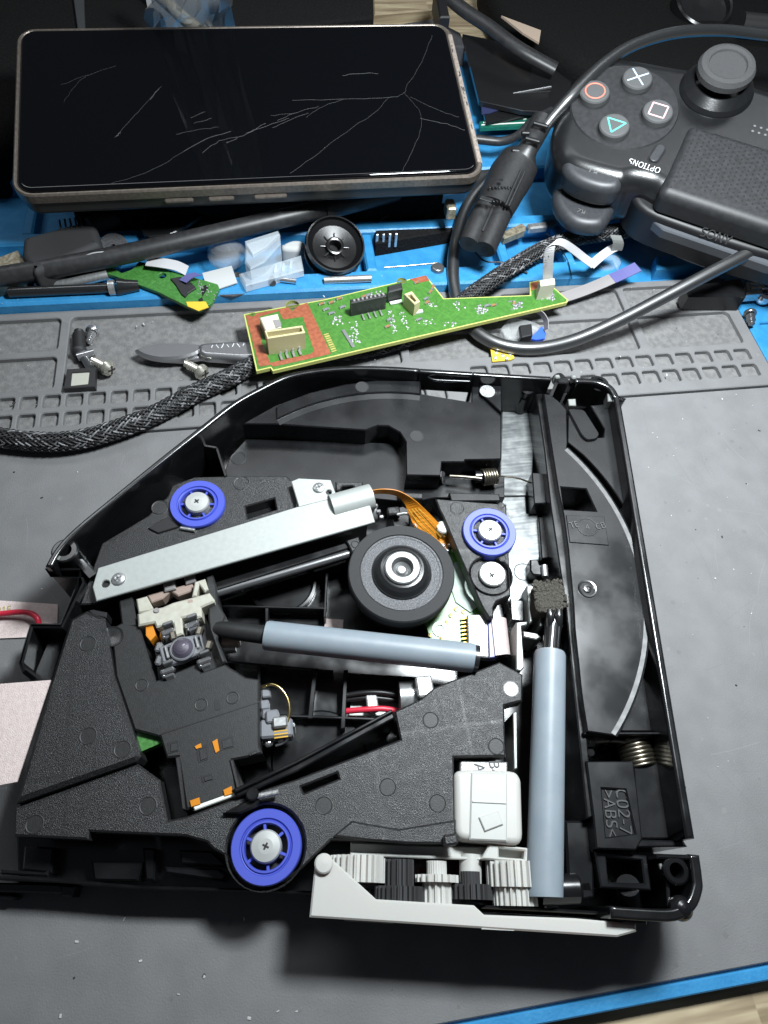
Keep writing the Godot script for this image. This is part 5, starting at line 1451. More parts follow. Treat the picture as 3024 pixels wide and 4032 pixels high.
# ---------------------------------------------------------------- game controller
func controller() -> void:
	var o := thing("game_controller", "black wireless game controller with coloured button symbols", "game controller", Vector3(150, 5, -240))
	var f := Transform3D(Basis(Vector3(-0.8286, -0.0073, -0.5597), Vector3(-0.1506, 0.9659, 0.2104), Vector3(0.5391, 0.2586, -0.8015)).orthonormalized(), Vector3(127.7, 46.0, -230.4))
	var sh := func() -> Shape:
		var s := S()
		s.t = f
		return s
	# main shell: right half in view, the left half runs on out of the picture
	var half := curve2(pl([-49, -30, -36, -29.5, -24, -28.5, -19, -27.5, -14, -28.5, -10, -31, 0, -32, 9, -31.5, 15, -27.5, 19.5, -19, 21.5, -6, 22, 6, 19.5, 16, 14, 22, 6, 25, -3, 26.5, -12, 28, -20, 29.5, -34, 29.5, -49, 29]), 4)
	var whole := half.duplicate()
	for i in range(half.size() - 1, -1, -1):
		whole.append(Vector2(-98.0 - half[i].x, half[i].y))
	part("shell", sh.call().pillow(whole, -26, -2.6, 6.5, 8, true), m.pad_shell, o, "black plastic controller shell")
	part("face_plate", sh.call().lathe([Vector2(19.2, -5), Vector2(19.1, -2.7), Vector2(18.6, -2.1), Vector2(0.01, -2.1)], Transform3D(), 56), m.pad_face, o, "dusty round button plate")
	# four symbol buttons
	var kinds := [["circle", Vector3(11.6, 0, 0), m.symbol_red], ["cross", Vector3(0, 0, 11.6), m.symbol_blue], ["square", Vector3(-11.6, 0, 0), m.symbol_pink], ["triangle", Vector3(0, 0, -11.6), m.symbol_green]]
	for k in kinds:
		var at: Vector3 = k[1]
		var b := part("face_button", sh.call().lathe([Vector2(5.3, -2.6), Vector2(5.25, -0.5), Vector2(4.9, 0.0), Vector2(4.4, 0.12), Vector2(0.01, 0.2)], Transform3D(Basis(), at), 36), m.pad_button, o, k[0] + " button")
		part("button_gap", sh.call().lathe([Vector2(5.9, -2.09), Vector2(5.3, -2.05)], Transform3D(Basis(), at), 36), m.deep_black, b)
		var pts := []
		match k[0]:
			"circle":
				for i in 33:
					pts.append(Vector3(cos(TAU * i / 32), 0, sin(TAU * i / 32)) * 3.4)
			"triangle":
				pts = [Vector3(-3.3, 0, 2.0), Vector3(3.3, 0, 2.0), Vector3(0, 0, -3.6), Vector3(-3.3, 0, 2.0), Vector3(3.3, 0, 2.0)]
			"square":
				pts = [Vector3(-2.7, 0, -2.7), Vector3(2.7, 0, -2.7), Vector3(2.7, 0, 2.7), Vector3(-2.7, 0, 2.7), Vector3(-2.7, 0, -2.7), Vector3(2.7, 0, -2.7)]
		var lines: Array = []
		if k[0] == "cross":
			lines = [[Vector3(-2.9, 0, -2.9), Vector3(2.9, 0, 2.9)], [Vector3(2.9, 0, -2.9), Vector3(-2.9, 0, 2.9)]]
		elif k[0] == "circle":
			lines = [pts]
		else:
			for i in pts.size() - 2:
				lines.append([pts[i], pts[i + 1]])
		var s2: Shape = sh.call()
		for ln in lines:
			var pp := PackedVector3Array()
			for q in ln:
				pp.append(at + q + Vector3(0, 0.17, 0))
			s2.tube(pp, 0.32, 6, true, 0.4)
		part("symbol", s2, k[2], b)
	# thumb stick in its cone
	var sc := Vector3(-27.0, 0, 19.5)
	part("stick_cone", sh.call().lathe([Vector2(13.2, -4.5), Vector2(12.8, -2.2), Vector2(12.0, -0.8), Vector2(9.4, 1.6), Vector2(8.8, 1.5), Vector2(7.6, -3.0), Vector2(0.01, -3.4)], Transform3D(Basis(), sc), 48), m.pad_shell, o, "glossy cone around the thumb stick")
	part("stick_stem", sh.call().lathe([Vector2(3.8, -3), Vector2(3.6, 6)], Transform3D(Basis(), sc), 20), m.deep_black, o)
	part("thumb_stick", sh.call().lathe([Vector2(3.6, 3.4), Vector2(8.2, 3.2), Vector2(9.5, 4.2), Vector2(9.7, 6.2), Vector2(8.9, 7.7), Vector2(7.6, 8.1), Vector2(6.5, 7.7), Vector2(6.2, 7.0), Vector2(3.0, 6.8), Vector2(0.01, 6.8)], Transform3D(Basis(), sc), 48), m.stick_rubber, o, "worn grey rubber thumb stick")
	# touch pad with its dotted face
	var tp := part("touch_pad", sh.call().pillow(rect(-74.5, -31.5, -23.2, 0.8, 3.0, 5), -9.5, -0.9, 3.4, 7), m.pad_face, o, "dotted touch pad")
	var dots: Shape = sh.call()
	for i in 26:
		for j in 13:
			dots.lathe([Vector2(0.42, -0.86), Vector2(0.01, -0.84)], Transform3D(Basis(), Vector3(-26.6 - i * 1.75, 0, -25.5 + j * 1.9 + (i % 2) * 0.95)), 5)
	var dm := part("dots", dots, m.deep_black, tp)
	dm.set_meta("kind", "stuff")
	# options button and its word
	part("options_button", sh.call().pillow(turn2(rect(-1.7, -4.0, 1.7, 4.0, 1.65, 5), 0.12, Vector2(-17.4, -15.5)), -4, -1.7, 0.5, 3), m.pad_trigger, o)
	part("button_gap", sh.call().pillow(turn2(rect(-2.1, -4.4, 2.1, 4.4, 2.0, 5), 0.12, Vector2(-17.4, -15.5)), -4, -2.45, 0.1, 2), m.deep_black, o)
	var wf := f * Transform3D(Basis(Vector3.RIGHT, -PI / 2 - 0.3), Vector3(-15.2, -2.42, -21.8))
	words("OPTIONS", 2.7, 0.08, m.print_white, o, wf, "options_print")
	# speaker holes
	var holes: Shape = sh.call()
	for i in 9:
		holes.lathe([Vector2(0.5, -2.5), Vector2(0.01, -2.5)], Transform3D(Basis(), Vector3(-44.0 - (i % 5) * 2.2, 0, 6.5 + (i / 5) * 2.4)), 8)
	part("speaker_holes", holes, m.print_grey, o)
	# shoulder buttons
	var r1 := part("bumper", sh.call().pillow(curve2(pl([-10.8, -27.2, -10.4, -31.8, -5, -34.6, 3, -34.8, 9, -32.6, 11.6, -28, 8, -25.2, 0, -24, -7, -24.6, -10.8, -27.2]), 4), -14, -4.0, 3.0, 6, true), m.pad_trigger, o, "grey shoulder bumper")
	words("R1", 3.2, 0.2, m.emboss_black, r1, f * Transform3D(Basis(Vector3.RIGHT, -PI / 2 - 0.5), Vector3(0.2, -3.95, -29.6)))
	var tr := part("trigger", sh.call().pillow(curve2(pl([-11.2, -27, -11.6, -33, -10, -39.5, -3, -42.5, 3.5, -41.5, 9.6, -36.5, 11.8, -30, 10, -25, -4, -24, -11.2, -27]), 4), -22, -14.6, 3.4, 6, true), m.pad_trigger, o, "smooth grey trigger")
	words("R2", 2.8, 0.2, m.emboss_black, tr, f * Transform3D(Basis(Vector3.RIGHT, -PI / 2 - 0.3), Vector3(-1.0, -14.6, -37.5)))
	# light strip in the front face, dark lower front
	part("front_face", sh.call().pillow(curve2(pl([-80, -31, -60, -33, -36, -33, -22, -32.0, -15, -27, -16, -20, -50, -18, -80, -20, -80, -31]), 3), -25, -10.4, 2.0, 4), m.deep_black, o)
	part("light_bar", sh.call().prism(pl([-25, -32.3, -30, -34.6, -68, -34.6, -73, -32.6, -60, -32.0, -32, -31.6]), -17, -13, 0.5), m.light_strip, o)
	words("SONY", 4.2, 0.2, m.emboss_black, o, f * Transform3D(Basis(Vector3(-1, 0, 0), Vector3(0, 0.8, 0.6), Vector3(0, 0.6, -0.8)), Vector3(-47, -10.6, -32.4)), "maker_print")
	# rear of both grips, resting on the bench
	part("grip", sh.call().tube(curve(PackedVector3Array([Vector3(4, -15, 2), Vector3(9, -24, 22), Vector3(14, -36, 38), Vector3(16, -46, 50)]), 6), [11.0, 11.4, 11.8, 12.0, 12.0, 12.0, 12.0, 11.8, 11.6, 11.4, 11.2, 11.0, 10.8, 10.4, 10.0, 9.6, 9.0, 8.0, 6.0], 20, true), m.pad_shell, o)
	part("grip", sh.call().tube(curve(PackedVector3Array([Vector3(-102, -15, 2), Vector3(-107, -24, 22), Vector3(-112, -36, 38), Vector3(-114, -46, 50)]), 6), 10.5, 16, true), m.pad_shell, o)

func turn2(p: PackedVector2Array, a: float, at: Vector2) -> PackedVector2Array:
	var o := PackedVector2Array()
	for q in p:
		o.append(q.rotated(a) + at)
	return o


# ---------------------------------------------------------------- cables
# woven sleeve: two sets of yarns running round the core in opposite senses
func braid(o: Node, line: PackedVector3Array, r: float) -> void:
	var fine := PackedVector3Array()
	var dist := [0.0]
	for i in range(1, line.size()):
		dist.append(dist[-1] + line[i].distance_to(line[i - 1]))
	var n := int(dist[-1] / 0.75)
	var j := 0
	for i in n + 1:
		var s: float = dist[-1] * i / n
		while j < dist.size() - 2 and dist[j + 1] < s:
			j += 1
		fine.append(line[j].lerp(line[j + 1], (s - dist[j]) / maxf(dist[j + 1] - dist[j], 0.0001)))
	var side := Vector3.ZERO
	var sides := []
	var ups := []
	for i in fine.size():
		var d := (fine[mini(i + 1, n)] - fine[maxi(i - 1, 0)]).normalized()
		side = d.cross(Vector3.UP).normalized() if i == 0 else (side - d * side.dot(d)).normalized()
		sides.append(side); ups.append(side.cross(d))
	part("core", S().tube(fine, r * 0.86, 10), m.braid_black, o)
	var dark := S()
	var pale := S()
	var yarns := 14
	for dir in [1.0, -1.0]:
		for y in yarns:
			var run := PackedVector3Array()
			var light := false
			for i in fine.size():
				var s := i * 0.75
				var a: float = TAU * y / yarns + dir * s * TAU / 26.0
				var lift := 0.22 * sin((a * yarns * 0.5) + (0.0 if dir > 0 else PI))
				run.append(fine[i] + (sides[i] * cos(a) + ups[i] * sin(a)) * (r * 0.9 + lift))
				if run.size() >= 5 or i == fine.size() - 1:
					(pale if light else dark).tube(run, r * 0.11, 4, false)
					run = PackedVector3Array([run[-1]])
					light = rng.randf() < 0.16
	part("sleeve", dark, m.braid_black, o).set_meta("kind", "stuff")
	part("sleeve_fleck", pale, m.braid_grey, o).set_meta("kind", "stuff")

func cables() -> void:
	var b := thing("braided_cable", "black braided cable with grey flecks crossing the mat under the circuit board", "cable", Vector3(0, 0, -150))
	braid(b, curve(pt([-96.6, 4.0, -138.9, -85.6, 4.0, -134.4, -72.1, 4.0, -131.4, -61.6, 4.0, -131.6, -51.0, 4.0, -134.6, -40.2, 4.0, -139.3, -28.9, 4.0, -146.3, -18.7, 4.0, -151.5, -8.1, 4.0, -157.0, 10.4, 3.6, -160.1, 29.3, 3.6, -161.3, 46.2, 3.6, -166.4, 59.1, 4.0, -174.4, 67.1, 6.0, -180.4, 76.0, 8.0, -185.6, 85.9, 9.0, -191.8, 98.6, 9.0, -199.7, 112.9, 9.0, -205.4, 126.6, 9.0, -207.8, 144.3, 9.0, -209.7, 159.8, 9.0, -209.9]), 6), 2.95)
	var o := thing("power_cord", "glossy black power cord with a figure-eight plug beside the phone", "power cord", Vector3(60, 8, -215))
	part("cord", S().tube(curve(pt([214.0, 46.0, -273.3, 202.3, 46.0, -274.7, 181.3, 48.0, -274.1, 158.7, 50.0, -268.1, 138.9, 50.0, -259.5, 123.8, 48.0, -249.4, 111.5, 44.0, -239.0, 104.4, 38.0, -235.3, 100.4, 34.0, -232.7]), 8), 2.05, 18), m.cord_jacket, o)
	var plug := part("plug_body", S().tube(curve(pt([101.9, 36.0, -237.6, 98.9, 34.0, -233.6, 94.6, 31.0, -227.3, 91.4, 28.0, -224.4, 87.5, 26.0, -219.3, 82.8, 24.0, -212.3, 78.6, 22.5, -205.8]), 5), radii([4.2, 4.2, 3.7, 7.6, 8.2, 7.6, 7.2], 5), 28, true, 0.72), m.plug_black, o, "moulded black plug with ridged strain relief")
	var na := Vector3(79.7, 21.5, -208.2); var nb := Vector3(70.8, 17.5, -192.9)
	var ns := (nb - na).cross(Vector3.UP).normalized()
	var nose := S()
	for sd in [-1.0, 1.0]:
		nose.tube(PackedVector3Array([na + ns * sd * 3.0, nb + ns * sd * 2.9, nb + (nb - na) * 0.02 + ns * sd * 2.9]), [4.1, 4.0, 3.6], 22)
	part("plug_nose", nose, m.plug_black, plug, "two-barrelled plug nose")
	for sd in [-1.0, 1.0]:
		part("pin_hole", S().lathe([Vector2(1.3, 0), Vector2(0.01, 0)], along(nb + (nb - na) * 0.024 + ns * sd * 2.9, nb - na), 14), m.deep_black, plug)
	part("nose_groove", S().tube(PackedVector3Array([na.lerp(nb, 0.12) + Vector3(0, 2.6, 0), na.lerp(nb, 0.8) + Vector3(0, 2.4, 0)]), 1.0, 10), m.deep_black, plug)
	for q in [[Vector3(98.4, 37.9, -230.4), 0.5], [Vector3(94.8, 35.4, -225.5), 0.5]]:
		part("relief_slot", S().block(q[0], Vector3(5.6, 1.4, 1.5), 0.3, Basis(Vector3.UP, -0.5)), m.deep_black, plug)
	for q in [Vector3(93.1, 35.5, -229.6), Vector3(88.8, 32.5, -224.0)]:
		part("relief_slot", S().block(q, Vector3(3.0, 1.4, 1.5), 0.3, Basis(Vector3.UP, -0.1)), m.deep_black, plug)
	part("body_ridge", S().tube(pt([90.3, 30.4, -214.7, 82.2, 26.6, -201.5]), 0.5, 8), m.plug_black, plug)
	part("body_ridge", S().tube(pt([89.0, 31.0, -215.0, 80.9, 27.2, -201.2]), 0.5, 8), m.plug_black, plug)
	part("body_dot", S().lathe([Vector2(0.8, -0.4), Vector2(0.01, -0.4)], Transform3D(Basis(), Vector3(80.4, 31.6, -209.7)), 12), m.deep_black, plug)
	part("label_frame", S().block(Vector3(74.3, 28.2, -203.7), Vector3(4.4, 0.5, 2.0), 0.15, Basis(Vector3.UP, -0.5)), m.plug_black, plug)
	for i in 9:
		part("embossing", S().block(Vector3(76.6, 29.0, -209.1) + Vector3(i * 1.1, -0.1, 0.1 * i), Vector3(0.5, 0.6, 1.2), 0.1, Basis(Vector3.UP, 0.3 * (i % 3))), m.plug_black, plug)
	for i in 5:
		part("embossing", S().block(Vector3(77.0, 27.6, -203.4) + Vector3(i * 1.2, -0.1, 0.2 * i), Vector3(0.5, 0.6, 1.1), 0.1, Basis(Vector3.UP, 0.4 * (i % 2))), m.plug_black, plug)
	var c := thing("looped_cable", "glossy black cable looping round below the plug towards the right", "cable", Vector3(90, 0, -170))
	part("jacket", S().tube(curve(pt([99.8, 12.0, -251.9, 87.1, 12.0, -238.9, 76.4, 9.0, -227.9, 69.4, 7.0, -213.2, 64.9, 6.0, -198.0, 63.4, 4.2, -185.5, 64.3, 3.4, -174.6, 68.1, 3.4, -164.9, 75.9, 3.4, -158.8, 86.9, 3.6, -156.6, 100.3, 5.0, -157.9, 115.2, 9.0, -161.3, 129.9, 14.0, -165.3, 145.9, 20.0, -169.6, 162.7, 25.0, -174.7, 184.2, 30.0, -182.3]), 8), 2.25, 20), m.cord_jacket, c)
	var k := thing("thick_cable", "thick matte black cable slanting from the left below the phone", "cable", Vector3(-50, 4, -200))
	part("jacket", S().tube(curve(pt([-104.4, 9.0, -195.3, -91.2, 10.0, -197.0, -73.3, 11.0, -199.2, -52.1, 12.0, -202.8, -30.3, 13.0, -207.6, -7.6, 14.0, -212.9, 12.6, 15.0, -217.6, 30.1, 15.0, -223.0, 48.4, 14.0, -229.2, 67.9, 12.0, -236.0, 88.8, 9.0, -243.3]), 7), 3.3, 18), m.cable_matte, k)
	part("bend_relief", S().tube(curve(pt([19.5, 15.0, -219.3, 33.6, 15.0, -223.9, 46.6, 14.5, -228.9]), 5), 3.7, 18), m.cable_matte, k)
	var n := thing("short_cable", "thin black cable behind the phone running into the plug", "cable", Vector3(90, 6, -240))
	part("jacket", S().tube(curve(pt([75.3, 9.0, -273.1, 90.6, 9.0, -269.2, 99.3, 9.0, -267.9, 107.4, 9.0, -272.0, 116.1, 9.0, -281.9, 127.3, 8.0, -291.1]), 6), 1.8, 12), m.cable_matte, n)

func radii(a: Array, k: int) -> Array:
	var o := []
	for i in a.size() - 1:
		for j in k:
			var w := smoothstep(0.0, 1.0, float(j) / k)
			o.append(lerpf(a[i], a[i + 1], w))
	o.append(a[-1])
	return o


# ---------------------------------------------------------------- circuit board
func circuit_board() -> void:
	var o := thing("circuit_board", "long green circuit board with cream connectors lying across the cables", "circuit board", Vector3(40, 6.6, -145))
	var y := 8.6
	var line := pl([-11.9, -175.3, 15.6, -180.3, 52.9, -189.8, 57.3, -177.8, 88.4, -177.2, 89.9, -183.7, 93.4, -184.4, 98.3, -180.2, 101.7, -173.7, 100.9, -172.6, 44.6, -160.3, -3.8, -149.5, -4.4, -150.9, -8.9, -149.9])
	var holes := [ring(Vector3(4.6, 8.6, -178.2), 2.4, 20), ring(Vector3(43.8, 8.6, -187.3), 1.9, 20), ring(Vector3(-9.0, 8.6, -174.9), 0.8, 10)]
	part("board_core", S().prism(line, 7.1, 8.45, 0.0, holes), m.board_edge, o, "yellowish board edge")
	var inner := Shape.inset(line if Shape.area(line) > 0 else rev(line), 0.5)
	var rims := []
	for h in holes:
		rims.append(Shape.inset(rev(h), -0.45))
	part("solder_mask", S().prism(inner, 8.4, 8.56, 0.0, rims), m.board_green, o, "green solder mask")
	part("copper_area", S().prism(pl([-11.2, -174.4, 3.0, -177.3, 4.4, -175.4, 6.5, -177.7, 9.7, -179.0, 15.4, -155.2, 13.1, -154.6, -3.5, -151.2, -4.2, -152.1, -7.9, -151.6]), 8.5, 8.64, 0.0, [pl([-6.8, -173.6, -0.2, -175.7, 1.1, -171.7, 7.6, -172.5, 10.0, -156.9, 8.9, -155.7, -4.3, -152.9, -6.6, -161.9]), ring(Vector3(-9.0, 8.6, -174.9), 1.0, 10)]), m.copper_red, o, "red brown bare copper area")
	part("copper_area", S().prism(pl([46.9, -188.1, 52.9, -189.6, 53.7, -186.9, 48.9, -185.8]), 8.5, 8.64), m.copper_red, o)
	part("copper_area", S().prism(pl([90.1, -183.0, 93.3, -183.9, 92.2, -180.4, 89.3, -179.2]), 8.5, 8.64), m.copper_red, o)
	# tall cream socket and the flat one behind it
	var c1 := part("cream_socket", S().prism(pl([-4.5, -156.3, 7.5, -157.9, 6.8, -161.2, -5.2, -159.7]), y, 16, 0.2, [pl([-4.2, -157.1, 6.6, -158.6, 6.3, -160.4, -4.5, -159.1])]), m.connector_cream, o, "tall cream four-pin socket")
	part("socket_floor", S().prism(pl([-4.2, -157.1, 6.6, -158.6, 6.3, -160.4, -4.5, -159.1]), y, 13.0), m.connector_cream, c1)
	for q in [Vector3(-0.8, 9.0, -154.6), Vector3(1.2, 9.0, -155.2), Vector3(3.3, 9.0, -155.6), Vector3(5.4, 9.0, -156.3)]:
		part("pin", S().block(q, Vector3(0.9, 0.7, 2.4), 0.15, Basis(Vector3.UP, 0.2)).block(q + Vector3(0, 0.5, -1.2), Vector3(0.7, 1.4, 0.6), 0.1), m.solder, c1)
	var c2 := part("cream_socket", S().prism(pl([-6.6, -168.8, -0.6, -170.1, 0.2, -163.9, -5.0, -162.7]), y, 13, 0.3), m.connector_pale, o, "low cream socket behind the tall one")
	part("socket_slot", S().prism(pl([-2.3, -167.0, -0.1, -167.2, 0.3, -164.3, -1.6, -163.6]), 12.8, 13.15), m.ribbon_grey, c2)
	# black socket standing on edge
	var c3 := part("black_socket", S().prism(pl([23.7, -171.4, 36.0, -174.0, 35.9, -175.7, 23.6, -173.3]), y, 14.5, 0.25), m.chip_black, o, "upright black socket with a row of pins")
	for i in 8:
		part("contact", S().block(Vector3(24.9, 14.6, -172.5).lerp(Vector3(35.0, 14.6, -174.6), i / 7.0), Vector3(0.7, 0.4, 1.0), 0.1), m.ribbon_grey, c3)
	for q in [Vector3(27.8, 9.0, -170.4), Vector3(29.9, 9.0, -170.9), Vector3(32.0, 9.0, -171.4), Vector3(34.1, 9.0, -171.9)]:
		part("pin", S().block(q, Vector3(0.7, 0.6, 2.6), 0.15, Basis(Vector3.UP, 0.2)), m.solder, c3)
	var c4 := part("black_capacitor", S().prism(pl([37.2, -179.9, 42.3, -181.4, 42.3, -178.2, 37.1, -176.8]), y, 13.5, 0.4), m.chip_black, o, "square black component")
	part("terminal", S().block(Vector3(40.0, 9.0, -176.6), Vector3(4.4, 0.7, 1.2), 0.15, Basis(Vector3.UP, 0.2)), m.silk_white, c4)
	var c5 := part("yellow_socket", S().prism(pl([42.2, -175.2, 45.1, -176.3, 47.1, -171.3, 45.0, -169.9]), y, 14, 0.25, [pl([43.2, -174.4, 44.6, -175.0, 45.9, -171.6, 45.2, -171.2])]), m.connector_cream, o, "upright pale yellow socket")
	part("terminal", S().block(Vector3(46.9, 9.0, -171.4), Vector3(3.4, 0.9, 1.2), 0.15, Basis(Vector3.UP, 0.2)), m.silk_white, c5)
	# small parts: resistors, capacitors, pads
	for q in [[Vector3(14.5, 8.9, -177.9), 0.2], [Vector3(17.9, 8.9, -178.3), 0.2], [Vector3(15.7, 8.9, -175.1), 0.2], [Vector3(21.4, 8.9, -175.8), 0.2], [Vector3(20.8, 8.9, -179.9), 0.2], [Vector3(29.4, 8.9, -180.4), 0.3], [Vector3(31.0, 8.9, -180.9), 0.3], [Vector3(17.4, 8.9, -173.2), 0.1], [Vector3(50.8, 8.9, -177.7), 0.4], [Vector3(50.9, 8.9, -175.9), 0.5], [Vector3(71.6, 8.9, -172.8), 0.1], [Vector3(74.0, 8.9, -172.8), 0.1], [Vector3(81.4, 8.9, -173.2), 1.0], [Vector3(83.2, 8.9, -172.4), 1.1], [Vector3(54.2, 8.9, -183.2), 0.9], [Vector3(53.0, 8.9, -181.0), 0.7], [Vector3(48.9, 8.9, -185.9), 0.2], [Vector3(36.7, 8.9, -168.7), 0.2], [Vector3(46.7, 8.9, -168.0), 0.2], [Vector3(35.6, 8.9, -165.6), 0.2]]:
		var at: Vector3 = q[0]
		var r := part("chip_part", S().block(at, Vector3(1.5, 0.6, 0.85), 0.1, Basis(Vector3.UP, q[1] + 0.2)), m.resist_brown if rng.randf() < 0.5 else m.ribbon_violet_grey, o)
		for s in [-1.0, 1.0]:
			part("end_cap", S().block(at + Basis(Vector3.UP, q[1] + 0.2) * Vector3(s * 0.95, 0, 0), Vector3(0.5, 0.65, 0.95), 0.1, Basis(Vector3.UP, q[1] + 0.2)), m.solder, r)
	var pads := S()
	var field := func(a: Vector3, b: Vector3, count: int, r: float) -> void:
		for i in count:
			var at := Vector3(rng.randf_range(a.x, b.x), 8.6, rng.randf_range(a.z, b.z))
			pads.lathe([Vector2(r, -0.05), Vector2(r * 0.9, 0.1), Vector2(0.01, 0.16)], Transform3D(Basis(Vector3.UP, rng.randf() * 3.0).scaled(Vector3(1, 1, rng.randf_range(0.6, 1.5))), at), 8)
	field.call(Vector3(17.1, 8.7, -172.2), Vector3(20.9, 8.7, -168.0), 16, 0.42)
	field.call(Vector3(22.3, 8.7, -169.0), Vector3(25.7, 8.7, -159.2), 34, 0.36)
	field.call(Vector3(32.0, 8.7, -183.2), Vector3(36.1, 8.7, -179.7), 16, 0.4)
	field.call(Vector3(36.7, 8.7, -172.9), Vector3(38.3, 8.7, -162.4), 28, 0.36)
	field.call(Vector3(40.4, 8.7, -173.6), Vector3(42.4, 8.7, -166.4), 14, 0.36)
	field.call(Vector3(60.0, 8.7, -175.7), Vector3(63.8, 8.7, -171.8), 10, 0.42)
	field.call(Vector3(67.3, 8.7, -174.3), Vector3(71.6, 8.7, -169.4), 26, 0.45)
	field.call(Vector3(54.9, 8.7, -166.3), Vector3(59.7, 8.7, -164.2), 8, 0.4)
	field.call(Vector3(79.8, 8.7, -174.7), Vector3(84.4, 8.7, -170.3), 10, 0.55)
	field.call(Vector3(45.1, 8.7, -168.3), Vector3(51.9, 8.7, -165.7), 14, 0.36)
	field.call(Vector3(51.3, 8.7, -175.7), Vector3(54.6, 8.7, -173.4), 10, 0.36)
	field.call(Vector3(92.3, 8.7, -179.0), Vector3(96.9, 8.7, -174.0), 60, 0.5)
	field.call(Vector3(42.8, 8.7, -168.5), Vector3(41.7, 8.7, -158.0), 4, 0.3)
	part("solder_pads", pads, m.solder, o).set_meta("kind", "stuff")
	part("tinned_bar", S().block(Vector3(21.7, 8.8, -161.3), Vector3(1.2, 0.4, 8.4), 0.1, Basis(Vector3.UP, 0.32)), m.solder, o)
	for i in 9:
		part("print_stroke", S().block(Vector3(14.7, 8.6, -163.9).lerp(Vector3(16.5, 8.6, -156.3), i / 8.0), Vector3(1.7, 0.1, 0.45 + 0.25 * (i % 2)), 0.0, Basis(Vector3.UP, 0.3)), m.print_gold, o)
	# pale header at the right end with its white ribbon
	var hd := part("pale_header", S().prism(pl([90.3, -177.5, 96.0, -178.1, 95.4, -175.1, 89.9, -174.5]), y, 15, 0.3), m.connector_pale, o, "pale header holding the white ribbon")
	part("header_pin", S().block(Vector3(95.2, 9.2, -179.5), Vector3(4.6, 1.2, 1.6), 0.2), m.solder, hd)
	var rb := thing("white_ribbon", "crumpled white ribbon cable rising from the end of the green board", "ribbon cable", Vector3(93.0, 15.0, -176.9))
	part("ribbon", S().ribbon(curve(pt([93.8, 13.5, -178.1, 91.7, 21.0, -177.8, 90.6, 27.0, -177.9, 91.7, 29.0, -179.0, 96.0, 27.0, -181.3, 103.6, 20.0, -185.8, 110.2, 14.0, -188.4, 114.7, 11.0, -188.2]), 5), curve(PackedVector3Array([Vector3(3.6, 0, 0), Vector3(3.6, 0, 0), Vector3(3.4, 0, -0.4), Vector3(2.4, 0, -2.4), Vector3(2.0, 0, -3.4), Vector3(2.6, 0, -3.4), Vector3(2.8, 0, -3.2), Vector3(2.6, 0, -3.4)]), 5), 0.25), m.ribbon_white, rb)
	part("ribbon", S().ribbon(curve(pt([113.5, 10.9, -187.9, 117.6, 12.0, -190.8, 121.2, 14.0, -192.1, 123.4, 15.0, -192.3]), 4), Vector3(1.2, 0.4, 3.6), 0.25), m.ribbon_white, rb)
	part("ribbon_end", S().ribbon(curve(pt([122.9, 15.0, -190.8, 122.5, 18.0, -190.8, 121.2, 20.0, -192.6]), 3), Vector3(3.4, 0.6, 1.4), 0.4), m.pad_shiny, rb)
	words("2D20", 2.6, 0.06, m.print_grey, rb, Transform3D(Basis(Vector3(0.05, 0.7, -0.7).normalized(), Vector3(-1, 0, 0), Vector3(0, 0.7, 0.72)).orthonormalized(), Vector3(90.2, 24.6, -177.2)), "ribbon_print")

func rev(p: PackedVector2Array) -> PackedVector2Array:
	var q := p.duplicate()
	q.reverse()
	return q


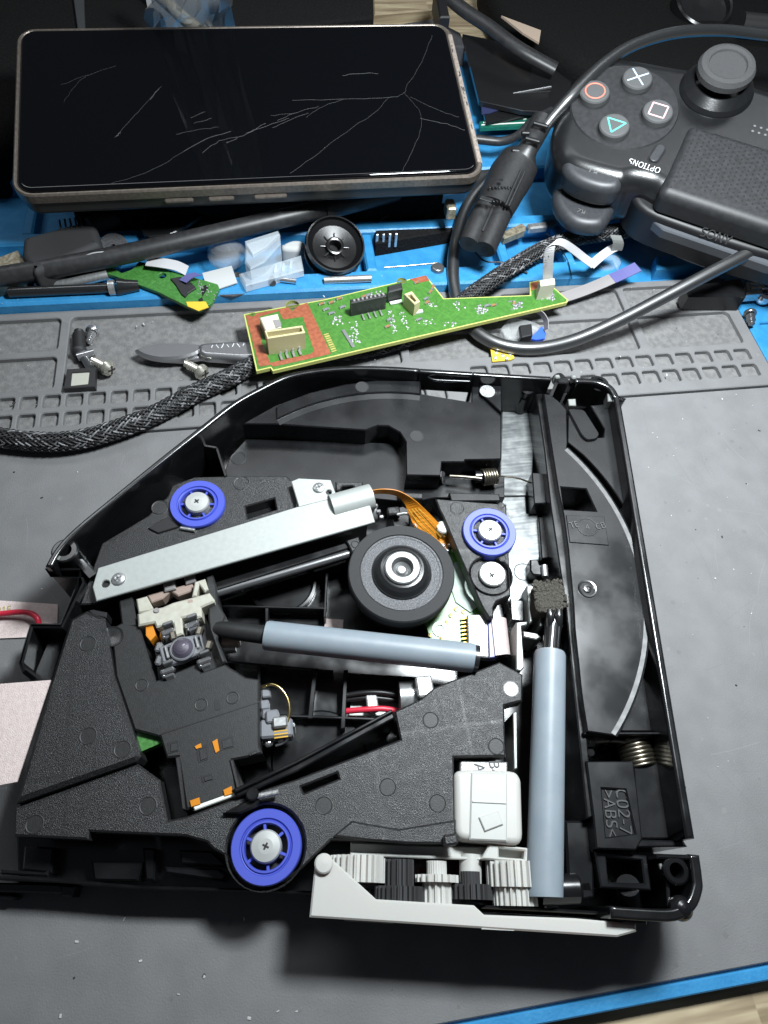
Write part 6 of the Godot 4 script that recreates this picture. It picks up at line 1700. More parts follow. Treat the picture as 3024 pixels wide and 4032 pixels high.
# ---------------------------------------------------------------- things in the blue trays
func tray_things() -> void:
	# old plug with a bare metal shell
	var o := thing("video_plug", "dusty black video plug with tarnished metal shell at the left edge", "plug", Vector3(-70, -1, -208))
	part("plug_body", S().pillow(soften(pl([-84.4, -211.9, -65.4, -219.4, -60.6, -217.1, -58.4, -206.8, -71.9, -198.4, -79.0, -193.9, -83.8, -202.6]), 1.5), 1.5, 14, 2.4, 4, true), m.rubber_black, o)
	part("metal_shell", S().pillow(pl([-95.0, -206.6, -87.4, -210.8, -82.9, -202.5, -84.4, -197.2, -93.2, -193.3]), 2.5, 9.6, 0.6, 2, true), m.old_metal, o)
	for i in 5:
		part("grip_ridge", S().block(Vector3(-72.3, 14.2, -216.9) + Vector3(i * 1.7, 0, -0.3 * i), Vector3(0.6, 0.6, 5.5), 0.15, Basis(Vector3.UP, 0.2)), m.rubber_black, o)
	part("strain_relief", S().tube(pt([-64.2, 9.0, -222.3, -60.1, 9.0, -225.1, -56.0, 8.0, -228.3]), 3.2, 14), m.rubber_black, o)
	# dark glass blade poking out below the phone
	single("glass_blade", S().prism(pl([-51.9, -229.3, -45.0, -215.6, -43.4, -214.5, -36.0, -215.5, -33.8, -216.9, -17.7, -232.0, -19.0, -235.6, -47.6, -235.7]), 8.6, 10, 0.3), m.smoke_black, "dark glass sheet with a bright rim poking out below the phone", "glass sheet")
	# felt discs
	single("felt_pad", S().lathe([Vector2(5.2, 0), Vector2(5.2, 1.6), Vector2(4.8, 2.0), Vector2(1.0, 2.0), Vector2(0.9, 0.6), Vector2(0.01, 0.6)], Transform3D(Basis(Vector3.RIGHT, 0.5), Vector3(-56.5, 5.0, -214.9)), 30), m.felt_grey, "round grey felt pad beside the dusty plug", "felt pad", "felt pads in the tray")
	single("felt_cone", S().lathe([Vector2(4.6, 0), Vector2(4.4, 3.6), Vector2(3.6, 7.0), Vector2(2.4, 8.0), Vector2(0.01, 8.2)], Transform3D(Basis(), Vector3(-24.9, -1.0, -229.1)), 26), m.felt_grey, "grey rubber cone standing behind the thick cable", "rubber cap")
	# white flex strips
	single("flex_strip", S().ribbon(curve(pt([-67.9, 12.0, -200.6, -62.8, 14.0, -201.3, -58.2, 14.5, -202.0, -50.7, 13.0, -204.1]), 5), Vector3(0.6, 1.2, 2.2), 0.25), m.ribbon_white, "thin white flex strip lying above the thick cable", "ribbon cable")
	single("flex_strip", S().ribbon(curve(pt([-43.9, 9.0, -202.9, -38.9, 9.0, -201.6, -34.3, 8.0, -201.1, -30.7, 7.0, -199.4]), 4), Vector3(-1.2, 0, 4.6), 0.25), m.ribbon_white, "white flex strip between cable and small green board", "ribbon cable")
	# screwdriver shaft and chrome rod under the cable
	var s := thing("screwdriver_shaft", "dark round screwdriver shaft lying in the tray below the thick cable", "screwdriver", Vector3(-71.3, 3.0, -197.5))
	part("rod", S().tube(pt([-89.2, 6.5, -193.3, -56.9, 6.5, -193.2]), 1.7, 14), m.cable_gloss, s)
	part("collar", S().tube(pt([-56.8, 6.5, -193.2, -54.8, 6.5, -193.3]), 2.6, 16), m.steel, s)
	part("tip", S().tube(pt([-53.7, 6.5, -193.5, -51.0, 6.5, -193.5, -47.1, 6.2, -194.0]), [3.0, 2.4, 1.8], 16), m.cable_gloss, s)
	single("chrome_rod", S().tube(pt([-79.0, 5.0, -197.8, -70.2, 6.2, -196.8, -57.7, 6.6, -199.8]), [1.2, 1.6, 1.8], 14), m.steel, "slim chrome rod under the thick black cable", "rod")
	# small green board with amber corner
	var b := thing("small_circuit_board", "small scorched green circuit board with an amber corner on the tray ledge", "circuit board", Vector3(-34.9, 4.6, -194.3))
	part("board", S().prism(soften(pl([-58.6, -205.8, -53.0, -200.2, -49.5, -201.9, -47.3, -206.0, -40.1, -202.4, -20.3, -192.4, -19.8, -190.1, -22.4, -183.5, -26.7, -180.3, -30.5, -182.3, -40.6, -190.2, -51.6, -196.9, -59.3, -201.3]), 0.6, 2), 5.4, 6.6, 0.1, [ring(Vector3(-39.2, 7.0, -198.1), 1.4, 14)]), m.board_dark_green, b)
	part("amber_corner", S().prism(pl([-31.0, -184.4, -24.5, -184.0, -23.6, -181.3, -27.0, -179.8, -30.5, -182.2]), 6.5, 6.8), m.kapton_yellow, b)
	part("burnt_patch", S().prism(pl([-36.3, -195.7, -32.9, -196.4, -29.1, -192.9, -27.6, -190.5, -30.4, -188.0, -31.3, -186.3, -32.5, -187.7, -34.4, -192.4]), 6.5, 7.3, 0.1), m.chip_black, b)
	for q in [pl([-26.0, -190.4, -24.6, -192.4, -23.5, -190.9, -25.6, -186.7]), pl([-27.0, -185.3, -25.7, -186.3, -25.4, -184.9, -26.7, -183.9])]:
		part("board_slot", S().prism(q, 6.4, 6.75), m.deep_black, b)
	var pd := S()
	for i in 26:
		var q: Vector3 = Vector3(-28.2, 6.7, -193.3).lerp(Vector3(-21.7, 6.7, -186.5), rng.randf()) + Vector3(rng.randf_range(-2.5, 2.5), 0, rng.randf_range(-2.0, 2.0))
		pd.lathe([Vector2(0.3, -0.1), Vector2(0.25, 0.1), Vector2(0.01, 0.14)], Transform3D(Basis(), q), 6)
	part("solder_pads", pd, m.solder, b).set_meta("kind", "stuff")
	single("flex_strip", S().ribbon(curve(pt([-31.9, 8.0, -193.0, -29.4, 9.0, -194.4, -26.6, 9.0, -195.2]), 4), Vector3(2.4, 0.4, 2.0), 0.25), m.ribbon_violet, "short violet flex strip standing on the small green board", "ribbon cable")
	# tissue-white scraps and transparent pieces
	single("paper_scrap", S().prism(pl([-25.8, -199.6, -15.4, -202.7, -13.7, -194.0, -20.5, -191.2, -24.6, -193.8]), 5.2, 5.7, 0.1), m.tissue, "white paper scrap beside the small green board", "paper")
	single("paper_scrap", S().prism(pl([-14.7, -201.5, -12.1, -200.6, -10.9, -189.9, -15.7, -188.9, -20.4, -189.7, -14.8, -193.4]), 3.6, 4.1, 0.1), m.felt_grey, "dark torn scrap under the translucent strip", "paper")
	single("clear_dome", S().lathe(ball_profile(7.0, 10), Transform3D(Basis().scaled(Vector3(1.0, 0.72, 1.0)), Vector3(-17.0, 5.0, -209.9)), 28), m.clear_plastic, "clear plastic dome cap in front of the cable", "plastic cap")
	var x := thing("translucent_box", "translucent white plastic box leaning behind the cable", "plastic box", Vector3(-5.7, -1.0, -213.5))
	part("box_wall", S().prism(pl([-9.8, -205.1, 2.7, -209.8, 2.7, -204.4, -3.6, -195.2, -8.5, -192.0, -10.2, -195.6]), 1, 13, 0.5), m.frosted, x)
	part("box_lid", S().prism(pl([-9.5, -203.4, -7.3, -197.7, -2.4, -201.5, 2.6, -208.0, 2.1, -209.6, -9.7, -204.8]), 12.9, 14.2, 0.2), m.frosted, x)
	var y := thing("translucent_strip", "frosted translucent plastic strip lying on the blue tray ledge", "plastic strip", Vector3(-2.5, 4.6, -200.4))
	part("strip", S().prism(pl([-12.8, -195.9, 9.5, -204.1, 9.9, -196.3, -10.8, -189.7]), 5.0, 8, 0.5), m.frosted, y)
	for q in [Vector3(-0.0, 8.0, -196.9), Vector3(2.8, 8.0, -197.7), Vector3(5.5, 8.0, -198.7)]:
		part("rib", S().block(q, Vector3(1.0, 1.0, 4.2), 0.2, Basis(Vector3.UP, -0.15)), m.frosted, y)
	single("cotton_wad", S().pillow(curve2(pl([2.7, -211.5, 6.9, -213.8, 11.1, -213.0, 10.3, -209.0, 6.9, -208.5, 3.3, -209.4, 2.7, -211.5]), 3), 0, 7, 1.6, 3, true), m.tissue, "crumpled white cotton wad left of the black spool", "cotton")
	# black cable spool
	var sp := thing("plastic_spool", "glossy black plastic spool tipped towards the viewer in the tray", "spool", Vector3(22.0, -1.0, -211.7))
	var f := along(Vector3(21.8, 9.0, -205.8), Vector3(0.12, 0.9, 0.42))
	part("flange", S().lathe([Vector2(9.6, 0), Vector2(10.6, 0.2), Vector2(10.9, 1.6), Vector2(10.6, 3.0), Vector2(10.1, 3.0), Vector2(9.8, 1.6), Vector2(8.0, 0.6), Vector2(3.4, 0.0), Vector2(3.2, 1.8), Vector2(2.7, 1.9), Vector2(2.2, 1.8), Vector2(2.1, -2.0), Vector2(0.01, -2.0)], f, 48), m.spool_black, sp)
	part("barrel", S().lathe([Vector2(8.4, -3.6), Vector2(8.4, 0.1)], f, 40), m.cable_gloss, sp)
	part("flange", S().lathe([Vector2(8.4, -3.4), Vector2(10.4, -3.6), Vector2(10.6, -4.4), Vector2(9.6, -5.0), Vector2(0.01, -5.0)], f, 48), m.cable_gloss, sp)
	for i in 8:
		var a := TAU * i / 8
		part("rib", S().tube(PackedVector3Array([f * Vector3(cos(a) * 3.3, 0.5, sin(a) * 3.3), f * Vector3(cos(a) * 5.2, 0.55, sin(a) * 5.2)]), 0.25, 6), m.cable_gloss, sp)
	# pins and screws in the tray
	single("steel_pin", S().tube(pt([16.8, 5.4, -193.1, 33.7, 6.0, -192.4]), 1.3, 12), m.steel, "steel pin lying under the black spool", "pin")
	single("brass_stud", S().tube(pt([-1.5, 4.8, -195.7, -1.4, 5.8, -192.5]), 1.2, 12), m.dark_chrome, "tiny dark stud on the tray ledge", "stud")
	single("steel_stud", S().tube(pt([0.8, 5.8, -194.4, 6.9, 5.6, -193.1]), 0.9, 12), m.chrome, "tiny bright stud lying on the tray ledge", "stud")
	# black socket block with pins, behind the ledge
	var k := thing("pin_block", "black connector block with bright pins beside the spool", "connector", Vector3(48.2, -1.0, -231.8))
	part("block", S().prism(pl([39.6, -231.8, 71.4, -235.2, 72.8, -218.9, 38.1, -212.4]), -0.9, 5, 0.6), m.cloth_black, k)
	for i in 4:
		part("pin", S().block(Vector3(38.7, 5.0, -213.6) + Vector3(i * 2.4, 0, 0), Vector3(1.0, 6, 0.8), 0.2), m.steel, k)
	part("terminal", S().block(Vector3(66.0, 15.0, -216.8), Vector3(3.5, 5, 6), 0.5), m.old_metal, k)
	single("solder_lump", S().pillow(ring(Vector3(59.0, 6.0, -197.1), 2.6, 9), 3, 6.0, 0.8, 2), m.dark_chrome, "shiny dark solder lump on the blue tray rib", "solder")
	# dark comb and metal bits near the plug
	var mb := thing("metal_strip", "folded metal strip with a cream edge behind the plug tip", "metal strip", Vector3(95.4, 0.0, -222.1))
	part("strip", S().prism(pl([85.6, -212.3, 95.8, -217.6, 97.0, -215.4, 96.1, -213.3, 86.7, -209.0]), 4.6, 7.4, 0.3), m.old_metal, mb)
	part("bits", S().block(Vector3(101.2, 7.0, -214.8), Vector3(8, 3, 3), 0.6, Basis(Vector3.UP, 0.1)), m.steel, mb)
	part("bits", S().block(Vector3(107.1, 6.0, -217.5), Vector3(5, 2.5, 3), 0.6, Basis(Vector3.UP, 0.3)), m.dark_chrome, mb)
	single("plastic_wrap", S().pillow(curve2(pl([120.5, -196.9, 125.4, -200.5, 129.7, -199.4, 130.1, -195.0, 125.4, -192.0, 120.7, -192.8, 120.5, -196.9]), 3), 2.0, 5.6, 1.2, 2), m.clear_plastic, "crumpled clear plastic under the white ribbon", "plastic wrap")
	single("hair_wire", S().tube(curve(pt([102.7, 9.0, -208.6, 107.2, 6.0, -208.2, 109.2, 5.4, -198.3, 108.7, 5.4, -192.0, 108.0, 5.4, -187.8]), 5), 0.18, 5), m.wire_black, "fine dark wire bent over the blue tray", "wire")
	single("white_flex", S().ribbon(curve(pt([139.5, 12.0, -203.9, 145.4, 9.0, -202.1, 150.6, 7.0, -198.4, 156.5, 6.0, -195.1, 161.0, 7.0, -190.0]), 5), Vector3(-1.6, 0.4, 3.2), 0.3), m.ribbon_white, "white flex strip in the tray under the controller", "ribbon cable")
	var gr := thing("grey_ribbon", "grey ribbon cable with a violet end lying over the tray ledge", "ribbon cable", Vector3(114.8, 2.0, -185.5))
	part("ribbon", S().ribbon(curve(pt([98.4, 3.0, -179.5, 105.1, 3.0, -181.4, 111.9, 3.4, -183.4, 119.3, 4.6, -185.5, 123.0, 6.0, -186.1]), 5), Vector3(1.2, 0, 4.6), 0.3), m.ribbon_grey, gr)
	part("ribbon_end", S().ribbon(curve(pt([123.0, 6.0, -186.1, 128.2, 7.0, -187.6, 132.8, 9.0, -188.4]), 4), Vector3(1.2, 0, 4.6), 0.32), m.ribbon_violet, gr)
	var ub := thing("blue_flex", "grey flex curl with a bright blue stiffener below the green board", "ribbon cable", Vector3(88.3, 1.2, -165.9))
	part("ribbon", S().ribbon(curve(pt([77.3, 3.0, -171.7, 84.1, 5.0, -173.3, 90.3, 6.0, -171.8, 92.5, 5.5, -168.0, 92.3, 4.0, -164.6]), 5), Vector3(0.4, 2.6, 1.6), 0.25), m.ribbon_grey, ub)
	part("stiffener", S().prism(pl([86.3, -162.5, 92.1, -167.9, 92.7, -164.2, 91.6, -162.1, 88.4, -161.7]), 1.6, 2.4, 0.1), m.ribbon_blue, ub)
	single("clear_curl", S().pillow(curve2(pl([76.4, -167.2, 81.4, -171.8, 88.6, -169.9, 91.2, -166.9, 85.1, -162.9, 78.2, -162.2, 76.4, -167.2]), 3), 1.2, 3.4, 0.8, 2), m.clear_plastic, "clear plastic scrap inside the curl of grey flex", "plastic wrap")
	single("dark_clip", S().pillow(soften(pl([82.8, -167.0, 87.7, -167.5, 86.6, -161.8, 82.0, -160.9]), 0.6), 1.1, 4.6, 0.6, 2), m.deep_black, "small black clip under the looped cable", "clip")
	var yf := thing("yellow_flex", "scrap of yellow flex board with solder pads below the looped cable", "flex board", Vector3(75.1, 1.0, -156.6))
	part("film", S().prism(pl([71.6, -162.0, 72.7, -162.4, 72.1, -158.5, 78.6, -158.8, 78.8, -154.5, 77.3, -153.8, 70.7, -153.5]), 1.2, 1.8, 0.1), m.kapton_yellow, yf)
	for q in [Vector3(72.8, 2.0, -157.1), Vector3(74.7, 2.0, -155.7), Vector3(77.5, 2.0, -155.9), Vector3(71.9, 2.0, -154.7), Vector3(75.8, 2.0, -154.3)]:
		part("solder_pad", S().lathe([Vector2(0.8, -0.2), Vector2(0.7, 0.3), Vector2(0.01, 0.4)], Transform3D(Basis(), q), 8), m.solder, yf)
	for w in [["thin black wire offcut behind the black spool", pt([37.1, 4.0, -220.3, 43.1, 6.0, -225.5, 52.4, 6.0, -227.2, 61.5, 5.0, -225.8]), m.wire_black], ["thin black wire curled on the tray rib below the plug", pt([72.2, 6.0, -215.7, 76.0, 6.0, -199.8, 84.4, 6.0, -197.2, 92.1, 5.4, -191.9]), m.wire_black], ["fine bare wire lying along the tray rib", pt([39.3, 5.4, -198.4, 47.9, 5.6, -198.5, 59.3, 5.6, -199.3]), m.spring_steel]]:
		single("wire_offcut", S().tube(curve(w[1], 5), 0.3, 6), w[2], w[0], "wire", "wire offcuts in the trays")
	# card reader at the right
	var u := thing("usb_reader", "flat black plastic adapter with a steel connector at the right edge", "adapter", Vector3(163.2, 1.0, -179.5))
	part("body", S().prism(pl([148.1, -178.2, 171.4, -181.0, 171.5, -176.0, 169.4, -171.3, 147.5, -172.9]), 1.3, 8.4, 0.9), m.pad_shell, u)
	var cn := part("connector", S().prism(pl([174.3, -180.5, 181.5, -180.5, 180.5, -174.1, 171.7, -173.8]), 3, 6.4, 0.3), m.steel, u)
	for q in [Vector3(177.3, 6.5, -178.8), Vector3(176.8, 6.5, -176.9)]:
		part("contact", S().block(q, Vector3(4.4, 0.5, 1.0), 0.15), m.chrome, cn)
	single("steel_nut", S().lathe(ball_profile(3.2, 8), Transform3D(Basis(), Vector3(180.5, 4.0, -174.9)), 18), m.chrome, "shiny rounded nut beside the adapter's steel connector", "nut")
	screw("machine_screw", "short black screw lying on the blue side border", Vector3(171.9, 3.2, -167.2), Vector3(170.6, 2.6, -161.8), 1.6, 2.3, m.dark_chrome)
	single("scrap_foil", S().prism(pl([-95.9, -196.9, -91.3, -196.6, -89.2, -194.2, -90.7, -191.2, -95.0, -190.6]), 0.2, 0.9, 0.1), m.tissue, "bit of shiny white foil at the left edge of the ledge", "foil")


# screw with a real thread, head at a, point at b
func screw(called: String, label: String, a: Vector3, b: Vector3, r: float, head: float, material: Material, group := "") -> void:
	var o := thing(called, label, "screw", Vector3(b.x, 0, b.z), group)
	var d := b - a
	var f := along(a, d)
	var L := d.length()
	part("head", S().lathe([Vector2(0.01, -head * 0.75), Vector2(head * 0.55, -head * 0.68), Vector2(head * 0.92, -head * 0.35), Vector2(head, 0), Vector2(head * 0.95, 0.3), Vector2(r, 0.4)], f, 24), material, o)
	var sl := S()
	for k in [0.0, PI / 2]:
		sl.block(f * Vector3(0, -head * 0.66, 0), Vector3(head * 1.1, 0.5, head * 0.28), 0.1, f.basis * Basis(Vector3.UP, k + 0.4))
	part("cross_slot", sl, m.speck_dark, o)
	var prof := []
	var n := int(L / 0.9)
	for i in n:
		var y := 0.4 + (L - 0.9) * i / n
		var w: float = 1.0 if i < n - 2 else 0.75
		prof.append(Vector2(r * 0.74 * w, y)); prof.append(Vector2(r * w, y + 0.45))
	prof.append(Vector2(r * 0.5, L - 0.4)); prof.append(Vector2(0.01, L))
	part("thread", S().lathe(prof, f, 18), material, o)


# ---------------------------------------------------------------- things on the grey strip
func strip_things() -> void:
	screw("cross_head_screw", "silver cross-head screw leaning on the black square lens cover", Vector3(-56.6, 2.8, -160.5), Vector3(-62.1, 2.6, -164.8), 1.6, 2.7, m.spring_chrome, "loose silver screws")
	screw("cross_head_screw", "silver cross-head screw lying below the metal scraper", Vector3(-27.0, 2.6, -156.4), Vector3(-32.5, 2.0, -161.3), 1.6, 2.7, m.spring_chrome, "loose silver screws")
	single("steel_bolt", S().tube(pt([-66.6, 1.6, -166.9, -61.3, 1.8, -168.3]), 1.5, 14), m.chrome, "plain bright bolt between screw and bristle block", "bolt")
	single("dark_bolt", S().tube(pt([-64.6, 1.4, -166.5, -61.8, 2.6, -160.8]), 1.3, 12), m.dark_chrome, "short dark bolt standing against the lens cover", "bolt")
	# black screw on end against a bright one
	screw("black_screw", "coarse black screw lying upright in the picture beside shiny hardware", Vector3(-66.2, 1.6, -169.3), Vector3(-67.3, 1.4, -179.6), 2.1, 2.6, m.chip_black)
	screw("short_screw", "short shiny screw touching the coarse black screw", Vector3(-62.8, 1.2, -178.6), Vector3(-64.0, 1.2, -173.2), 1.5, 2.4, m.chrome)
	# square lens cover
	var l := thing("lens_cover", "square black lens cover with a pale window among the screws", "lens cover", Vector3(-65.6, 1.0, -158.8))
	part("frame", S().prism(pl([-69.0, -160.7, -60.2, -160.7, -59.9, -152.5, -69.4, -152.6]), 1.05, 3.2, 0.2, [pl([-67.3, -158.9, -61.9, -158.9, -62.0, -153.9, -67.3, -153.6])]), m.chip_black, l)
	part("window", S().prism(pl([-67.6, -159.5, -61.9, -159.4, -62.0, -154.0, -67.6, -153.7]), 1.1, 2.8), m.window_pale, l)
	# stainless scraper
	var s := thing("metal_scraper", "stainless steel scraper with leaf-shaped tip poking out under the green board", "scraper", Vector3(-24.8, 1.0, -167.5))
	part("blade", S().prism(curve2(pl([-48.0, -166.3, -45.8, -167.7, -41.4, -168.8, -35.5, -168.6, -28.7, -167.6, -26.9, -166.6, -27.3, -163.8, -31.0, -162.1, -35.4, -161.4, -40.5, -161.8, -45.0, -163.6, -48.0, -166.3]), 3), 2.6, 4.4, 0.7), m.blade_steel, s)
	part("handle", S().pillow(soften(pl([-27.5, -166.2, -25.7, -166.9, -16.6, -167.0, 1.6, -165.1, 1.2, -158.5, -13.9, -158.8, -25.7, -160.8, -27.5, -162.9]), 1.0), 1.2, 5.4, 1.6, 4, true), m.blade_steel, s)
	part("tang", S().prism(pl([-40.1, -162.8, -32.7, -162.4, -27.2, -163.6, -11.0, -160.2, -11.1, -159.0, -27.5, -162.4, -32.7, -161.6]), 1.2, 2.6, 0.3), m.blade_steel, s)
	for i in 7:
		part("etched_mark", S().block(Vector3(-22.9, 5.5, -164.5) + Vector3(i * 1.7, 0, 0.15 * (i % 2)), Vector3(0.22, 0.1, 1.2 + 0.4 * (i % 3)), 0.0, Basis(Vector3.UP, 0.9 * (i % 2) - 0.4)), m.print_white, s)
	# pink wide ribbons at the left of the drive
	var p := thing("pink_sheet", "pale pink sheet sticking out under the left edge of the drive", "paper sheet", Vector3(-73.0, 0.0, -77.7))
	part("sheet", S().prism(pl([-87.3, -84.0, -65.4, -79.9, -64.8, -71.0, -74.2, -71.6, -85.6, -72.5]), 0.2, 0.6), m.paper_pink, p)
	words("91E", 2.4, 0.1, m.print_gold, p, Transform3D(Basis(Vector3.RIGHT, -PI / 2), Vector3(-79.0, 0.7, -79.9)), "printed_code")
	single("pink_sheet", S().prism(pl([-74.1, -53.2, -57.8, -52.5, -62.5, -31.6, -70.9, -31.1]), 20.2, 20.6), m.paper_pink, "larger pale pink sheet resting on the left edge of the drive", "paper sheet")
	single("red_wire", S().tube(curve(pt([-83.7, 2.0, -78.2, -79.0, 2.4, -78.0, -74.2, 3.0, -77.7, -70.9, 3.4, -76.8, -69.2, 3.2, -75.3, -69.1, 2.0, -73.7]), 5), 0.75, 10), m.wire_red, "loose red wire curling over the pink sheet", "wire")


# ---------------------------------------------------------------- behind the phone
func background_things() -> void:
	# dark pouch at the upper left
	single("black_pouch", S().pillow(curve2(pl([-125.3, -373.8, -80.7, -378.8, -43.8, -374.9, -42.0, -341.6, -67.0, -324.5, -90.6, -305.2, -92.6, -264.2, -108.3, -261.9, -125.3, -373.8]), 4), -3.9, 20, 6.0, 5, true), m.cloth_black, "soft black pouch behind the phone at the upper left", "pouch")
	single("steel_ruler", S().prism(pl([-77.7, -365.4, -73.0, -365.4, -70.0, -331.8, -72.8, -331.1]), 20.4, 22, 0.3), m.dark_chrome, "narrow dark steel strip lying on the black pouch", "steel strip")
	single("bright_edge_tool", S().tube(pt([-105.4, 16.0, -299.7, -100.8, 15.0, -298.8, -100.1, 14.0, -298.0]), 3.0, 12), m.steel, "rounded steel tool end at the left edge", "tool")
	# clear bag with a cream cord through it
	var b := thing("plastic_bag", "crumpled clear plastic bag behind the phone", "plastic bag", Vector3(-31.5, -4.0, -399.1))
	var bag := S()
	var rows := []
	for j in 8:
		var row := PackedVector3Array()
		for i in 14:
			var q: Vector3 = Vector3(-41.1, 34.0, -305.0).lerp(Vector3(-8.6, 34.0, -307.1), i / 13.0).lerp(Vector3(-25.7, 86.0, -236.6).lerp(Vector3(-1.5, 86.0, -237.4), i / 13.0), j / 7.0)
			row.append(q + Vector3(rng.randf_range(-1.2, 1.2), rng.randf_range(-1.8, 1.8), rng.randf_range(-1.6, 1.6)))
		rows.append(row)
	for j in 7:
		for i in 13:
			bag.quad(rows[j][i], rows[j + 1][i], rows[j + 1][i + 1], rows[j][i + 1])
	part("film", bag, m.bag_plastic, b)
	part("film_foot", S().prism(pl([-45.6, -355.3, -14.4, -358.5, -9.6, -376.6, -44.1, -380.9]), -3.9, 30, 1.0), m.bag_plastic, b)
	single("cream_cord", S().tube(curve(pt([-40.6, 44.0, -320.5, -32.1, 42.0, -308.8, -26.9, 40.0, -302.7, -21.8, 36.0, -302.0, -18.3, 30.0, -308.5]), 5), 2.4, 14), m.cord_cream, "cream cord running behind the phone through the clear bag", "cord")
	single("black_box", S().prism(pl([-13.3, -345.5, 54.2, -350.8, 50.5, -320.6, 13.8, -312.9, -10.0, -311.4]), -3.9, 32, 1.0), m.cloth_black, "plain black box behind the middle of the phone", "box")
	single("dark_strap", S().prism(pl([82.6, -352.4, 86.9, -352.5, 84.6, -325.0, 80.1, -325.0]), 20, 30, 0.6), m.deep_black, "short black strap behind the phone's far corner", "strap")
	single("grey_tray", S().prism(pl([55.6, -363.4, 88.7, -372.5, 99.9, -359.1, 99.6, -346.1, 53.5, -348.0]), -3.9, 8, 0.8), m.felt_grey, "dull grey tray showing behind the phone's far edge", "tray")
	# headset-like black bulk at the upper right
	single("black_bag", S().pillow(curve2(pl([118.0, -401.6, 118.9, -368.1, 130.6, -345.1, 139.7, -324.3, 154.0, -309.1, 179.3, -304.8, 209.2, -300.4, 245.1, -288.3, 307.4, -416.2, 188.4, -418.7, 118.0, -401.6]), 4), -3.9, 16, 7.0, 6, true), m.cloth_black, "bulky black bag filling the upper right corner", "bag")
	var cam2 := thing("lens_ring", "dark round lens ring resting on the black bag", "lens", Vector3(230.9, 14.0, -368.6))
	part("ring", S().lathe([Vector2(15, -4), Vector2(15, 1.0), Vector2(14.2, 1.8), Vector2(13.2, 1.4), Vector2(12.4, -1.0), Vector2(0.01, -1.4)], Transform3D(Basis(Vector3.RIGHT, 0.35), Vector3(222.1, 20.0, -360.4)), 44), m.pad_shell, cam2)
	single("black_strap", S().tube(curve(pt([88.9, 24.0, -362.5, 96.7, 22.0, -349.7, 107.6, 20.0, -337.3, 117.9, 18.0, -323.2, 133.9, 14.0, -313.4]), 5), 4.0, 14, true, 0.6), m.cable_matte, "wide dark strap running down behind the phone corner", "strap")
	single("card_flap", S().prism(pl([116.8, -353.2, 119.8, -350.6, 132.8, -339.4, 129.1, -328.7, 123.4, -337.8]), 17, 18, 0.1), m.card_brown, "folded brown card edge sticking out of the black bag", "card")
	single("card_corner", S().prism(pl([144.6, -335.8, 151.7, -334.9, 146.1, -325.1, 143.6, -324.3]), 12, 12.8, 0.1), m.card_brown, "small brown card corner between strap and cable", "card")
	single("cord_end", S().tube(pt([230.4, 22.0, -336.2, 243.5, 22.0, -333.5, 256.6, 22.0, -330.1]), 5.0, 14), m.braid_black, "dark woven cord end in the upper right corner", "cord")
	# smoky sheets and boards between phone and controller
	single("smoky_sheet", S().prism(pl([99.7, -354.7, 112.4, -349.5, 130.2, -337.5, 142.5, -311.3, 132.6, -287.4, 113.6, -289.4, 95.6, -297.4]), 7.4, 9.4, 0.2), m.smoke_black, "smoky clear plastic sheet right of the phone", "plastic sheet")
	single("smoky_sheet", S().prism(pl([99.7, -319.8, 122.8, -323.3, 139.8, -311.2, 132.9, -294.5, 96.7, -285.9]), 5.2, 6.6, 0.2), m.smoke_black, "lower smoky plastic sheet beside the phone's edge", "plastic sheet")
	single("violet_film", S().prism(pl([99.0, -307.6, 118.9, -309.0, 121.8, -303.3, 99.8, -291.9, 95.9, -291.3]), 6.8, 7.2, 0.0), m.film_violet, "dull violet film lying on the smoky sheet", "film")
	single("silver_wire", S().tube(pt([112.5, 9.0, -303.2, 131.0, 10.0, -306.5]), 0.6, 8), m.chrome, "short silver wire lying on the violet film", "wire")
	var g := thing("teal_board", "corner of a teal circuit board showing beside the plug", "circuit board", Vector3(112.6, 2.0, -294.8))
	part("board", S().prism(pl([94.9, -289.4, 109.7, -294.7, 126.1, -299.3, 132.2, -297.7, 128.8, -288.4, 111.7, -285.4, 94.3, -284.6]), 3.4, 4.8, 0.0), m.board_teal, g)
	part("print_line", S().prism(pl([95.3, -287.3, 115.7, -288.4, 115.5, -287.7, 95.1, -286.6]), 4.7, 4.95), m.silk_white, g)
	part("print_line", S().prism(pl([96.5, -289.0, 121.3, -298.0, 121.1, -297.3, 96.3, -288.3]), 4.7, 4.95), m.silk_white, g)
	words("88", 4.5, 0.2, m.silk_white, g, Transform3D(Basis(Vector3.RIGHT, -PI / 2), Vector3(114.6, 5.0, -291.8)), "board_print")
	single("wood_block", S().prism(pl([63.3, -407.7, 96.8, -413.2, 94.6, -391.4, 73.4, -387.5, 60.8, -385.6]), -3.9, 4, 0.6), m.wood, "bare pale wooden offcut behind the phone", "wood")


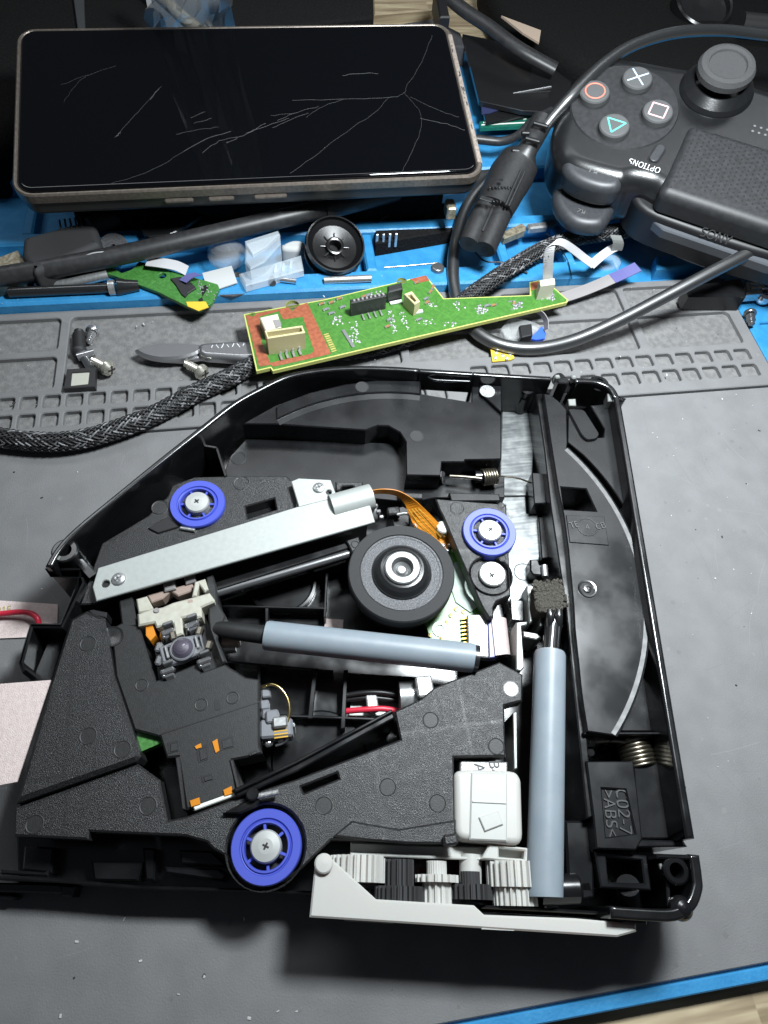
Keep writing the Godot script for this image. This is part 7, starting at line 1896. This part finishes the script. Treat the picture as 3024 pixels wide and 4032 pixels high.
# ---------------------------------------------------------------- crumbs and dust
func debris() -> void:
	var pale := S()
	var dark := S()
	var bit := func(s: Shape, at: Vector3, r: float) -> void:
		s.block(at, Vector3(r * rng.randf_range(0.7, 2.4), r * rng.randf_range(0.4, 0.9), r * rng.randf_range(0.6, 1.3)), r * 0.2, Basis.from_euler(Vector3(rng.randf_range(-0.3, 0.3), rng.randf() * TAU, rng.randf_range(-0.3, 0.3))))
	for q in pt([153.4, 0.1, -133.0, 147.6, 0.1, -131.5, 130.4, 0.1, -124.5, 118.0, 0.1, -119.8, 142.1, 0.1, -97.2, 118.9, 0.1, -117.9, 121.8, 0.1, -110.2, 125.4, 0.1, -69.1, 111.8, 0.1, -106.7, 118.6, 0.1, -66.9, -54.7, 0.1, -1.4, -41.4, 0.1, 4.0, -28.3, 0.1, 8.7, -33.5, 0.1, 11.0, -13.4, 0.1, 16.9, -9.6, 0.1, 17.5, -19.3, 0.1, 17.2, -56.9, 0.1, 11.2, -45.1, 0.1, -4.2, -19.6, 0.1, -0.6, -4.7, 0.1, -32.3, -46.5, 0.2, -181.8, -48.8, 0.2, -180.9, -43.5, 0.2, -182.7, 117.1, 1.1, -152.6, 131.0, 1.1, -142.9, 156.2, 0.2, -145.9, 16.0, 5.0, -185.6, -82.1, 1.1, -165.0, -59.9, 0.2, -146.5, -29.4, 0.2, -194.1]):
		bit.call(pale, q, rng.randf_range(0.25, 0.5))
	for q in pt([141.8, 0.1, -97.5, 126.2, 0.1, -79.9, 112.1, 0.1, -36.1, 88.7, 0.1, -13.4, -54.7, 0.1, 5.0, -28.3, 0.1, 8.5, -81.9, 0.1, -124.2, -73.1, 0.1, -114.4, -84.6, 1.1, -149.9, 155.1, 0.1, -117.3]):
		bit.call(dark, q, rng.randf_range(0.3, 0.6))
	for i in 150:
		var at := Vector3(rng.randf_range(-95, 185), 0.05, rng.randf_range(-132, 23))
		if at.z > -132 and at.x > 88 + (at.z + 125) * -0.15 or at.z > 14 or at.x < -62:
			bit.call(pale if rng.randf() < 0.65 else dark, at, rng.randf_range(0.1, 0.28))
	for i in 110:
		bit.call(pale if rng.randf() < 0.7 else dark, Vector3(rng.randf_range(-100, 168), 1.05, rng.randf_range(-188, -136)), rng.randf_range(0.1, 0.26))
	for i in 130:
		bit.call(pale, Vector3(rng.randf_range(-100, 130), 4.65, rng.randf_range(-198, -190)), rng.randf_range(0.08, 0.2))
	for s in [[pale, m.speck_white, "pale crumbs and dust scattered over the mat"], [dark, m.speck_dark, "dark crumbs scattered over the mat"]]:
		var o := single("crumbs", s[0], s[1], s[2], "crumbs")
		o.set_meta("kind", "stuff")
